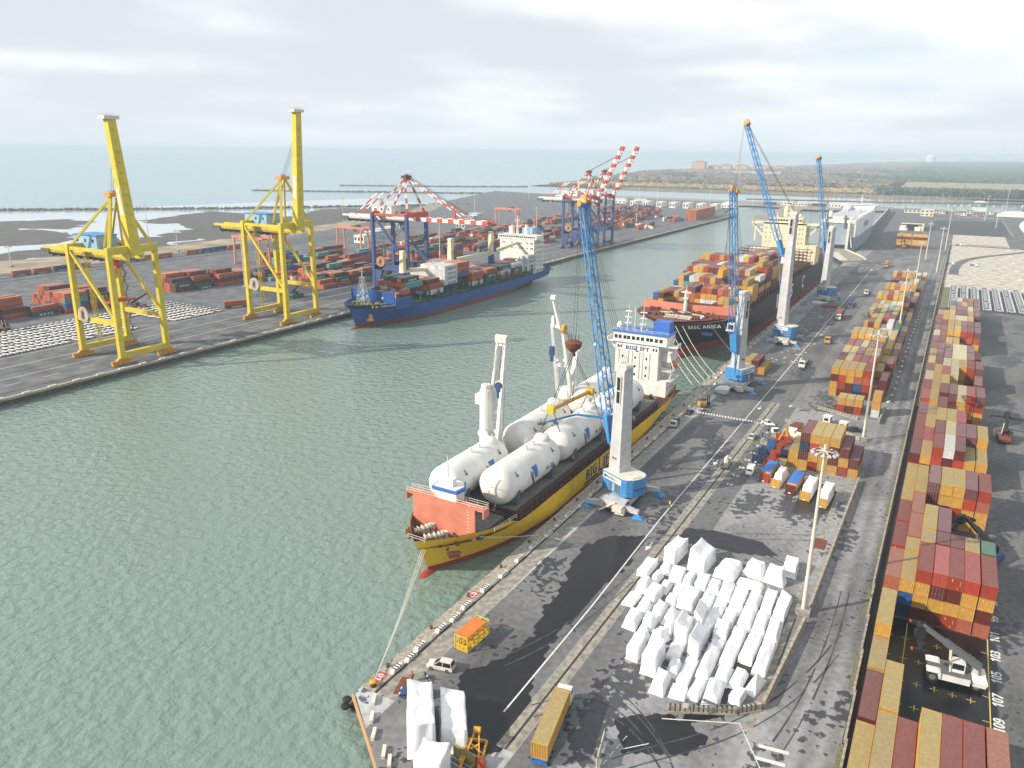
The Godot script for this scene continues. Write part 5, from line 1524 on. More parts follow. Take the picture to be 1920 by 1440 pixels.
	for d in [-1, 1]:
		stripes.call(V(0, top, d * (w - 1)), apex + V(0, 0, d * 1.6), 1.2, 7)
		stripes.call(V(lx, top, d * (w - 1.5)), apex + V(-0.8, -1, d * 1.4), 0.8 if yel else 0.9, 9)
		if yel: stripes.call(V(-11, top, d * 4), apex + V(-0.4, -1, d * 1.2), 0.8, 1)
		else: stripes.call(V(-44, gy + 1.2, d * 3.2), V(lx - 1, top + 11, d * 3), 0.7, 4)
	obj("apex_platform", Sh.new().box(apex + V(0, 0.6, 0), V(3.6, 1.6, 5.6)).rail(apex + V(1.8, 1.2, -3), apex + V(1.8, 1.2, 3), 1.2, 0.06).tube(apex + V(0, 1, -1), apex + V(0, 1, 1), 1.1, 1.1, 10), "machine_yellow" if yel else "deck_red", o)
	s = Sh.new()
	for d in [-1.2, -0.4, 0.4, 1.2]: s.wire(apex + V(0.6, 1.6, d), hinge + dir * lng * 0.82 * k + V(0, 0, d), 0.07)
	obj("wire", s, "cable", o)
	if not yel and raise < 0.3:
		for d in [-2.6, 2.6]: stripes.call(apex + V(0.6, 0, d * 0.5), hinge + dir * lng * 0.7 + V(0, 1, d), 0.55, 13)
		obj("boom_post", Sh.new().bar(hinge + dir * 28 + V(0, 1, 2.6), hinge + dir * 27 + V(0, 9, 2.6), 0.8), "signal_red", o)
	# machinery house
	var hx := -30.0
	var ho := obj("machinery_house", Sh.new().bb(hx, hx + 15, gy + 1.4, gy + 7.2, -4.4, 4.4), "light_blue" if yel else "white", o)
	obj("house_roof", Sh.new().bb(hx - 0.3, hx + 15.3, gy + 7.2, gy + 7.5, -4.7, 4.7), "crane_blue" if yel else "offwhite", ho)
	for i in 3: obj("house_window", Sh.new().bb(hx + 2 + i * 5, hx + 3.2 + i * 5, gy + 4.6, gy + 5.8, 4.4, 4.46), "glass", ho)
	obj("house_door", Sh.new().bb(hx + 15, hx + 15.06, gy + 1.5, gy + 4, -1, 0.2), "crane_blue" if yel else "grey_dark", ho)
	# stairs up the landside leg, cable reel, trolley with its spreader
	s = Sh.new()
	for i in int(top / 2.9):
		var y0 := 2.4 + i * 2.9
		var z0 := -w - 1.2
		s.bb(lx - 2.6, lx + 1.2, y0, y0 + 0.12, z0 - 2.0, z0)
		s.bar(V(lx - 2.2 if i % 2 else lx + 0.8, y0, z0 - 1.4), V(lx + 0.8 if i % 2 else lx - 2.2, y0 + 2.9, z0 - 1.4), 0.7, 0.2)
		s.rail(V(lx - 2.6, y0 + 0.1, z0 - 2.0), V(lx + 1.2, y0 + 0.1, z0 - 2.0), 1.1, 0.05)
	obj("stair_tower", s, "steel", o)
	s = Sh.new()
	s.tube(V(lx + 6, 18.2, w + 1.0), V(lx + 6, 18.2, w + 1.5), 3.1, 3.1, 22)
	obj("cable_reel", s, "offwhite" if yel else "timber", o)
	s = Sh.new()
	for i in 22: s.bar(V(lx + 6, 18.2, w + 1.55), V(lx + 6 + cos(TAU * i / 22) * 3.0, 18.2 + sin(TAU * i / 22) * 3.0, w + 1.55), 0.1)
	obj("reel_spoke", s, "rust", o)
	s = Sh.new()
	s.bb(-14, -8, gy - 2.6, gy - 1.4, -3.4, 3.4).bb(-9, -6.6, gy - 5, gy - 2.6, 1, 3)
	obj("trolley", s, "signal_red" if yel else "grey_dark", o)
	s = Sh.new()
	for q in [[-12.5, -2], [-12.5, 2], [-9.5, -2], [-9.5, 2]]: s.wire(V(q[0], gy - 2.4, q[1]), V(q[0] * 0.5 - 5.5, 24, q[1]), 0.07)
	s.bb(-12.2, -9.8, 22.6, 23.4, -6, 6).bb(-12.0, -10.0, 23.4, 24.2, -2, 2)
	obj("spreader", s, "signal_red" if yel else "machine_yellow", o)
	if yel: obj("cat_ladder", Sh.new().truss(V(lx + 3, 3, 4), V(lx + 1.2, top - 2, 4), 1.2, 1.2, 1.2, 1.2, 18, 0.12, 0.07), "crane_yellow", o)
	else: obj("cat_ladder", Sh.new().truss(V(lx + 2.4, 3, 3), V(lx + 2.4, top + 8, 3), 1.6, 1.6, 1.6, 1.6, 20, 0.12, 0.08), "steel", o)

func yard_gantry(at: Vector3, label: String, n: int) -> void:
	var o := thing("yard_gantry", at, label, "crane", "pale red yard gantries")
	for x in [-13, 13]:
		for z in [-5, 5]: obj("leg", Sh.new().bar(V(x, 1, z), V(x, 20, z * 0.8), 1.1), "salmon", o)
		obj("end_beam", Sh.new().bar(V(x, 1.4, -6), V(x, 1.4, 6), 1.2).bar(V(x, 19.6, -4), V(x, 19.6, 4), 1.0), "salmon", o)
	for z in [-3.4, 3.4]: obj("girder", Sh.new().bar(V(-16, 20.6, z), V(16, 20.6, z), 1.1, 1.8), "salmon", o)
	obj("trolley", Sh.new().box(V(4, 21.8, 0), V(5, 2, 6)).box(V(4, 18.6, 2), V(2, 2.4, 2)), "grey_dark", o)

func cranes() -> void:
	harbour_crane(V(-61.2, 0, -163.8), PI - 0.49, 33.4, 13.6, 20.2, 69.8, "nearest grey and light blue harbour crane beside the heavy lift ship, lattice boom raised", V(-80, 20, -172))
	harbour_crane(V(-61.0, 0, -277.0), -1.95, 34.5, 14.0, 14.0, 69.6, "second blue harbour crane at the black ship's bow, boom raised towards the viewer", V(-68, 38, -268))
	harbour_crane(V(-61.0, 0, -360.0), PI - 0.30, 57.0, 38.5, 29.5, 94.6, "third and tallest harbour crane, long blue boom leaning over the black ship", V(-92, 30, -361))
	harbour_crane(V(-61.0, 0, -484.0), PI - 0.62, 41.5, 27.0, 19.0, 79.8, "farthest blue harbour crane, in front of the white car carrier", V(-76.5, 14, -495))
	ship_to_shore(-188.4, "yellow", 1.66, 1.0, "leftmost yellow gantry crane with its boom folded upright")
	ship_to_shore(-276.6, "yellow", 1.50, 1.065, "yellow gantry crane beside the bow of the blue ship, boom upright")
	ship_to_shore(-374, "red", 0.0, 1.04, "red and white gantry crane with its boom lowered over the blue ship")
	ship_to_shore(-634, "red", 1.1, 1.02, "left one of two red and white gantry cranes with raised booms behind the blue ship")
	ship_to_shore(-668, "red", 1.1, 1.02, "right one of two red and white gantry cranes with raised booms behind the blue ship")
	yard_gantry(V(-446, 0, -770), "pale red yard gantry between the blue ship's bridge and the far shore", 0)
	yard_gantry(V(-450, 0, -400), "pale red yard gantry behind the right yellow crane", 1)
	yard_gantry(V(-440, 0, -500), "pale red yard gantry behind the lowered red and white boom", 2)
	yard_gantry(V(-400, 0, -900), "pale red yard gantry behind the pair of raised booms", 3)
	# the yellow spreader beam that hangs over the tank, its hook block
	var o := thing("lifting_beam", V(-80, 0, -172), "yellow lifting beam with slings hanging over the middle white tank", "lifting beam")
	obj("beam", Sh.new().tube(V(-1.2, 20.4, 8.2), V(0.6, 20.4, -9.4), 0.55, 0.55, 10), "machine_yellow", o)
	for p in [[-1.3, 9.0], [0.7, -10.2]]: obj("beam_end", Sh.new().box(V(p[0], 20.4, p[1]), V(1.8, 1.9, 1.8), Basis(Vector3.UP, 0.1)), "crane_yellow", o)
	var s := Sh.new()
	for p in [[-1.3, 9.0], [0.7, -10.2]]:
		for d in [-0.7, 0.7]: s.wire(V(p[0] + d, 20, p[1]), V(p[0] + d * 6.0, 9.6 + absf(d), p[1]), 0.11)
		for d in [-0.3, 0.3]: s.wire(V(-0.3 + d, 33.5, -0.6), V(p[0] + d, 20.8, p[1]), 0.09)
	obj("sling", s, "cable", o)
	var hb := Sh.new()
	hb.lathe([[33.4, 0.5], [34.6, 1.9], [36.0, 2.3], [36.5, 1.2]], 14).box(V(0, 33, -0.4), V(0.6, 1.4, 0.6))
	for i in 4: hb.bar(V(-1.5 + i, 36.3, 0), V(-1.5 + i, 38.2, 0.3), 0.16)
	obj("hook_block", hb, "rust", o)
	var mn := thing("boom_lift", V(-66.3, 0, -171.8), "light blue boom lift reaching over the white tanks with a work basket", "boom lift")
	obj("base", Sh.new().bb(-1.2, 1.2, 0.6, 1.6, -1.5, 1.5).tube(V(0, 1.4, 0), V(0, 2.4, 0), 0.8), "crane_blue", mn)
	obj("lower_arm", Sh.new().taper(V(0, 2.2, 0), V(-0.6, 17.4, -1.2), 0.8, 0.8, 0.6, 0.6), "crane_blue", mn)
	obj("upper_arm", Sh.new().taper(V(-0.6, 17.4, -1.2), V(-10.5, 18.4, 3.8), 0.6, 0.7, 0.45, 0.45).taper(V(-10.5, 18.4, 3.8), V(-17.5, 16.0, 7.2), 0.45, 0.5, 0.4, 0.4), "crane_blue", mn)
	obj("basket", Sh.new().bb(-19.2, -17.4, 15.4, 15.6, 6.4, 8.2).rail(V(-19.2, 15.5, 6.4), V(-17.4, 15.5, 6.4)).rail(V(-19.2, 15.5, 8.2), V(-17.4, 15.5, 8.2)), "grey_dark", mn)
	var sp := thing("container_spreader", V(-92, 0, -362), "yellow spreader with a yellow container hanging over the black ship", "spreader")
	obj("frame", Sh.new().bb(-1.2, 1.2, 29.6, 30.3, -5.6, 5.6).bar(V(-1, 30.2, -4), V(0, 33, 0), 0.35).bar(V(1, 30.2, 4), V(0, 33, 0), 0.35).bar(V(-1, 30.2, 4), V(0, 33, 0), 0.35).bar(V(1, 30.2, -4), V(0, 33, 0), 0.35), "machine_yellow", sp)
	add_box(-92, 27.0, -355.9, 12.19, "Y", "hanging from the yellow spreader above the black ship", "containers on the black ship")
	var gp := thing("tyred_grab", V(-63.8, 0, -264.4), "white hexagonal grab bucket parked at the second crane's front pad", "grab")
	obj("bucket", Sh.new().loft([PackedVector3Array([V(-1.6, 0.5, 1.4), V(1.6, 0.3, 1.6), V(1.8, 0.3, -1.2), V(-1.6, 0.5, -1.4)]), PackedVector3Array([V(-2.6, 1.7, 1.7), V(2.2, 2.2, 1.9), V(2.3, 2.2, -1.5), V(-2.6, 1.7, -1.6)]), PackedVector3Array([V(-1.4, 2.7, 1.0), V(1.3, 3.1, 1.2), V(1.4, 3.1, -0.8), V(-1.4, 2.7, -0.9)])]), "white", gp)
	obj("wheel", Sh.new().tube(V(-1.7, 0.45, 0.2), V(1.6, 0.45, 0.2), 0.42, 0.42, 10), "rubber", gp)


# ---- cargo in white film -------------------------------------------------------------------------------------------
func wrapped(lf: Vector2, rt: Vector2, bk: Vector2, h: float, style: String, seed_: int, label: String, group: String) -> Node3D:
	var d := bk - rt
	if d.length() < 2.6: d = d.normalized() * 2.6
	var c := (lf + rt + d) / 2 + rt * 0 + lf * 0
	c = (lf + rt) / 2 + d / 2
	var o := thing("wrapped_cargo", V(c.x, 0, c.y), label, "wrapped cargo", group)
	var n := FastNoiseLite.new()
	n.seed = seed_; n.frequency = 0.33; n.fractal_octaves = 3
	var s := Sh.new()
	var ax := (rt - lf) / 2; var az := d / 2
	# rings from the ground up: how far in each corner stands, per height
	var r := RandomNumberGenerator.new()
	r.seed = seed_ * 7 + 1
	var ins := {"b": [[0, 1.05], [0.06, 1.0], [0.12, 0.985], [0.55, 0.95], [0.94, 0.93], [0.97, 0.92], [1.0, 0.89]], "t": [[0, 1.07], [0.1, 1.0], [0.3, 0.93], [0.6, 0.78], [0.94, 0.7], [0.97, 0.69], [1.0, 0.64]], "r": [[0, 1.05], [0.3, 0.98], [0.66, 0.92], [0.75, 0.86], [0.8, 0.7]], "l": [[0, 1.03], [0.5, 0.98], [0.8, 0.9], [1.0, 0.6]],
		"p": [[0, 1.06], [0.15, 0.97], [0.5, 0.6], [0.85, 0.25], [1.0, 0.06]], "w": [[0, 1.05], [0.1, 1.0], [0.5, 0.94], [0.64, 0.92], [0.67, 0.9], [0.69, 0.86]]}
	var prof: Array = ins[style]
	var corner: Array[float] = []
	for i in 4: corner.append(r.randf_range(0.9, 1.03))
	if style == "w": corner = [1.5, 1.0, 0.95, 1.42]
	if style == "p": corner = [1.0, 1.0, 1.0, 1.0]
	var m := 7
	var rings: Array = []
	var centre_h := 0.0
	for q in prof:
		var l := PackedVector3Array()
		for e in 4:
			var c0: Array = [[-1, 1], [1, 1], [1, -1], [-1, -1]]
			for k in m:
				var t := k / float(m)
				var u := lerpf(c0[e][0], c0[(e + 1) % 4][0], t); var v := lerpf(c0[e][1], c0[(e + 1) % 4][1], t)
				var ch := lerpf(corner[e], corner[(e + 1) % 4], t) - (0.05 * sin(PI * t) if q[0] > 0.5 else 0.0)
				var p: Vector2 = ax * u * q[1] - az * v * q[1]
				if style == "r" and q[0] > 0.7: p = ax * u * q[1] - az * v * 0.95
				var w := n.get_noise_3d(c.x + p.x, q[0] * h * 1.4, c.y + p.y)
				var bulge: float = 1.0 + w * 0.09 * (0.25 if q[0] == 0 else 1.0)
				l.append(V(p.x * bulge, maxf(0.0, q[0] * h * ch + (w * 0.22 if q[0] > 0.3 else 0.0)), p.y * bulge))
		rings.append(l)
	# the lid: a sagging sheet, a ridge, or a sail
	var last: PackedVector3Array = rings[-1]
	var mid := V(0, 0, 0)
	for p in last: mid += p / last.size()
	for q in [0.72, 0.4, 0.02]:
		var l := PackedVector3Array()
		for p in last:
			var c1 := mid
			if style == "r":
				var t := clampf(Vector2(p.x, p.z).dot(az) / az.length_squared(), -0.66, 0.66)
				c1 = V(az.x * t, h, az.y * t)
			var w := n.get_noise_2d(c.x + p.x * q, c.y + p.z * q)
			var y2: float = lerpf(c1.y, p.y, q) - (h * 0.05 * (1 - q) if style != "r" and style != "p" else 0.0) + w * 0.12
			l.append(V(lerpf(c1.x, p.x, q), y2, lerpf(c1.z, p.z, q)))
		rings.append(l)
	s.loft(rings, false)
	obj("film", s, "white_wrap", o, true)
	return o

func cargo() -> void:
	var list := ["b -42.8 -139.7 -40.3 -139.5 -39.7 -147.2 4.4", "w -37.6 -139.8 -34.0 -139.2 -33.5 -146.3 5.6", "r -32.2 -140.0 -28.1 -139.6 -27.7 -145.6 2.9", "t -27.3 -143.5 -23.4 -143.2 -23.1 -144.2 4.0", "t -23.1 -143.2 -19.1 -142.6 -19.0 -144.2 4.3", "b -20.2 -147.7 -17.6 -147.3 -17.8 -152.1 3.2", "r -27.3 -138.9 -22.4 -138.8 -22.5 -141.5 1.1", "b -45.9 -132.5 -43.6 -132.6 -43.5 -139.0 1.7", "t -42.3 -135.6 -40.2 -135.4 -40.2 -138.6 1.9", "t -42.4 -131.0 -41.1 -130.8 -40.8 -134.5 2.2", "t -43.9 -126.4 -41.8 -126.5 -41.9 -130.6 2.5", "r -44.6 -121.2 -42.3 -121.1 -42.1 -125.6 1.1", "b -41.2 -124.1 -38.9 -123.4 -38.7 -128.2 2.6", "t -40.0 -128.7 -38.2 -128.5 -38.2 -132.2 1.7", "b -39.3 -132.8 -36.7 -132.8 -37.3 -137.9 2.1", "t -37.4 -129.0 -35.1 -128.8 -35.1 -131.5 1.8", "t -36.6 -131.9 -34.7 -132.1 -34.7 -138.1 2.4", "b -34.3 -133.6 -32.0 -133.4 -32.3 -138.2 1.7", "t -31.9 -133.5 -29.4 -133.4 -29.6 -137.3 1.9", "r -29.3 -131.7 -26.9 -131.7 -27.1 -137.8 2.0", "b -26.6 -130.4 -24.1 -130.3 -24.4 -137.3 1.7", "t -24.0 -131.3 -21.7 -131.1 -21.8 -137.3 2.1", "b -21.1 -131.1 -19.0 -130.8 -19.2 -138.5 2.2", "b -18.8 -131.0 -16.6 -130.0 -16.6 -138.6 1.9", "t -41.5 -121.0 -38.9 -119.2 -39.0 -122.8 1.9", "t -38.5 -120.5 -36.3 -119.3 -36.2 -123.9 2.2", "t -37.6 -125.3 -35.5 -125.1 -35.5 -128.3 1.6", "b -35.2 -125.5 -32.3 -125.7 -32.3 -132.0 2.2", "t -41.7 -114.4 -39.2 -114.1 -39.5 -119.1 2.4", "t -38.6 -115.4 -36.5 -115.7 -36.6 -118.9 2.9", "p -35.9 -118.8 -33.4 -118.6 -33.4 -123.2 3.6", "w -30.4 -120.2 -28.8 -120.1 -29.4 -125.6 4.4", "r -31.7 -126.8 -29.1 -125.8 -29.4 -131.9 1.6", "l -29.2 -126.3 -27.0 -126.4 -27.1 -132.1 1.0", "r -26.6 -128.4 -24.2 -128.5 -24.3 -132.0 1.0", "t -38.5 -112.4 -36.3 -111.5 -36.3 -114.2 2.0", "b -37.8 -106.3 -35.6 -106.0 -35.9 -111.0 3.1", "b -34.3 -103.8 -31.7 -103.9 -32.1 -110.1 4.6", "t -35.8 -112.2 -33.7 -112.5 -32.8 -115.2 3.4", "t -34.7 -116.1 -33.1 -116.2 -33.4 -119.0 2.2", "w -32.3 -114.8 -30.0 -114.9 -30.3 -120.3 4.8", "w -28.9 -112.0 -27.1 -111.9 -27.2 -118.0 4.9", "w -28.3 -118.4 -27.2 -117.8 -27.0 -122.2 3.0", "l -29.6 -121.8 -27.5 -121.4 -27.2 -126.1 1.0", "b -26.6 -118.8 -24.2 -119.1 -24.6 -124.2 1.9", "b -26.4 -123.6 -24.4 -123.8 -24.6 -128.7 1.4", "t -23.9 -124.6 -21.4 -124.5 -21.6 -131.1 1.8", "t -21.1 -123.7 -18.7 -123.6 -19.0 -130.7 2.1", "t -18.6 -122.4 -16.2 -122.2 -16.6 -130.0 2.0", "r -23.7 -112.5 -21.4 -112.7 -21.7 -124.1 1.5", "r -21.1 -115.0 -18.8 -114.9 -18.8 -123.5 1.7", "r -18.4 -113.0 -16.1 -113.0 -16.2 -122.3 1.8", "r -26.4 -115.6 -24.4 -115.9 -24.3 -119.0 1.1", "r -26.1 -107.6 -24.0 -107.3 -24.2 -115.7 1.9", "l -32.0 -109.7 -29.7 -110.3 -30.0 -114.9 0.9", "r -28.4 -103.9 -26.4 -104.0 -26.8 -111.7 1.0", "t -30.6 -105.8 -28.5 -105.2 -28.8 -109.1 1.9", "t -31.4 -100.1 -29.0 -100.1 -29.4 -105.2 2.2", "r -28.3 -100.5 -25.7 -100.8 -26.1 -103.6 1.3", "t -25.9 -101.8 -24.0 -101.7 -23.7 -106.9 1.7", "r -23.3 -101.5 -20.8 -101.9 -21.2 -107.3 2.3", "t -23.2 -107.6 -20.9 -107.4 -21.1 -112.3 1.7", "t -20.9 -107.7 -18.8 -107.7 -18.6 -112.4 1.7", "b -19.9 -103.9 -18.0 -104.2 -17.7 -107.2 1.9", "p -18.3 -108.0 -16.5 -107.3 -15.7 -112.0 3.0"]
	var names := {"b": "box-shaped", "t": "tapering", "r": "ridge-roofed", "l": "flat low", "p": "pyramid-shaped", "w": "sail-shaped"}
	var rows := {}
	for t in list:
		var q := String(t).split(" ")
		var k := int((-float(q[2]) - 99) / 6.2)
		if not rows.has(k): rows[k] = []
		rows[k].append([float(q[1]), t])
	var n := 0
	for k in rows:
		rows[k].sort_custom(func(a, b): return a[0] < b[0])
		for i in rows[k].size():
			var q := String(rows[k][i][1]).split(" ")
			n += 1
			var size := "tall" if float(q[7]) > 2.8 else ("low" if float(q[7]) < 1.5 else "medium")
			pass
			wrapped(Vector2(float(q[1]), float(q[2])), Vector2(float(q[3]), float(q[4])), Vector2(float(q[5]), float(q[6])), float(q[7]) * 0.84, q[0], 100 + n, "%s %s white wrapped cargo, %s from left, %s row from the barrier" % [size, names[q[0]], nth(i), nth(k)], "white wrapped cargo on the quay")
	write("LORENZINI & C", 0.42, V(-21.8, 1.0, -101.2), Basis(V(0.97, 0, 0.2), V(0.1, 0.8, -0.55).normalized(), V(-0.2, 0.55, 0.8).normalized()), "letter_navy", self, "lettering")
	var g := "white wrapped cargo at the quay corner"
	wrapped(Vector2(-55.9, -69.6), Vector2(-52.6, -71.9), Vector2(-58.6, -79.6), 6.0, "b", 11, "tall long white wrapped crate nearest the dark blue car at the quay corner", g)
	wrapped(Vector2(-52.6, -72.9), Vector2(-49.0, -74.6), Vector2(-54.2, -81.8), 4.4, "b", 12, "bluish shaded white wrapped crate beside the yellow lattice frames", g)
	wrapped(Vector2(-52.8, -66.6), Vector2(-48.6, -67.4), Vector2(-49.4, -71.0), 4.6, "b", 13, "brightest wrapped crate, cut by the lower edge of the picture", g)

# ---- people: one continuous surface netted from a field of tapered limbs -------------------------------------------
func net(limbs: Array, cell: float, grow := 0.0) -> Sh:
	var lo := V(9, 9, 9); var hi := V(-9, -9, -9)
	for l in limbs:
		for e in [0, 1]:
			var rr: float = maxf(l[2], l[3]) + 0.06 + grow
			lo = lo.min(l[e] - Vector3.ONE * rr); hi = hi.max(l[e] + Vector3.ONE * rr)
	var n := Vector3i(((hi - lo) / cell).ceil()) + Vector3i.ONE
	var f := PackedFloat32Array(); f.resize(n.x * n.y * n.z)
	for k in n.z:
		for j in n.y:
			for i in n.x:
				var p := lo + V(i, j, k) * cell
				var d := 9.0
				for l in limbs:
					var a: Vector3 = l[0]; var b: Vector3 = l[1]
					var t := clampf((p - a).dot(b - a) / maxf((b - a).length_squared(), 1e-6), 0, 1)
					var e: float = p.distance_to(a.lerp(b, t)) - lerpf(l[2], l[3], t) - grow
					var h := clampf(0.5 + 0.5 * (d - e) / 0.035, 0, 1)
					d = lerpf(d, e, h) - 0.035 * h * (1 - h)
				f[(k * n.y + j) * n.x + i] = d
	var at := {}
	var s := Sh.new()
	var steps := [1, n.x, n.x * n.y]
	for k in n.z - 1:
		for j in n.y - 1:
			for i in n.x - 1:
				var c := (k * n.y + j) * n.x + i
				var sum := Vector3.ZERO; var m := 0
				for ax in 3:
					for u in 2:
						for w in 2:
							var o0: int = c + u * steps[(ax + 1) % 3] + w * steps[(ax + 2) % 3]
							var v0 := f[o0]; var v1 := f[o0 + steps[ax]]
							if (v0 < 0) != (v1 < 0):
								var p := Vector3.ZERO
								p[(ax + 1) % 3] = u; p[(ax + 2) % 3] = w; p[ax] = v0 / (v0 - v1)
								sum += p; m += 1
				if m: at[c] = lo + (V(i, j, k) + sum / m) * cell
	for k in range(1, n.z - 1):
		for j in range(1, n.y - 1):
			for i in range(1, n.x - 1):
				var c := (k * n.y + j) * n.x + i
				for ax in 3:
					if (f[c] < 0) == (f[c + steps[ax]] < 0): continue
					var b: int = steps[(ax + 1) % 3]; var d: int = steps[(ax + 2) % 3]
					if f[c] < 0: s.quad(at[c], at[c - b], at[c - b - d], at[c - d])
					else: s.quad(at[c], at[c - d], at[c - b - d], at[c - b])
	return s

var folk := {}
func person(at: Vector3, turn: float, vest: String, hat: String, label: String) -> void:
	if folk.is_empty():
		var legs := []; var trunk := [[V(0, 0.98, 0), V(0, 1.2, 0.01), 0.15, 0.14], [V(0, 1.2, 0.01), V(0, 1.42, 0), 0.155, 0.15], [V(-0.15, 1.42, 0), V(0.15, 1.42, 0), 0.085, 0.085]]
		var body := trunk.duplicate()
		for x in [-1, 1]:
			body.append_array([[V(x * 0.1, 0.93, 0), V(x * 0.12, 0.5, 0.03 + x * 0.02), 0.1, 0.07], [V(x * 0.12, 0.5, 0.03 + x * 0.02), V(x * 0.12, 0.1, -0.02), 0.065, 0.045], [V(x * 0.12, 0.05, -0.04), V(x * 0.13, 0.04, 0.17), 0.05, 0.045],
				[V(x * 0.2, 1.4, 0), V(x * 0.27, 1.12, 0.0), 0.065, 0.05], [V(x * 0.27, 1.12, 0.0), V(x * 0.24, 0.9, 0.14), 0.048, 0.035]])
			for g in 4: body.append([V(x * 0.24, 0.87, 0.13 + g * 0.018), V(x * 0.235, 0.79 + absf(g - 1.4) * 0.012, 0.15 + g * 0.022), 0.011, 0.009])
			body.append([V(x * 0.225, 0.88, 0.15), V(x * 0.2, 0.83, 0.19), 0.012, 0.01])
		body.append_array([[V(0, 1.46, 0), V(0, 1.56, 0.01), 0.06, 0.055], [V(0, 1.62, 0.0), V(0, 1.7, 0.0), 0.085, 0.095], [V(0, 1.62, 0.09), V(0, 1.64, 0.095), 0.02, 0.015], [V(0, 1.56, 0.04), V(0, 1.58, 0.06), 0.05, 0.04]])
		folk.body = net(body, 0.026).mesh(null, true)
		folk.vest = net(trunk, 0.03, 0.022).mesh(null, true)
		folk.face = net([[V(0, 1.6, 0.02), V(0, 1.69, 0.015), 0.083, 0.088], [V(0, 1.63, 0.1), V(0, 1.65, 0.1), 0.018, 0.012]], 0.02, 0.006).mesh(null, true)
		folk.hat = Sh.new().lathe([[1.7, 0.13], [1.72, 0.125], [1.78, 0.115], [1.83, 0.07], [1.845, 0.01]], 14).mesh(null, true)
	var o := thing("person", at, label, "person", "people at work", turn)
	put("body", folk.body, M.cloth_dark, o); put("vest", folk.vest, M[vest], o); put("face", folk.face, M.skin, o); put("helmet", folk.hat, M[hat], o)

# ---- vehicles ------------------------------------------------------------------------------------------------------
func wheels(o: Node, xs: Array, zs: Array, r: float, w: float) -> void:
	for x in xs:
		for z in zs:
			var t := obj("wheel", Sh.new().tube(V(x - w / 2, r, z), V(x + w / 2, r, z), r, r, 16), "rubber", o)
			obj("rim", Sh.new().tube(V(x - w / 2 - 0.02, r, z), V(x + w / 2 + 0.02, r, z), r * 0.56, r * 0.56, 12), "steel", t)

func car(at: Vector3, turn: float, paint: String, label: String, kind := "car") -> Node3D:   # nose towards +z
	var o := thing("parked_car", at, label, "car", "", turn)
	var van := kind == "minivan"
	var l := 2.3; var w := 0.9
	# side outline (z, y) lofted across with rounded shoulders
	var low := [[-l, 0.55], [-l + 0.02, 0.95], [l - 0.9, 0.98], [l - 0.1, 0.78], [l, 0.5]]
	var s := Sh.new()
	var outline := [Vector2(-l + 0.05, 0.3), Vector2(-l, 0.62), Vector2(-l + 0.08, 0.95), Vector2(1.0, 0.97), Vector2(l - 0.25, 0.8), Vector2(l, 0.6), Vector2(l - 0.02, 0.3)]
	var rings: Array = []
	for x in [[-w, 0.9], [-w * 0.96, 1.0], [-w * 0.6, 1.03], [w * 0.6, 1.03], [w * 0.96, 1.0], [w, 0.9]]:
		var ring := PackedVector3Array()
		for q in outline: ring.append(V(x[0], 0.3 + (q.y - 0.3) * x[1], q.x * (0.97 + 0.03 * x[1])))
		rings.append(ring)
	s.loft(rings)
	obj("body", s, paint, o)
	var top := 1.72 if van else 1.45
	var g := [Vector2(-l + (0.1 if van else 0.35), 0.94), Vector2(-l + (0.3 if van else 0.85), top - 0.06), Vector2(0.1 if van else -0.15, top), Vector2(1.15 if van else 0.95, 0.95)]
	s = Sh.new(); rings = []
	for x in [[-w * 0.93, -w * 0.78], [w * 0.93, w * 0.78]]:
		var ring := PackedVector3Array()
		for i in 4: ring.append(V(x[1] if i in [1, 2] else x[0], g[i].y, g[i].x))
		rings.append(ring)
	s.loft(rings)
	obj("glasshouse", s, "glass", o)
	obj("roof", Sh.new().bb(-w * 0.76, w * 0.76, top - 0.05, top + 0.03, g[1].x + 0.05, g[2].x - 0.05), paint, o)
	s = Sh.new()
	for x in [-1, 1]:
		for i in [[0, 1], [2, 3]]: s.bar(V(x * w * 0.93, g[i[0]].y, g[i[0]].x) if i[0] == 0 else V(x * w * 0.79, g[2].y, g[2].x), V(x * w * 0.79, g[1].y, g[1].x) if i[0] == 0 else V(x * w * 0.93, g[3].y, g[3].x), 0.09)
		s.bar(V(x * w * 0.94, 0.95, -0.55), V(x * w * 0.79, top - 0.02, -0.6), 0.09)
	obj("pillar", s, paint, o)
	for x in [-0.62, 0.62]:
		obj("headlight", Sh.new().box(V(x, 0.7, l - 0.1), V(0.4, 0.16, 0.24)), "offwhite", o)
		obj("tail_light", Sh.new().box(V(x, 0.82, -l + 0.04), V(0.3, 0.2, 0.1)), "signal_red", o)
	wheels(o, [-w + 0.08, w - 0.08], [-1.38, 1.42], 0.33, 0.22)
	return o

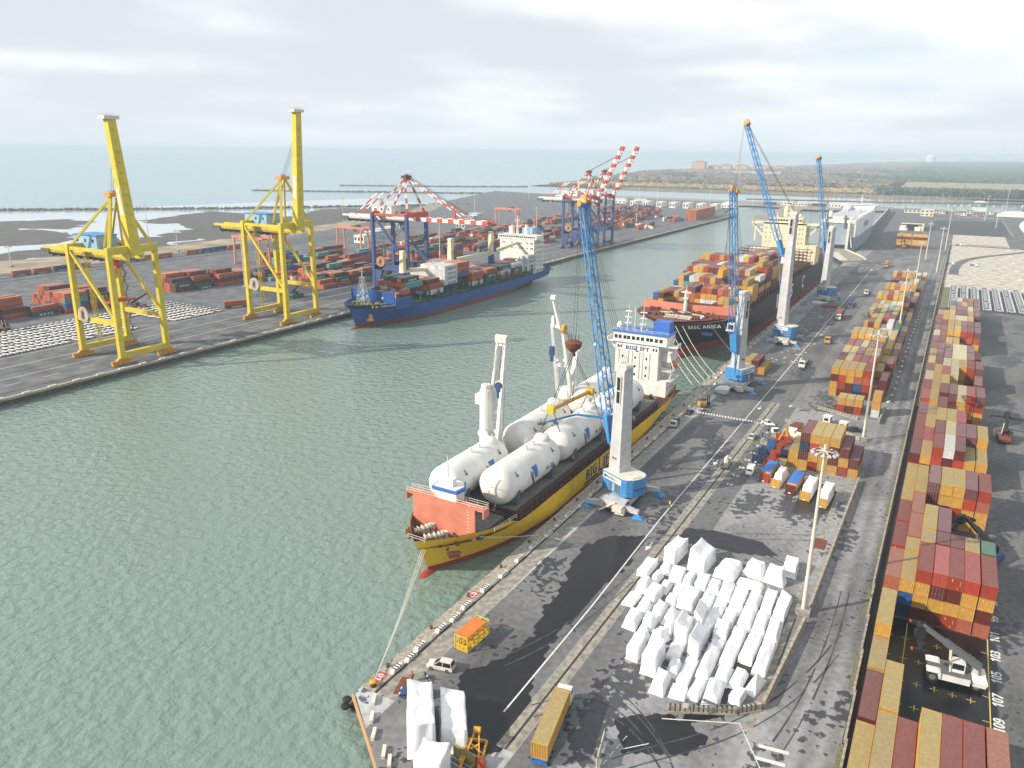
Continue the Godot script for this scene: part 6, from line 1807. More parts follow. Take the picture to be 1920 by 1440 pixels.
var lot_car: ArrayMesh
func car_lots() -> void:
	var low := Sh.new(); var dark := Sh.new()
	low.loft([PackedVector3Array([V(-0.85, 0.3, -2.1), V(0.85, 0.3, -2.1), V(0.85, 0.3, 2.1), V(-0.85, 0.3, 2.1)]), PackedVector3Array([V(-0.88, 0.75, -2.15), V(0.88, 0.75, -2.15), V(0.86, 0.65, 2.15), V(-0.86, 0.65, 2.15)]), PackedVector3Array([V(-0.82, 0.98, -2.05), V(0.82, 0.98, -2.05), V(0.78, 0.86, 1.95), V(-0.78, 0.86, 1.95)])])
	low.bb(-0.66, 0.66, 1.42, 1.5, -1.45, 0.25)
	dark.loft([PackedVector3Array([V(-0.8, 0.93, -1.95), V(0.8, 0.93, -1.95), V(0.78, 0.9, 1.05), V(-0.78, 0.9, 1.05)]), PackedVector3Array([V(-0.66, 1.43, -1.45), V(0.66, 1.43, -1.45), V(0.66, 1.43, 0.25), V(-0.66, 1.43, 0.25)])])
	for x in [-0.8, 0.8]:
		for z in [-1.3, 1.35]: dark.tube(V(x - 0.1, 0.32, z), V(x + 0.1, 0.32, z), 0.32, 0.32, 10)
	lot_car = low.mesh(); dark.mesh(lot_car)
	var spots: Array = []
	for i in 46:
		for j in 8:
			var z := -146.0 - i * 2.75
			if z < -222 and z > -240 and j < 5: continue
			if rng.randf() < 0.07: continue
			spots.append([V(-332.5 - j * 5.3 - rng.randf() * 0.3, 0, z + (j % 2) * 0.4), PI / 2 + 0.12, j, i])
	var n := 0
	for p in spots:
		if n >= 300: break
		var o := MeshInstance3D.new()
		o.mesh = lot_car
		o.set_surface_override_material(0, M.white); o.set_surface_override_material(1, M.glass)
		o.name = numbered("new_car")
		add_child(o)
		o.position = p[0]; o.rotation.y = p[1]
		tag(o, "white new car, %s from the quay in the %s row of the left car park" % [nth(p[2]), nth(p[3])], "car", "white cars parked in rows on the left quay")
		n += 1
	var rest: Array = spots.slice(300)
	for i in 11:
		for j in 30:
			if rng.randf() > 0.05: rest.append([V(4.5 + i * 5.7, 0.02, -496 - j * 2.75), PI / 2])
	for i in 26:
		for j in 2: rest.append([V(1.0 + i * 2.1, 0, -1262 - j * 9), 0.2])
	for i in 40: rest.append([V(-300 - i * 2.2, 0.02, -1190 - (i % 3) * 8), 0.4])
	var mm := MultiMesh.new()
	mm.transform_format = MultiMesh.TRANSFORM_3D
	mm.mesh = lot_car
	lot_car.surface_set_material(0, M.grey_paint); lot_car.surface_set_material(1, M.glass)
	mm.instance_count = rest.size()
	for i in rest.size(): mm.set_instance_transform(i, Transform3D(Basis(Vector3.UP, rest[i][1]), rest[i][0]))
	var mi := MultiMeshInstance3D.new()
	mi.multimesh = mm
	mi.name = numbered("new_car")
	add_child(mi)
	tag(mi, "the many other new cars in rows on the lot beyond the right container block", "cars", "", "stuff")

func truck(at: Vector3, turn: float, load_: String, cab: String, label: String) -> Node3D:   # tractor with a semi-trailer, nose towards +z
	var o := thing("lorry", at, label, "lorry", "lorries on the quays", turn)
	var s := Sh.new()
	s.loft([PackedVector3Array([V(-1.2, 0.9, 6.2), V(1.2, 0.9, 6.2), V(1.2, 0.9, 8.3), V(-1.2, 0.9, 8.3)]), PackedVector3Array([V(-1.2, 2.2, 6.2), V(1.2, 2.2, 6.2), V(1.2, 2.1, 8.35), V(-1.2, 2.1, 8.35)]), PackedVector3Array([V(-1.15, 3.2, 6.2), V(1.15, 3.2, 6.2), V(1.1, 3.1, 8.0), V(-1.1, 3.1, 8.0)])])
	var c := obj("cab", s, cab, o)
	obj("windscreen", Sh.new().box(V(0, 2.55, 8.2), V(2.0, 0.85, 0.1), Basis(Vector3.RIGHT, -0.3)), "glass", c)
	for x in [-1, 1]: obj("side_window", Sh.new().box(V(x * 1.17, 2.5, 7.4), V(0.06, 0.7, 0.9)), "glass", c)
	obj("bumper", Sh.new().bb(-1.2, 1.2, 0.4, 0.95, 7.2, 8.45), "grey_dark", c)
	for x in [-0.8, 0.8]: obj("headlight", Sh.new().box(V(x, 0.9, 8.42), V(0.4, 0.2, 0.1)), "offwhite", c)
	obj("chassis", Sh.new().bb(-0.5, 0.5, 0.85, 1.2, -6.2, 7.0).bb(-1.2, 1.2, 1.15, 1.35, -6.2, 6.0).bb(-1.2, 1.2, 0.6, 0.9, -6.3, -6.1), "paint_blue" if load_ == "Y" else "grey_dark", o)
	wheels(o, [-1.0, 1.0], [-5.2, -4.0, -2.8, 4.6, 7.0], 0.5, 0.36)
	if load_ != "-" and load_ != "":
		var m: Dictionary = cont_mesh[12.19]
		var b := thing("shipping_container", at + Basis(Vector3.UP, turn) * V(0, 1.37, -0.1), "%s container riding on the %s" % [PAINT[load_][2], label], "container", "containers on lorries", turn)
		for k in ["frame", "side", "side_far", "end", "door0", "door1"]: put("panel" if k != "frame" else "frame", m[k], M["paint_" + load_], b)
		put("roof", m.roof, M["roof_" + load_], b)
	return o

func small_truck(at: Vector3, turn: float, label: String, crane_arm := false) -> void:
	var o := thing("flatbed_truck", at, label, "truck", "", turn)
	var s := Sh.new()
	s.loft([PackedVector3Array([V(-1.0, 0.5, 1.2), V(1.0, 0.5, 1.2), V(1.0, 0.5, 3.1), V(-1.0, 0.5, 3.1)]), PackedVector3Array([V(-1.0, 1.2, 1.2), V(1.0, 1.2, 1.2), V(1.0, 1.15, 3.2), V(-1.0, 1.15, 3.2)]), PackedVector3Array([V(-0.92, 2.1, 1.2), V(0.92, 2.1, 1.2), V(0.88, 2.05, 2.4), V(-0.88, 2.05, 2.4)])])
	var c := obj("cab", s, "white", o)
	obj("windscreen", Sh.new().box(V(0, 1.62, 2.82), V(1.6, 0.1, 1.0), Basis(Vector3.RIGHT, 0.85)), "glass", c)
	obj("bed", Sh.new().bb(-1.05, 1.05, 0.8, 0.92, -3.0, 1.1).bb(-1.05, -1.0, 0.9, 1.25, -3.0, 1.1).bb(1.0, 1.05, 0.9, 1.25, -3.0, 1.1).bb(-1.05, 1.05, 0.9, 1.25, -3.0, -2.95), "grey_dark", o)
	if crane_arm: obj("loader_arm", Sh.new().bar(V(0, 0.9, 0.8), V(0, 3.0, 0.7), 0.5).bar(V(0, 3.0, 0.7), V(0.1, 1.9, -2.2), 0.45), "offwhite", o)
	wheels(o, [-0.9, 0.9], [-1.9, 2.2], 0.42, 0.26)

func reach_stacker(at: Vector3, turn: float, paint: String, reach: float, label: String) -> void:   # boom over the nose, towards +z
	var o := thing("reach_stacker", at, label, "reach stacker", "reach stackers", turn)
	obj("chassis", Sh.new().bb(-1.0, 1.0, 0.9, 1.9, -4.0, 3.6).bb(-2.0, -1.0, 1.3, 1.9, -2.6, 2.2).bb(1.0, 2.0, 1.3, 1.9, -2.6, 2.2), "grey_dark", o)
	obj("flank", Sh.new().bb(-2.05, -1.9, 0.8, 1.9, -2.4, 2.2).bb(1.9, 2.05, 0.8, 1.9, -2.4, 2.2), paint, o)
	obj("counterweight", Sh.new().loft([PackedVector3Array([V(-1.7, 0.8, -4.6), V(1.7, 0.8, -4.6), V(1.7, 0.8, -2.8), V(-1.7, 0.8, -2.8)]), PackedVector3Array([V(-1.8, 1.6, -4.9), V(1.8, 1.6, -4.9), V(1.8, 1.6, -2.6), V(-1.8, 1.6, -2.6)]), PackedVector3Array([V(-1.4, 2.5, -4.5), V(1.4, 2.5, -4.5), V(1.4, 2.5, -2.8), V(-1.4, 2.5, -2.8)])]), paint, o)
	for x in [-1.55, 1.55]: obj("mudguard", Sh.new().bb(x - 0.75, x + 0.75, 1.9, 2.1, 2.0, 3.9).bb(x - 0.75, x + 0.75, 1.1, 2.0, 1.8, 2.0), paint, o)
	var c := obj("cab", Sh.new().bb(-0.9, 0.9, 1.9, 2.4, -1.6, 0.4).bb(-0.9, 0.9, 3.5, 3.65, -1.6, 0.4).bar(V(-0.85, 2.4, 0.35), V(-0.85, 3.5, 0.3), 0.12).bar(V(0.85, 2.4, 0.35), V(0.85, 3.5, 0.3), 0.12).bar(V(-0.85, 2.4, -1.55), V(-0.85, 3.5, -1.5), 0.12).bar(V(0.85, 2.4, -1.55), V(0.85, 3.5, -1.5), 0.12), paint, o)
	c.position.x = -0.2
	obj("cab_glass", Sh.new().bb(-0.8, 0.8, 2.4, 3.5, -1.5, 0.3), "glass", c)
	wheels(o, [-1.55, 1.55], [2.9], 0.92, 1.0)
	wheels(o, [-1.35, 1.35], [-3.4], 0.82, 0.6)
	var pv := V(0, 3.5, -3.6); var tip := V(0, 3.2 + reach * 0.62, -3.4 + reach)
	var b := obj("boom", Sh.new().taper(pv, pv.lerp(tip, 0.62), 1.0, 1.1, 0.9, 0.95).taper(pv.lerp(tip, 0.5), tip, 0.72, 0.75, 0.66, 0.66).bar(V(-0.8, 2.3, -3.6), pv + V(-0.6, 0.2, 0), 0.35).bar(V(0.8, 2.3, -3.6), pv + V(0.6, 0.2, 0), 0.35), "grey_dark" if paint == "white" else "black", o)
	for x in [-0.75, 0.75]: obj("lift_cylinder", Sh.new().tube(V(x, 1.8, 0.4), pv.lerp(tip, 0.5) + V(x * 0.7, -0.4, 0), 0.17, 0.17, 10), "offwhite", b)
	var s := Sh.new()
	var h := tip + V(0, -1.6, 0.3)
	s.box(h + V(0, 0.8, 0), V(1.0, 1.6, 1.0)).box(h, V(2.0, 0.6, 1.6)).box(h + V(0, -0.35, 0), V(8.6, 0.4, 0.7))
	for x in [-4.2, 4.2]: s.box(h + V(x, -0.5, 0), V(0.35, 0.6, 2.3))
	var sp := obj("spreader", s, "black", b)
	for x in [-4.2, 4.2]: obj("spreader_end", Sh.new().box(h + V(x, -0.4, 1.25), V(0.5, 0.3, 0.25)), "signal_red", sp)

func forklift(at: Vector3, turn: float, label: String) -> void:
	var o := thing("forklift", at, label, "forklift", "", turn)
	obj("body", Sh.new().bb(-0.9, 0.9, 0.5, 1.5, -2.0, 0.4).bb(-0.85, 0.85, 0.6, 1.9, -2.2, -1.1), "machine_yellow", o)
	obj("mast", Sh.new().bb(-0.6, -0.45, 0.2, 3.9, 1.3, 1.6).bb(0.45, 0.6, 0.2, 3.9, 1.3, 1.6).bb(-0.6, 0.6, 3.6, 3.9, 1.3, 1.6).bb(-0.7, 0.7, 0.6, 1.5, 1.6, 1.75), "black", o)
	obj("overhead_guard", Sh.new().bb(-0.8, 0.8, 2.6, 2.7, -1.2, 0.9).bar(V(-0.75, 1.4, 0.5), V(-0.75, 2.65, 0.8), 0.12).bar(V(0.75, 1.4, 0.5), V(0.75, 2.65, 0.8), 0.12).bar(V(-0.75, 1.8, -1.3), V(-0.75, 2.65, -1.1), 0.12).bar(V(0.75, 1.8, -1.3), V(0.75, 2.65, -1.1), 0.12), "black", o)
	for x in [-0.4, 0.4]: obj("fork", Sh.new().bb(x - 0.08, x + 0.08, 0.1, 0.2, 1.7, 3.6), "steel", o)
	wheels(o, [-0.85, 0.85], [-1.5, 0.9], 0.5, 0.34)

func motorcycle(at: Vector3, turn: float) -> void:
	var o := thing("motorcycle", at, "dark motorcycle parked between the standing worker and the white minivan", "motorcycle", "", turn)
	for z in [-0.7, 0.75]:
		var t := obj("wheel", Sh.new().tube(V(-0.07, 0.32, z), V(0.07, 0.32, z), 0.32, 0.32, 16), "rubber", o)
		obj("rim", Sh.new().tube(V(-0.08, 0.32, z), V(0.08, 0.32, z), 0.2, 0.2, 12), "offwhite", t)
	obj("frame", Sh.new().taper(V(0, 0.55, -0.6), V(0, 0.75, 0.45), 0.28, 0.4, 0.34, 0.36).bar(V(0, 0.75, 0.4), V(0, 0.33, 0.75), 0.12), "black", o)
	obj("seat", Sh.new().taper(V(0, 0.82, -0.85), V(0, 0.78, 0.0), 0.24, 0.14, 0.28, 0.12), "rubber", o)
	obj("handlebar", Sh.new().bar(V(-0.36, 1.05, 0.4), V(0.36, 1.05, 0.4), 0.05).bar(V(0, 0.8, 0.5), V(0, 1.05, 0.4), 0.08), "steel", o)
	obj("screen", Sh.new().box(V(0, 1.15, 0.58), V(0.36, 0.34, 0.05), Basis(Vector3.RIGHT, -0.5)), "offwhite", o)

func vehicles() -> void:
	car(V(-63.2, 0, -88.2), -1.35, "offwhite", "white minivan parked on the quay near the yellow steel cage", "minivan")
	car(V(-63.0, 0, -80.6), -1.15, "letter_navy", "dark blue car parked behind the tall wrapped crate at the quay corner", "minivan")
	car(V(-67.4, 0, -237), PI, "letter_black", "dark car parked on the quay edge behind the white pickup")
	car(V(-44.1, 0, -224.6), PI, "grey_paint", "grey car driving past the crossing towards the small depot")
	car(V(-42.4, 0, -239), 0.9, "white", "white car parked at the right end of the crossing")
	car(V(-17.6, 0, -247), 1.9, "letter_black", "dark car parked behind the purple topped stack, by the lamp mast")
	small_truck(V(-67.9, 0, -223.5), 0.1, "white flatbed pickup on the quay beside the heavy lift ship's stern")
	small_truck(V(-45.0, 0, -198.2), 0.05 + PI, "white truck with folded loader arm on the lane below the crossing", true)
	truck(V(-40.4, 0, -83.6), PI + 0.19, "Y", "white", "lorry carrying a yellow container at the bottom of the picture")
	truck(V(-46.5, 0, -430), 0.03, "R", "white", "lorry with an orange red container passing the far blue crane")
	truck(V(-45.5, 0, -470), 0.03, "-", "letter_navy", "dark lorry ahead of the orange red container lorry")
	truck(V(-42.5, 0, -520), 0.03, "-", "white", "white lorry far along the apron beyond the middle block")
	truck(V(-43.0, 0, -660), 0.05, "O", "machine_yellow", "yellow lorry beside the car carrier's ramp")
	truck(V(-45.8, 0, -322), 0.03, "-", "white", "empty white container lorry beside the second crane")
	truck(V(-44.0, 0, -372), 0.1, "-", "machine_yellow", "orange yard tractor between the third crane and the middle block")
	truck(V(-333, 0, -282), PI / 2 + 1.1, "O", "white", "lorry with an orange container behind the right yellow crane")
	small_truck(V(-39.8, 0, -233), 0.5, "small white lorry by the hazard striped barrier of the depot")
	reach_stacker(V(10.3, 0, -128.2), -PI / 2 + 0.08, "white", 8.6, "white reach stacker in the black yard between container stacks")
	reach_stacker(V(21.9, 0, -262.5), PI, "deck_red", 7.5, "dark red reach stacker on the open lane right of the long block")
	reach_stacker(V(14.2, 0, -177), -PI / 2 - 0.5, "letter_navy", 7.6, "dark reach stacker hidden in the gap of the long block, boom showing")
	reach_stacker(V(-378, 0, -186), 1.0, "rust", 9.0, "red reach stacker at the left edge of the car park")
	reach_stacker(V(-373, 0, -252), 2.6, "rust", 9.0, "red reach stacker behind the left yellow crane's right legs")
	reach_stacker(V(-328, 0, -322), PI, "deck_green", 8.0, "green reach stacker between the right yellow crane and the yard")
	reach_stacker(V(-40, 0, -803), 0, "orange", 9.0, "orange reach stacker in front of the crosswise stacks")
	forklift(V(-65.2, 0, -246.5), 2.4, "yellow and black forklift on the quay near the crossing")
	motorcycle(V(-63.6, 0, -84.6), 0.9)
	person(V(-65.4, 0, -83.2), 0.5, "vest_orange", "cloth_dark", "person standing in an orange vest at the quay corner")
	person(V(-50.1, 0, -165.8), 0.2, "vest_yellow", "vest_yellow", "person in yellow clothing on the white line beside the near crane")
	person(V(-76.6, 6.45, -187.5), 0.4, "letter_white", "white", "person in a white vest on the ship's deck beside the middle tank")
	person(V(-76.2, 6.45, -165.8), 0.9, "vest_yellow", "vest_yellow", "person in yellow clothing leaning at the middle tank's saddle")
	person(V(-41.6, 0, -227), 1.4, "cloth_dark", "white", "person in dark clothing by the red flat racks")
	person(V(-79.8, 15.65, -163.6), 0.4, "vest_orange", "white", "person on the white tank beside the boom lift basket")


# ---- the quay's furniture ------------------------------------------------------------------------------------------
func lamp_mast(at: Vector3, h: float, label: String, group: String) -> void:
	var o := thing("lamp_mast", at, label, "lamp mast", group)
	obj("pole", Sh.new().tube(V(0, 0, 0), V(0, h, 0), 0.42, 0.2, 12), "offwhite", o)
	obj("footing", Sh.new().bb(-1.3, 1.3, 0.02, 1.1, -1.1, 1.1), "concrete", o)
	var s := Sh.new()
	for k in 2:
		var n := 14
		for i in n: s.bar(V(cos(TAU * i / n) * 1.7, h - 0.6, sin(TAU * i / n) * 1.7), V(cos(TAU * (i + 1) / n) * 1.7, h - 0.6, sin(TAU * (i + 1) / n) * 1.7), 0.14)
	for i in 6: s.bar(V(0, h - 0.3, 0), V(cos(TAU * i / 6) * 1.7, h - 0.6, sin(TAU * i / 6) * 1.7), 0.12)
	s.tube(V(0, h - 0.6, 0), V(0, h + 0.7, 0), 0.3, 0.25, 10)
	var c := obj("crown", s, "offwhite", o)
	for i in 12:
		var a := TAU * i / 12
		obj("floodlight", Sh.new().box(V(cos(a) * 2.05, h - 0.75, sin(a) * 2.05), V(0.62, 0.34, 0.5), Basis(Vector3.UP, -a) * Basis(Vector3.BACK, -0.5)), "grey_paint", c)

func kerb_block(x: float, z: float, i: int) -> void:   # white concrete block with three black bands along the quay edge
	var o := thing("kerb_block", V(x, 0.05, z), "white kerb block with black bands on the near quay edge, %s from the corner" % nth(i), "kerb block", "white kerb blocks along the quay edge", rng.randf_range(-0.05, 0.05))
	obj("block", Sh.new().loft([PackedVector3Array([V(-0.42, 0, 1.35), V(0.42, 0, 1.35), V(0.42, 0, -1.35), V(-0.42, 0, -1.35)]), PackedVector3Array([V(-0.36, 0.55, 1.2), V(0.36, 0.55, 1.2), V(0.36, 0.55, -1.2), V(-0.36, 0.55, -1.2)])]), "white", o)
	for k in 3: obj("black_band", Sh.new().bb(-0.4, 0.4, 0.1, 0.575, -0.75 + k * 0.62, -0.52 + k * 0.62), "black", o)

func barrier(a: Vector3, b: Vector3, n: int, h: float, striped: bool, place: String, slats := false) -> void:
	for i in n:
		var p := a.lerp(b, float(i) / n); var q := a.lerp(b, (i + 0.97) / n)
		var o := thing("barrier_block", (p + q) / 2, "%s concrete barrier block %s, %s along" % ["hazard striped" if striped else "plain pale", place, nth(i)], "barrier", "concrete barriers " + place)
		var c := (p + q) / 2
		obj("block", Sh.new().taper(p - c + V(0, h * 0.5, 0), q - c + V(0, h * 0.5, 0), 0.5, h, 0.5, h).taper(p - c + V(0, 0.13, 0), q - c + V(0, 0.13, 0), 0.8, 0.26, 0.8, 0.26), "cope", o)
		if striped:
			var d := (q - p).normalized()
			var k := int(p.distance_to(q) / 0.75)
			for j in k:
				var t := p - c + d * (0.35 + j * 0.75)
				for y in [h + 0.004]: obj("stripe", Sh.new().bar(t + V(0, y, 0) - d * 0.1, t + V(0, y, 0) + d * 0.16, 0.506, 0.02), "black", o)
				obj("stripe", Sh.new().box(t + V(0, h * 0.55, 0), V(0.53, h * 0.8, 0.16), Basis(d.cross(Vector3.UP), Vector3.UP, -d)), "black", o)

func rope(called: String, a: Vector3, b: Vector3, label: String, sag := 0.8, r := 0.06) -> void:
	var o := thing(called, b, label, "rope", "mooring ropes")
	obj("line", Sh.new().wire(a - b, Vector3.ZERO, r, sag, 8), "rope", o)

func flat_rack(at: Vector3, turn: float, paint: String, load_: String, label: String) -> void:
	var o := thing("flat_rack", at, label, "flat rack", "flat racks beside the depot", turn)
	obj("deck", Sh.new().bb(-1.2, 1.2, 0.1, 0.65, -3.0 if load_ == "" else -6.0, 3.0), "paint_" + paint, o)
	for z in [3.0, -3.0 if load_ == "" else -6.0]: obj("end_wall", Sh.new().bb(-1.2, 1.2, 0.1, 2.5, z - 0.12, z + 0.12).bb(-1.22, -1.05, 0.1, 2.55, z - 0.18, z + 0.18).bb(1.05, 1.22, 0.1, 2.55, z - 0.18, z + 0.18), "paint_" + paint, o)
	obj("label_plate", Sh.new().bb(-0.5, 0.1, 0.25, 0.5, 3.12, 3.15), "letter_white", o)
	if load_ == "crate":
		var c := thing("tarped_crate", at, "timber crate under a blue tarpaulin on the %s" % label, "crate", "tarped crates", turn)
		obj("crate", Sh.new().bb(-1.15, 1.15, 0.66, 3.0, -5.6, 2.6), "timber", c)
		for i in 7: obj("batten", Sh.new().bb(1.15, 1.2, 0.68, 3.0, -5.5 + i * 1.33, -5.4 + i * 1.33), "timber", c)
		var s := Sh.new()
		for i in 8:
			var z0 := -5.75 + i * 1.06
			s.loft([PackedVector3Array([V(-1.22, 2.86, z0), V(-1.2, 3.02, z0), V(0, 3.06 + 0.03 * (i % 2), z0), V(1.2, 3.02, z0), V(1.22, 2.86, z0)]), PackedVector3Array([V(-1.22, 2.82, z0 + 1.06), V(-1.2, 3.02, z0 + 1.06), V(0, 3.06 + 0.03 * ((i + 1) % 2), z0 + 1.06), V(1.2, 3.02, z0 + 1.06), V(1.22, 2.84, z0 + 1.06)])], false, false)
		obj("tarpaulin", s, "tarp_blue", c)

func site() -> void:
	for t in [[-14.1, -135.5, 33.0, "nearest tall lamp mast beside the white wrapped cargo"], [-14.9, -240.3, 33.0, "tall lamp mast behind the small depot"], [-16.1, -387.7, 33.0, "tall lamp mast half way along the middle block"], [-16.6, -520.0, 33.0, "tall lamp mast near the far end of the middle block"],
			[-8.0, -640, 33.0, "tall lamp mast beside the far end of the road"], [-6.1, -798, 36.0, "tall lamp mast by the gravel lot's corner"], [30.8, -1222, 32.0, "tall lamp mast with white crown beyond the dark lot"], [58.9, -1370, 36.0, "tall lamp mast at the right edge near the canal"], [40.5, -1102, 22.0, "short lamp mast on the dark lot"], [-18.6, -720, 30.0, "lamp mast beside the crosswise stacks"]]:
		lamp_mast(V(t[0], 0, t[1]), t[2], t[3], "lamp masts")
	for t in [[-646, -455, 33], [-575, -640, 34], [-585, -300, 15], [-560, -420, 18], [-560, -880, 36], [-600, -1180, 36], [-470, -1010, 36], [-345, -914, 30], [-500, -1330, 40], [-420, -1200, 38], [-330, -1180, 36], [-380, -330, 30], [-330, -470, 34], [-350, -660, 32], [-690, -1270, 34], [-300, -1330, 32]]:
		lamp_mast(V(t[0], 0, t[1]), t[2], "slender lamp mast in the left yard, about %d metres from the quay edge" % int(absf(t[0]) - 273), "lamp masts of the left yard")
	var i := 0
	for z in [-84.2, -87.8, -91.0, -97.1, -101.1, -105.5, -112.3, -118.6, -125.7, -132.0, -138.5, -144.0, -149.5, -156, -163, -170, -178, -186, -194, -202, -209, -216, -228, -233, -244, -250, -256, -262, -268, -275]:
		kerb_block(-69.3 + sin(i * 2.0) * 0.25, z, i)
		i += 1
	for k in 40: kerb_block(-71.3 - clampf((-290 - k * 8.0 + 300) * -0.004, 0, 1.5), -284 - k * 8.0, 30 + k)
	for k in 56:
		var z := -84.0 - k * 12.3
		var o := thing("bollard", V(-71.0 - clampf((-z - 230) * 0.03, 0, 2.4), 0.06, z), "iron mooring bollard at the near quay edge, %s from the corner" % nth(k), "bollard", "bollards of the near quay")
		obj("post", Sh.new().lathe([[0, 0.28], [0.35, 0.22], [0.45, 0.36], [0.55, 0.34], [0.6, 0.05]], 12), "rust", o)
	for k in 60:
		var z := -560.0 + k * 9.0
		var o := thing("quay_block", V(-272.0, 0.3, z), "pale kerb block on the left quay edge, %s from its far bend" % nth(k), "kerb block", "kerb blocks of the left quay")
		obj("block", Sh.new().bb(-0.5, 0.5, 0, 0.6, -1.4, 1.4), "offwhite", o)
	# the corner: yellow bollard, sling, tyres
	var b := thing("mooring_bollard", V(-69.9, 0.06, -79.0), "yellow topped bollard holding the bow ropes at the quay corner", "bollard")
	obj("post", Sh.new().lathe([[0, 0.5], [0.6, 0.42], [0.8, 0.62]], 14), "rust", b, true); obj("cap", Sh.new().lathe([[0.8, 0.64], [1.0, 0.6], [1.12, 0.3], [1.14, 0.02]], 14), "machine_yellow", b, true)
	var fd := thing("rubber_fender", V(-71.4, -1.6, -75.4), "black tyre fenders hung on the quay corner", "fender")
	for p in [[-0.5, 0.2, 0.9], [-0.2, -0.6, -0.6], [-0.7, 0.9, 0.2]]: obj("tyre", Sh.new().lathe([[-0.3, 0.3], [-0.28, 0.6], [0.0, 0.75], [0.28, 0.6], [0.3, 0.3]], 18, V(p[0], p[1], p[2])), "rubber", fd, true)
	obj("edge_timber", Sh.new().bar(V(-0.2, 1.2, -0.6), V(23.4, 1.2, 17.6), 0.35, 0.5), "timber", fd)
	for t in [[-67.6, -76.4, 0.5, "white marker block with a bent rail by the yellow bollard"], [-65.4, -73.2, 0.55, "pale concrete block, first along the quay end"], [-62.9, -70.6, 0.5, "pale concrete block, second along the quay end"], [-59.4, -68.6, 0.55, "white painted plank leaning at the quay end"], [-57.6, -67.6, 0.6, "long pale trough at the lower edge of the picture"]]:
		var o := thing("concrete_block", V(t[0], 0, t[1]), t[3], "block", "", t[2])
		obj("block", Sh.new().taper(V(0, 0.3, -1.1), V(0, 0.3, 1.1), 0.5, 0.6, 0.5, 0.6), "offwhite", o)
	for k in 3: rope("mooring_rope", V(-84.6 + k * 0.35, 4.6, -112.2 - k * 0.2), V(-69.9, 0.7, -79.0), "bow rope of the heavy lift ship, %s of three running to the yellow topped bollard" % ["left", "middle", "right"][k], 1.0)
	rope("mooring_rope", V(-76.8, 5.0, -122), V(-70.7, 0.5, -136.5), "single rope from the heavy lift ship's yellow bulwark to the quay beside it", 0.3)
	var ends := [[-85.3, -302], [-85, -303], [-83, -306], [-80.9, -310], [-80, -311]]
	for k in 5: rope("mooring_rope", V(-101.5 + k * 2.8, 15.2, -296 - absf(k - 1.5) * 0.8), V(-74.5 + k * 0.5, 0.4, -266 - k * 5.0), "bow rope of the black ship, %s of five from the left" % nth(k), 1.5, 0.11)
	rope("mooring_rope", V(-83, 15.0, -311), V(-72.5, 0.4, -318), "short rope from the black ship's shoulder to the quay", 0.5, 0.08)
	rope("mooring_rope", V(-79.6, 15, -318), V(-72.5, 0.4, -326), "rearmost rope from the black ship's shoulder to the quay", 0.5, 0.08)
	for k in 3: rope("mooring_rope", V(-262 + k * 1.5, 8.0, -288 - k), V(-272.6, 0.6, -262 - k * 5.0), "bow rope of the blue ship, %s of three" % nth(k), 0.8, 0.08)
	# yellow steel cage with a rusty roof
	var c := thing("steel_cage", V(-62.8, 0, -97.2), "yellow steel cage with a rusty orange roof on the quay edge", "cage", "", -0.05)
	var s := Sh.new()
	for x in [-1.3, 1.3]:
		for k in 5: s.bar(V(x, 0.1, -3.3 + k * 1.65), V(x, 2.8, -3.3 + k * 1.65), 0.16)
		for y in [0.1, 1.1, 2.75]: s.bar(V(x, y, -3.3), V(x, y, 3.3), 0.16)
		for k in 4: s.bar(V(x, 0.1, -3.3 + k * 1.65), V(x, 1.1, -1.65 + k * 1.65), 0.09)
	for z in [-3.3, 3.3]:
		for y in [0.1, 1.1, 2.75]: s.bar(V(-1.3, y, z), V(1.3, y, z), 0.16)
		for x in [-0.45, 0.45]: s.bar(V(x, 0.1, z), V(x, 2.75, z), 0.12)
	obj("frame", s, "crane_yellow", c)
	obj("roof", Sh.new().bb(-1.35, 1.35, 2.85, 2.93, -2.4, 3.35), "orange", c)
	obj("floor", Sh.new().bb(-1.2, 1.2, 0.1, 0.2, -3.2, 3.2), "machine_yellow", c)
	obj("panel", Sh.new().bb(-1.28, 1.28, 0.2, 1.05, 3.24, 3.29).bb(-1.28, 1.28, 0.2, 1.05, -3.29, -3.24), "machine_yellow", c)
	# yellow lattice frames and an open container at the lower edge
	var f := thing("lattice_frame", V(-47.9, 0, -74.2), "tangled yellow lattice frame with a winch at the lower edge", "frame", "", 0.35)
	s = Sh.new()
	for x in [-1.3, 1.3]:
		s.bar(V(x, 0.4, -3.2), V(x, 0.4, 2.6), 0.35); s.bar(V(x, 0.4, 2.6), V(x * 0.2, 2.6, -2.6), 0.22); s.bar(V(x, 0.4, -0.6), V(-x * 0.4, 1.8, -0.8), 0.2)
	s.bar(V(-1.3, 0.4, -3.2), V(1.3, 0.4, -3.2), 0.35).bar(V(-1.3, 0.4, 2.6), V(1.3, 0.4, 2.6), 0.35).bar(V(-1.3, 0.4, 0), V(1.3, 0.4, 0), 0.3).bb(-1.7, -1.2, 0.1, 1.1, -2.6, 1.8).tube(V(-0.5, 2.7, -2.6), V(0.5, 2.7, -2.6), 0.5, 0.5, 10)
	obj("frame", s, "machine_yellow", f)
	obj("winch", Sh.new().tube(V(1.4, 0.7, 1.0), V(1.4, 0.7, 1.8), 0.7, 0.7, 12), "signal_red", f)
	f = thing("open_tray", V(-49.2, 0, -70.4), "open olive steel tray with ribbed floor and a raised end wall", "tray", "", -0.1)
	obj("floor", Sh.new().bb(-1.6, 2.2, 0.1, 0.25, -2.6, 2.6), "grey_dark", f)
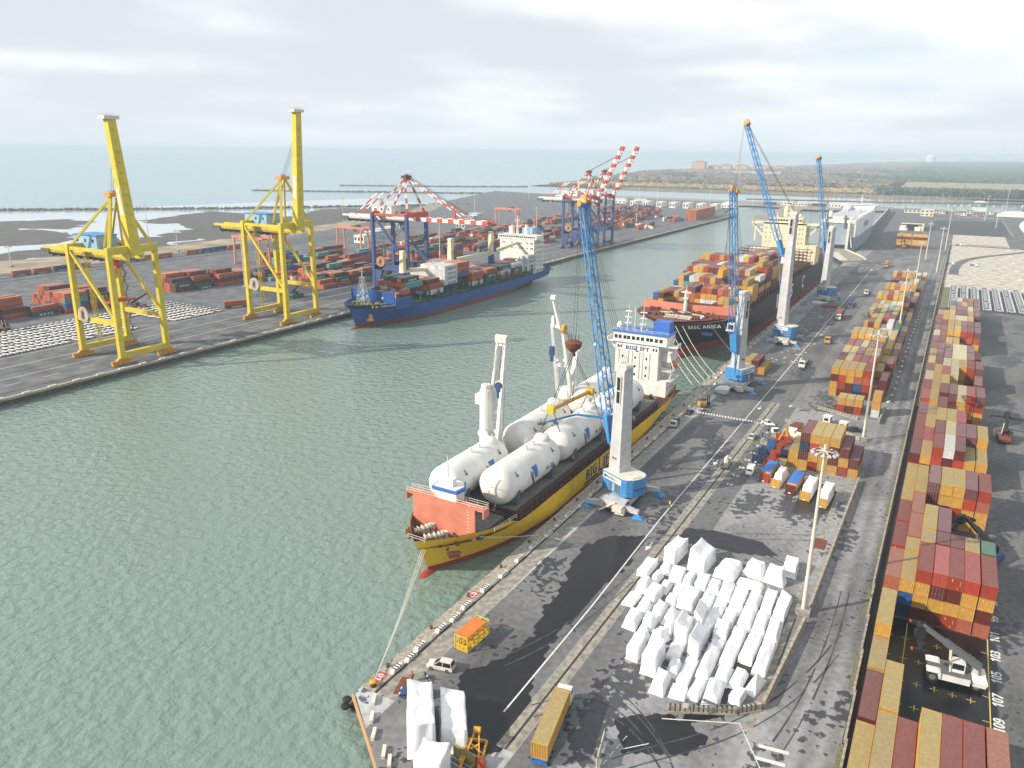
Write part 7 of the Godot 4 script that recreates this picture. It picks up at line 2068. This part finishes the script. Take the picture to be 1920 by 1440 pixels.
	obj("end_wall", Sh.new().bb(-1.6, 2.2, 0.1, 2.3, -2.7, -2.55), "olive", f); obj("side_wall", Sh.new().bb(2.1, 2.2, 0.1, 1.0, -2.6, 2.6).bb(-1.6, 2.2, 0.1, 1.0, 2.55, 2.7), "olive", f)
	for k in 6: obj("rib", Sh.new().bb(-1.5, 2.1, 0.25, 0.36, -2.3 + k * 0.9, -2.18 + k * 0.9), "grey_paint", f)
	f = thing("hoarding", V(-32.6, 0, -83.6), "weathered white hoarding with faint lettering at the lower edge", "hoarding", "", -1.35)
	obj("panel", Sh.new().bb(-2.9, 2.9, 0.3, 2.2, -0.06, 0.06), "offwhite", f)
	for x in [-2.8, 0.0, 2.8]: obj("post", Sh.new().bar(V(x, 0, 0), V(x, 2.6, 0), 0.14).bar(V(x, 1.6, 0), V(x, 0.0, 1.0), 0.1), "steel", f)
	for k in 9: obj("lettering", Sh.new().bb(-2.2 + k * 0.5, -2.08 + k * 0.5, 0.75, 1.5, -0.09, -0.06), "grey_paint", f)
	# barriers round the cargo, fence and wall beside the road
	barrier(V(-27.4, 0, -97.4), V(-17.9, 0, -102.2), 3, 1.25, true, "in front of the wrapped cargo")
	barrier(V(-17.7, 0, -102.4), V(-15.0, 0, -105.0), 1, 1.3, true, "at the corner of the wrapped cargo")
	barrier(V(-14.8, 0, -105.4), V(-13.3, 0, -132.5), 9, 1.5, false, "between the wrapped cargo and the road")
	barrier(V(-13.2, 0, -137), V(-12.4, 0, -206), 22, 1.4, false, "along the road below the depot")
	barrier(V(-12.3, 0, -258), V(-11.8, 0, -276), 6, 1.4, false, "at the front corner of the middle block")
	barrier(V(-31.5, 0, -265.0), V(-18.4, 0, -259.5), 5, 1.0, true, "in front of the middle block")
	barrier(V(-39.4, 0, -229.6), V(-30.5, 0, -226.0), 4, 1.0, true, "beside the depot hut")
	barrier(V(-41.0, 0, -221.6), V(-37.2, 0, -220.4), 2, 1.0, true, "beside the red flat racks")
	barrier(V(-38.6, 0, -246), V(-33, 0, -243), 3, 1.0, true, "behind the depot hut")
	barrier(V(-20.5, 0, -243), V(-15.6, 0, -239), 3, 1.0, false, "by the lamp mast of the depot")
	var fr := thing("railing_frame", V(-23.5, 0, -98.8), "grey steel railing and notice board behind the striped barrier", "railing")
	obj("rails", Sh.new().rail(V(-3.4, 0, 1.3), V(5.4, 0, -2.9), 1.9, 0.05), "steel", fr)
	obj("notice", Sh.new().box(V(-1.4, 1.4, 0.5), V(0.9, 0.9, 0.06), Basis(Vector3.UP, 0.4)), "offwhite", fr); obj("arrow_sign", Sh.new().box(V(1.8, 2.4, -0.9), V(1.8, 0.3, 0.08)).bar(V(1.8, 0, -0.9), V(1.8, 2.4, -0.9), 0.08), "grey_dark", fr)
	for k in 45:
		var z := -92.0 - k * 12.0
		var x := lerpf(-2.6, -3.7, clampf((-z - 90) / 60.0, 0, 1))
		var o := thing("wall_panel", V(x, 0, z), "low mossy concrete wall panel between road and right block, %s from the near end" % nth(k), "wall", "wall panels along the road")
		obj("panel", Sh.new().bb(-0.18, 0.18, -0.1, 1.1, -11.9, 0), "cope", o)
		if k % 2 == 0: obj("moss", Sh.new().bb(-0.9, -0.2, -0.05, 0.12, -11.5, -1), "moss", o)
	ground("ditch", Sh.new().sheet(-3.2, -2.0, -490, -60, 0.02), "groove")
	for k in 60: tag(obj("sleeper", Sh.new().bb(-3.3, -2.1, 0.02, 0.14, -286 - k * 3.0, -287.6 - k * 3.0), "concrete"), "concrete slab across the ditch beside the road, %s from the near end" % nth(k), "slab", "slabs across the ditch")
	# debris line of white sacks along the middle block
	for k in 34:
		var o := tag(obj("sandbag", Sh.new().box(V(-11.2 + rng.randf_range(-0.3, 0.3) + k * 0.02, 0.2, -276 - k * 9.0), V(0.7, 0.45, 1.6), Basis(Vector3.UP, rng.randf_range(-0.5, 0.5))), "white"), "white sack by the middle block's fence, %s from the near end" % nth(k), "sack", "white sacks beside the middle block")
	# the depot's hut, flat racks, pyramids
	for t in [[-36.6, -223.4, "R", "", "orange red flat rack, upper left of the depot group"], [-34.0, -221.4, "R", "", "orange red flat rack beside the yellow pyramid frame"], [-37.6, -216.6, "B", "", "blue flat rack at the left of the depot group"], [-34.7, -214.4, "R", "", "orange red flat rack in the middle of the depot group"], [-38.3, -208.2, "N", "", "grey blue flat rack nearest the lane"], [-34.9, -206.6, "R", "", "orange red flat rack behind the first blue tarpaulin"],
			[-33.6, -196.0, "R", "crate", "red flat rack with the left blue tarp"], [-30.3, -193.6, "Y", "film", "yellow flat rack, leftmost with white wrap"], [-26.2, -191.8, "M", "crate", "maroon flat rack with the right blue tarp"], [-22.4, -189.6, "Y", "film", "yellow flat rack behind the lamp mast"], [-18.2, -187.6, "Y", "film", "yellow flat rack nearest the road fence"]]:
		flat_rack(V(t[0], 0, t[1]), -0.06, t[2], t[3], t[4])
		if t[3] == "film":
			var wo := wrapped(Vector2(t[0] - 1.15, t[1] + 2.4), Vector2(t[0] + 1.15, t[1] + 2.4), Vector2(t[0] + 1.5, t[1] - 6.2), 3.0, "t" if t[0] < -25 else "b", int(-t[1]), "white film wrapped load on the %s" % t[4], "wrapped loads on flat racks")
			wo.position.y = 0.66
	for t in [[-31.8, -203.4, "Y", "low yellow open container before the white wrapped load"], [-30.0, -212.8, "Y", "yellow open container with grey load below the yellow stack"], [-32.6, -216.8, "N", "dark open container full of scrap beside the yellow pyramid frame"]]:
		var o := thing("open_container", V(t[0], 0, t[1]), t[3], "container", "open containers of the depot")
		obj("shell", Sh.new().bb(-1.2, 1.2, 0.05, 0.25, -3, 3).bb(-1.2, -1.1, 0.2, 2.3, -3, 3).bb(1.1, 1.2, 0.2, 2.3, -3, 3).bb(-1.2, 1.2, 0.2, 2.3, 2.9, 3).bb(-1.2, 1.2, 0.2, 2.3, -3, -2.9), "paint_" + t[2], o)
		obj("load", Sh.new().bb(-1.05, 1.05, 0.3, 1.9, -2.8, 2.8), "grey_dark", o)
	var py := thing("pyramid_frame", V(-35.0, 0, -226.6), "yellow pyramid lifting frame above the red flat racks", "lifting frame")
	s = Sh.new()
	for q in [[-1.6, 1.6], [1.6, 1.6], [1.6, -1.6], [-1.6, -1.6]]:
		s.bar(V(q[0], 0.3, q[1]), V(0, 4.2, 0), 0.4)
		s.bar(V(q[0], 0.4, q[1]), V(-q[1], 0.4, q[0]), 0.4); s.bar(V(q[0] * 0.5, 2.2, q[1] * 0.5), V(-q[1] * 0.5, 2.2, q[0] * 0.5), 0.25)
	obj("frame", s, "machine_yellow", py)
	for t in [[-33.4, -235.0, 2.6, 3.0, "white site hut with a rusty ribbed roof, left of the pair"], [-29.8, -232.4, 5.0, 2.6, "white site hut with a rusty roof, right of the pair"]]:
		var o := thing("site_hut", V(t[0], 0, t[1]), t[4], "hut", "site huts of the depot", -0.2)
		obj("wall", Sh.new().bb(-t[2] / 2, t[2] / 2, 0, t[3], -2.6, 2.6), "white", o)
		obj("roof", Sh.new().bb(-t[2] / 2 - 0.1, t[2] / 2 + 0.1, t[3], t[3] + 0.12, -2.7, 2.7), "rust", o)
		for k in 6: obj("roof_rib", Sh.new().bb(-t[2] / 2, t[2] / 2, t[3] + 0.12, t[3] + 0.18, -2.4 + k * 0.9, -2.25 + k * 0.9), "rust", o)
		obj("door", Sh.new().bb(-0.5, 0.4, 0.05, 2.1, 2.6, 2.66), "offwhite", o); obj("window", Sh.new().bb(0.6, 1.1, 1.1, 1.9, 2.6, 2.66), "glass", o)
	for t in [[-26.6, -250.6, "pale gate booth, left of two behind the depot"], [-21.4, -247.0, "pale gate booth, right of two behind the depot"]]:
		var o := thing("gate_booth", V(t[0], 0, t[1]), t[2], "booth", "gate booths behind the depot", -0.15)
		obj("wall", Sh.new().bb(-1.1, 1.1, 0, 2.5, -1.1, 1.1), "offwhite", o); obj("roof", Sh.new().bb(-1.25, 1.25, 2.5, 2.62, -1.25, 1.25), "white", o); obj("window", Sh.new().bb(-0.7, 0.5, 1.1, 2.0, 1.1, 1.15), "glass", o); obj("door", Sh.new().bb(1.1, 1.15, 0.1, 2.1, -0.5, 0.4), "grey_dark", o)
	var vn := car(V(-38.3, 0, -197.2), 0.05, "white", "white panel van parked left of the first flat rack", "minivan")
	obj("load_box", Sh.new().bb(-0.88, 0.88, 0.9, 2.0, -2.25, 0.6), "white", vn)
	for t in [[-62, -467, 9, "grey steel pallet of plates laid on the quay by the far crane"], [-56, -462, 7, "brown steel pallet laid beside the grey one"]]:
		tag(obj("steel_pallet", Sh.new().bb(t[0] - 4, t[0] + 4, 0.05, 0.8, t[1] - 4, t[1] + 4), "grey_paint" if t[2] == 9 else "rust"), t[3], "pallet")
	for k in 40: ground("quay_litter", Sh.new().box(V(rng.randf_range(-60, -50), 0.05, rng.randf_range(-400, -330)), V(rng.randf_range(0.5, 2.4), 0.08, rng.randf_range(0.2, 0.7)), Basis(Vector3.UP, rng.randf() * 3)), "offwhite", "stuff") if k < 1 else null
	s = Sh.new()
	for k in 160: s.box(V(rng.randf_range(-62, -48), 0.04, rng.randf_range(-520, -320)), V(rng.randf_range(0.3, 2.2), 0.05, rng.randf_range(0.15, 0.6)), Basis(Vector3.UP, rng.randf() * 3))
	for k in 60: s.box(V(rng.randf_range(-72, -45), 0.04, rng.randf_range(-690, -610)), V(rng.randf_range(0.3, 3), 0.05, rng.randf_range(0.2, 0.8)), Basis(Vector3.UP, rng.randf() * 3))
	ground("quay_litter", s, "offwhite", "stuff")


# ---- the distance --------------------------------------------------------------------------------------------------
func building(at: Vector3, w: float, d: float, h: float, wall: String, roof: String, floors: int, per: int, label: String, group := "buildings in the distance", turn := 0.0, ridge := 0.0) -> void:
	var o := thing("building", at, label, "building", group, turn)
	obj("wall", Sh.new().bb(-w / 2, w / 2, 0, h, -d / 2, d / 2), wall, o)
	if ridge > 0: obj("roof", Sh.new().loft([PackedVector3Array([V(-w / 2 - 0.5, h, d / 2 + 0.5), V(w / 2 + 0.5, h, d / 2 + 0.5), V(0, h + ridge, d / 2 + 0.5)]), PackedVector3Array([V(-w / 2 - 0.5, h, -d / 2 - 0.5), V(w / 2 + 0.5, h, -d / 2 - 0.5), V(0, h + ridge, -d / 2 - 0.5)])]), roof, o)
	else: obj("roof", Sh.new().bb(-w / 2 - 0.4, w / 2 + 0.4, h, h + 0.5, -d / 2 - 0.4, d / 2 + 0.4), roof, o)
	for f in floors:
		for k in per: obj("window", Sh.new().box(V(-w / 2 + w * (k + 0.5) / per, h * (f + 0.55) / floors, d / 2 + 0.03), V(w / per * 0.5, h / floors * 0.45, 0.1)), "glass", o)

func crown_mesh(seed_: int, leaves: int, size: float) -> ArrayMesh:
	var r := RandomNumberGenerator.new()
	r.seed = seed_
	var s := Sh.new()
	var lobes: Array = []
	for i in 6: lobes.append([V(r.randf_range(-0.55, 0.55), r.randf_range(0.35, 0.95), r.randf_range(-0.55, 0.55)), r.randf_range(0.28, 0.5)])
	for i in leaves:
		var l: Array = lobes[r.randi() % 6]
		var d := V(r.randfn(), r.randfn() * 0.8, r.randfn()).normalized()
		var p: Vector3 = l[0] + d * l[1] * r.randf_range(0.7, 1.05)
		var q := size * r.randf_range(0.6, 1.3)
		var b := Basis(V(r.randfn(), r.randfn(), r.randfn()).normalized(), r.randf() * TAU)
		s.quad(p + b.x * q, p + b.y * q, p - b.x * q, p - b.y * q)
	s.tube(V(0, -0.1, 0), V(0, 0.5, 0), 0.05, 0.03, 5, false)
	return s.mesh()

func wood(called: String, label: String, category: String, spots: Array, tint: Array, seed_: int, leaves: int, size: float) -> void:
	var mm := MultiMesh.new()
	mm.transform_format = MultiMesh.TRANSFORM_3D
	mm.use_colors = true
	mm.mesh = crown_mesh(seed_, leaves, size)
	mm.instance_count = spots.size()
	for i in spots.size():
		var p: Array = spots[i]
		mm.set_instance_transform(i, Transform3D(Basis(Vector3.UP, rng.randf() * TAU) * Basis.from_scale(V(p[1], p[2], p[1])), p[0]))
		var c: Color = hexc(tint[rng.randi() % tint.size()]).srgb_to_linear()
		var f := rng.randf_range(0.75, 1.25)
		mm.set_instance_color(i, Color(c.r * f, c.g * f, c.b * f))
	var o := MultiMeshInstance3D.new()
	o.multimesh = mm
	o.material_override = M.leaf_pine
	o.name = numbered(called)
	add_child(o)
	tag(o, label, category, "", "stuff")

func coast_x(z: float) -> float:    # the beach line beyond the canal, by distance
	return pl([[1400, -800], [1527, -1000], [2000, -985], [2600, -1080], [3248, -1215], [4000, -1100], [5000, -960], [7800, -700], [12000, -700], [20000, -1100], [40000, -3000]], -z)

func rise(x: float, z: float) -> float:
	return 1.0 + clampf((-z - 2600) / 5000.0, 0.0, 1.0) * 12.0 + clampf((-z - 3000) / 6000.0, 0, 1) * clampf((x - coast_x(z)) / 1500.0, 0, 1) * 14.0

func distance() -> void:
	# land beyond the canal as one sheet that climbs gently
	var zs := [-1830.0, -1900.0, -2000.0, -2200.0, -2500.0, -2900.0, -3400.0, -4200.0, -5200.0, -6600.0, -8600.0, -12000.0, -18000.0, -26000.0]
	var s := Sh.new()
	for i in zs.size() - 1:
		for k in 14:
			var q: Array[Vector3] = []
			for e in [[i, k], [i, k + 1], [i + 1, k + 1], [i + 1, k]]:
				var z: float = zs[e[0]]
				var x := lerpf(coast_x(z), 1500.0 + -z * 0.35, pow(e[1] / 14.0, 1.5))
				var y := 0.8 if e[0] == 0 else rise(x, z)
				if e[1] == 0: y = -2.4
				q.append(V(x, y, z))
			s.quad(q[0], q[1], q[2], q[3])
	ground("coastal_plain", s, "scrub_land")
	s = Sh.new()
	for i in zs.size() - 1:
		var x0 := coast_x(zs[i]); var x1 := coast_x(zs[i + 1])
		s.quad(V(x0 - 6, -2.3, zs[i]), V(x0 + 28, rise(x0, zs[i]) + 0.4, zs[i]), V(x1 + 40, rise(x1, zs[i + 1]) + 0.4, zs[i + 1]), V(x1 - 8, -2.3, zs[i + 1]))
	ground("beach", s, "sand")
	s = Sh.new()
	for i in 20:
		var x0 := -720.0 + i * 60.0
		var z0 := -1760.0 - maxf(0, x0 + 100) * 0.5; var z1 := -1760.0 - maxf(0, x0 + 160) * 0.5
		s.quad(V(x0, -2.4, z0), V(x0 + 60, -2.4, z1), V(x0 + 60, 1.2, z1 - 40), V(x0, 1.2, z0 - 40)); s.quad(V(x0, 1.2, z0 - 40), V(x0 + 60, 1.2, z1 - 40), V(x0 + 60, 1.4, z1 - 900), V(x0, 1.4, z0 - 900))
	ground("canal_bank", s, "scrub_land")
	ground("embankment", Sh.new().loft([PackedVector3Array([V(-140, -1, -2000), V(-140, 13, -2470), V(-150, 0, -2620)]), PackedVector3Array([V(600, -1, -1960), V(600, 13, -2520), V(600, 0, -2700)])], true), "sand")
	ground("far_quay", Sh.new().flat(poly([-640, -1400, -330, -1330, -290, -1345, -200, -1300, -96, -1350, -96, -1460, -640, -1500]), -0.2), "concrete")
	ground("dock_arm", Sh.new().bb(-250, -215, -6, 0, -1120, -1345), "concrete")
	# woods
	var r := RandomNumberGenerator.new()
	r.seed = 77
	var bare: Array = []; var pine: Array = []; var reed: Array = []; var scrub: Array = []
	var n := FastNoiseLite.new()
	n.seed = 9; n.frequency = 0.0022
	for i in 46000:
		var z := -1880.0 - pow(r.randf(), 1.7) * 6800.0
		var x := lerpf(coast_x(z) + 30, 300.0 + -z * 0.14, r.randf())
		var a := n.get_noise_2d(x, z * 0.6)
		if x > -150 and z > -2640 and z < -1940: continue
		if absf(x - (-416.0 - (-z - 1693) * 0.248)) < 16.0: continue
		var right := clampf((x + 420.0) / 300.0, 0, 1)
		var at := V(x, rise(x, z) - 0.3 if z < -2680 else 1.2, z)
		if z > -2080 and x < -160: reed.append([at, r.randf_range(4, 9), r.randf_range(2.5, 5)])
		elif a + right * 0.9 > 0.42: pine.append([at, r.randf_range(7, 13), r.randf_range(9, 15)])
		elif a > -0.34: bare.append([at, r.randf_range(6, 11), r.randf_range(8, 13)])
		elif r.randf() < 0.5: scrub.append([at, r.randf_range(5, 10), r.randf_range(2, 5)])
	wood("bare_woodland", "grey brown leafless woodland beyond the canal", "woodland", bare, ["8a8074", "97897a", "7d766a", "757262"], 1, 150, 0.13)
	wood("pine_wood", "dark green pine wood on the right behind the embankment", "woodland", pine, ["51634e", "5a6a56", "4a5c4e", "62705c"], 2, 150, 0.15)
	wood("reed_bed", "straw coloured reeds along the canal bank", "reeds", reed, ["bca983", "ab9a74", "9d8f6e"], 3, 90, 0.16)
	wood("low_scrub", "low scrub between the woods and the beach", "scrub", scrub, ["8a8064", "7a755c", "97896a"], 4, 80, 0.17)
	# canal road, bridge
	s = Sh.new()
	line(s, -414, -1700, -1160, -4700, 9, 14.5)
	ground("straight_road", Sh.new().loft([PackedVector3Array([V(-422, 1.6, -1840), V(-408, 1.6, -1840), V(-408, 1.3, -1840), V(-422, 1.3, -1840)]), PackedVector3Array([V(-852, 14, -3480), V(-834, 14, -3480), V(-834, 12, -3480), V(-852, 12, -3480)]), PackedVector3Array([V(-1070, 17, -4380), V(-1050, 17, -4380), V(-1050, 14, -4380), V(-1070, 14, -4380)])]), "asphalt_far")
	var br := thing("road_bridge", V(0, 0, -1500), "long low road bridge crossing the canal mouth behind the car carrier", "bridge")
	obj("deck", Sh.new().taper(V(-330, 6.6, 90), V(-95, 7.2, 40), 9, 1.6, 10, 1.8).taper(V(-95, 7.2, 40), V(-36, 7.4, 16), 10, 1.8, 10, 1.8).taper(V(-36, 7.4, 16), V(240, 8, -120), 10, 1.8, 10, 1.8).taper(V(30, 5.0, -40), V(240, 8, -108), 8, 1.4, 8, 1.4), "grey_dark", br)
	obj("parapet", Sh.new().taper(V(-330, 7.9, 95), V(-95, 8.6, 45.4), 0.4, 1.0, 0.4, 1.0).taper(V(-95, 8.6, 45.4), V(-36, 8.8, 21.4), 0.4, 1, 0.4, 1).taper(V(-36, 8.8, 21.4), V(240, 9.4, -114), 0.4, 1, 0.4, 1), "concrete", br)
	for p in [[-300, 84], [-250, 73], [-200, 62], [-150, 52], [-80, 34], [-34, 15], [10, -6], [60, -31], [110, -56], [160, -80]]: obj("pier", Sh.new().bb(p[0] - 2, p[0] + 2, -5, 6.8, p[1] - 5, p[1] + 5), "cope", br)
	var bw := thing("quay_wall", V(-74, 0, -1150), "long grey ribbed wall on the quay beside the car carrier", "wall")
	obj("wall", Sh.new().bar(V(-6, 4, 250), V(-20, 4, -180), 1.4, 8), "grey_paint", bw)
	for k in 22: obj("buttress", Sh.new().bb(-0.4 + -6 - k * 0.64, 1.2 - 6 - k * 0.64, 0, 8, 244 - k * 19.4, 246 - k * 19.4), "concrete", bw)
	# sheds and offices on the right
	building(V(-46, 0, -1030), 24, 56, 9, "cream", "grey_dark", 1, 1, "pale warehouse with a dark roof and open doorway behind the crosswise stacks", "warehouses", 0.05)
	var o := thing("warehouse_front", V(-46, 0, -1001.4), "dark doorway and window strip of the pale warehouse", "doorway")
	obj("doorway", Sh.new().bb(-3, 4, 0, 5.4, -0.1, 0.15), "black", o); obj("window_strip", Sh.new().bb(-11, 11, 6.4, 7.4, -0.1, 0.15), "glass", o)
	for x in [-9.5, 6.0]: obj("white_door", Sh.new().bb(x - 2, x + 4, 0, 4.6, -0.1, 0.14), "white", o)
	building(V(-40, 0, -1266), 16, 12, 9, "cream", "offwhite", 2, 3, "cream two-storey office behind the warehouse")
	building(V(-62, 0, -1330), 22, 14, 5, "offwhite", "grey_dark", 1, 4, "low pale shed left of the cream office")
	for t in [[86, -1100, 40, 90, 11, "large white tent hall at the right edge"], [80, -1010, 30, 24, 5, "white covered pile below the tent hall"], [70, -1330, 46, 20, 7, "long white shed beyond the car rows"], [120, -1580, 60, 30, 14, "white dome shaped stockpile beyond the bridge"], [30, -1640, 24, 14, 6, "white boat shed beyond the bridge"]]:
		var b := thing("white_hall", V(t[0], 0, t[1]), t[5], "hall", "white halls")
		var g := Sh.new()
		var rings: Array = []
		for z in [-0.5, 0.5]:
			var l := PackedVector3Array()
			for k in 13: l.append(V(cos(PI * k / 12) * t[2] / 2, sin(PI * k / 12) * t[4], z * t[3]))
			rings.append(l)
		g.loft(rings)
		obj("shell", g, "white", b)
		for k in 5: obj("rib", Sh.new().bar(V(-t[2] * 0.36, t[4] * 0.72, -t[3] / 2 + t[3] * k / 4.0), V(t[2] * 0.36, t[4] * 0.72, -t[3] / 2 + t[3] * k / 4.0), 0.4), "offwhite", b)
	for k in 14: building(V(-30 + k * 9.0 + rng.randf_range(-3, 3), 0, -1310 - rng.randf() * 60), rng.randf_range(5, 11), 6, rng.randf_range(2.5, 5), ["white", "offwhite", "salmon", "grey_paint"][k % 4], "grey_dark", 1, 2, "small shed among parked vehicles below the bridge, %s from the left" % nth(k), "small sheds below the bridge")
	for t in [[-3.8, -858, "white box van standing on the gravel lot's upper edge", "white"], [8, -700, "pale sedan crossing the gravel lot", "offwhite"], [-8, -700, "white tarped trailer beside the lamp mast", "white"]]: small_truck(V(t[0] + 8, 0, t[1]), 1.2, t[2])
	tag(obj("low_wall", Sh.new().bb(10, 44, 0, 1.4, -862, -861), "cope"), "pale low wall along the upper edge of the gravel lot", "wall")
	tag(obj("low_wall", Sh.new().bar(V(51, 0.6, -1205), V(54, 0.6, -980), 0.5, 1.2), "cope"), "pale low wall at the right of the dark lot", "wall")
	tag(obj("low_wall", Sh.new().bb(-3.9, -3.4, 0, 1.8, -860, -495), "cope"), "dark low wall between the road and the gravel lot", "wall")
	tag(obj("hedge", Sh.new().bb(-3.2, 3.0, 0, 0.25, -572, -494), "moss"), "strip of dark grass beside the road above the right block", "verge")
	# far left port: white reefers, sheds, tank trucks
	for k in 10: building(V(-470 - k * 13.0, 0, -1270 - (k % 3) * 30), 22, 10, 4, ["white", "offwhite", "light_blue"][k % 3], "white", 1, 3, "low white depot building at the far end of the left port, %s from the right" % nth(k), "depot buildings of the left port")
	for k in 7: building(V(-330 - k * 22, 0, -1215), 9, 26, 8, "white", "white", 1, 2, "white refrigerated stack at the far end of the left port, %s from the right" % nth(k), "white stacks of the left port")
	building(V(-325, 0, -1272), 30, 16, 4, "white", "white", 1, 6, "white arched shed at the end of the left quay", "depot buildings of the left port", 0.0, 6.0)
	for k in 5: building(V(-180 - k * 26, 0, -1385 - (k % 2) * 14), 20, 9, 5, ["white", "deck_red", "offwhite"][k % 3], "offwhite", 1, 4, "quay shed between the left port and the bridge, %s from the right" % nth(k), "quay sheds")
	for k in 9: building(V(-480 - (k % 5) * 16.0, 0, -560 - k * 34), 12, 12, rng.randf_range(4, 8), ["white", "light_blue", "grey_paint"][k % 3], "offwhite", 1, 3, "pale workshop in the left yard, %s going away from the viewer" % nth(k), "workshops of the left yard")
	for k in 12:
		var w := thing("rail_wagon", V(-539.5, 0, -282 - k * 14.0 - (k / 4) * 12.0), "flat rail wagon behind the left yard, %s from the left" % nth(k), "wagon", "rail wagons behind the left yard")
		obj("bed", Sh.new().bb(-1.3, 1.3, 0.7, 1.0, -6.4, 6.4), "grey_dark", w)
		for z in [-4.5, 4.5]: obj("bogie", Sh.new().bb(-1.0, 1.0, 0.1, 0.7, z - 1.1, z + 1.1), "black", w)
	# the town on the coast
	var town := [[-1068, -3594, 60, 40, 40, "tall pink tower house of the coast town"], [-1010, -3640, 50, 34, 22, "pink hotel block right of the tower house"], [-970, -3700, 46, 34, 26, "pink block with stepped roof in the coast town"], [-920, -3780, 60, 30, 24, "pink terrace in the middle of the coast town"], [-860, -3900, 70, 30, 22, "pink terrace at the right of the coast town"], [-800, -4050, 60, 30, 20, "pale pink house row at the right end of the coast town"]]
	for t in town: building(V(t[0], 8, t[1]), t[2], t[3], t[4], "pink_wall", "roof_tile", 5, 6, t[5], "houses of the coast town", 0.0, 6.0)
	for k in 26: building(V(-1090 + k * 17.0, 8, -3290 - k * 3.0), 14, 10, 7, "white", "offwhite", 1, 2, "white bathing cabin row below the coast town, %s from the left" % nth(k), "white bathing cabins")
	for k in 30:
		var z := -2900.0 - k * 126.0
		var x := lerpf(coast_x(z) + 120, 0.0, rng.randf())
		building(V(x, rise(x, z), z), rng.randf_range(14, 40), rng.randf_range(10, 16), rng.randf_range(6, 14), ["white", "cream", "offwhite", "pink_wall"][k % 4], "roof_tile", 2, 4, "villa among the far trees, %s from the near end of the woods" % nth(k), "villas among the trees", rng.randf() * 0.8, 3.0)
	var si := thing("silo", V(-330, 10, -9000), "white silo on the horizon above the pine wood", "silo")
	obj("drum", Sh.new().lathe([[0, 46], [70, 46], [86, 30], [92, 2]], 16), "white", si)
	building(V(-560, 10, -14000), 1500, 200, 40, "white", "white", 1, 3, "long white strip of works on the far coast")
	# masts of the marina
	for k in 26:
		var x := -250.0 + k * 12.0 + rng.randf_range(-4, 4); var z := -1640.0 - rng.randf() * 60
		var b := thing("sailing_boat", V(x, -2.4, z), "sailing boat in the marina beyond the bridge, %s from the left" % nth(k), "boat", "sailing boats in the marina")
		obj("hull", Sh.new().loft([PackedVector3Array([V(-1.2, 0, 3), V(1.2, 0, 3), V(0.9, 0, -4), V(-0.9, 0, -4)]), PackedVector3Array([V(-1.6, 1.6, 4), V(1.6, 1.6, 4), V(0.1, 1.8, -6), V(-0.1, 1.8, -6)])]), "white", b)
		obj("mast", Sh.new().tube(V(0, 1.5, -0.5), V(0, rng.randf_range(14, 20), -0.5), 0.16, 0.1, 6), "offwhite", b)
	var cr := thing("crawler_crane", V(-10, 0, -1600), "thin dark crane leaning beyond the bridge", "crane")
	obj("jib", Sh.new().truss(V(0, 3, 0), V(12, 34, -4), 1.6, 0.8, 1.4, 0.8, 12, 0.2, 0.1), "grey_dark", cr); obj("cab", Sh.new().bb(-3, 3, 0, 4, -2, 2), "grey_dark", cr)
	for k in 16: tag(obj("tank_drum", Sh.new().lathe([[0.1, 1.3], [2.4, 1.3], [2.9, 0.8], [3.0, 0.05]], 10, V(-300 - k * 2.0 - (k % 2) * 6, 0, -846 - (k / 2) * 5)), "white"), "white drum on the far left quay, %s from the near end" % nth(k), "drum", "white drums on the far left quay")

func _ready() -> void:
	rng.seed = 20240
	setup()
	materials()
	land()
	right_apron()
	distance()
	heavy_lift_ship()
	tanks()
	feeder_ship()
	black_ship()
	roro_ship()
	prepare_boxes()
	stacks()
	cranes()
	vehicles()
	car_lots()
	cargo()
	site()
	place_boxes()
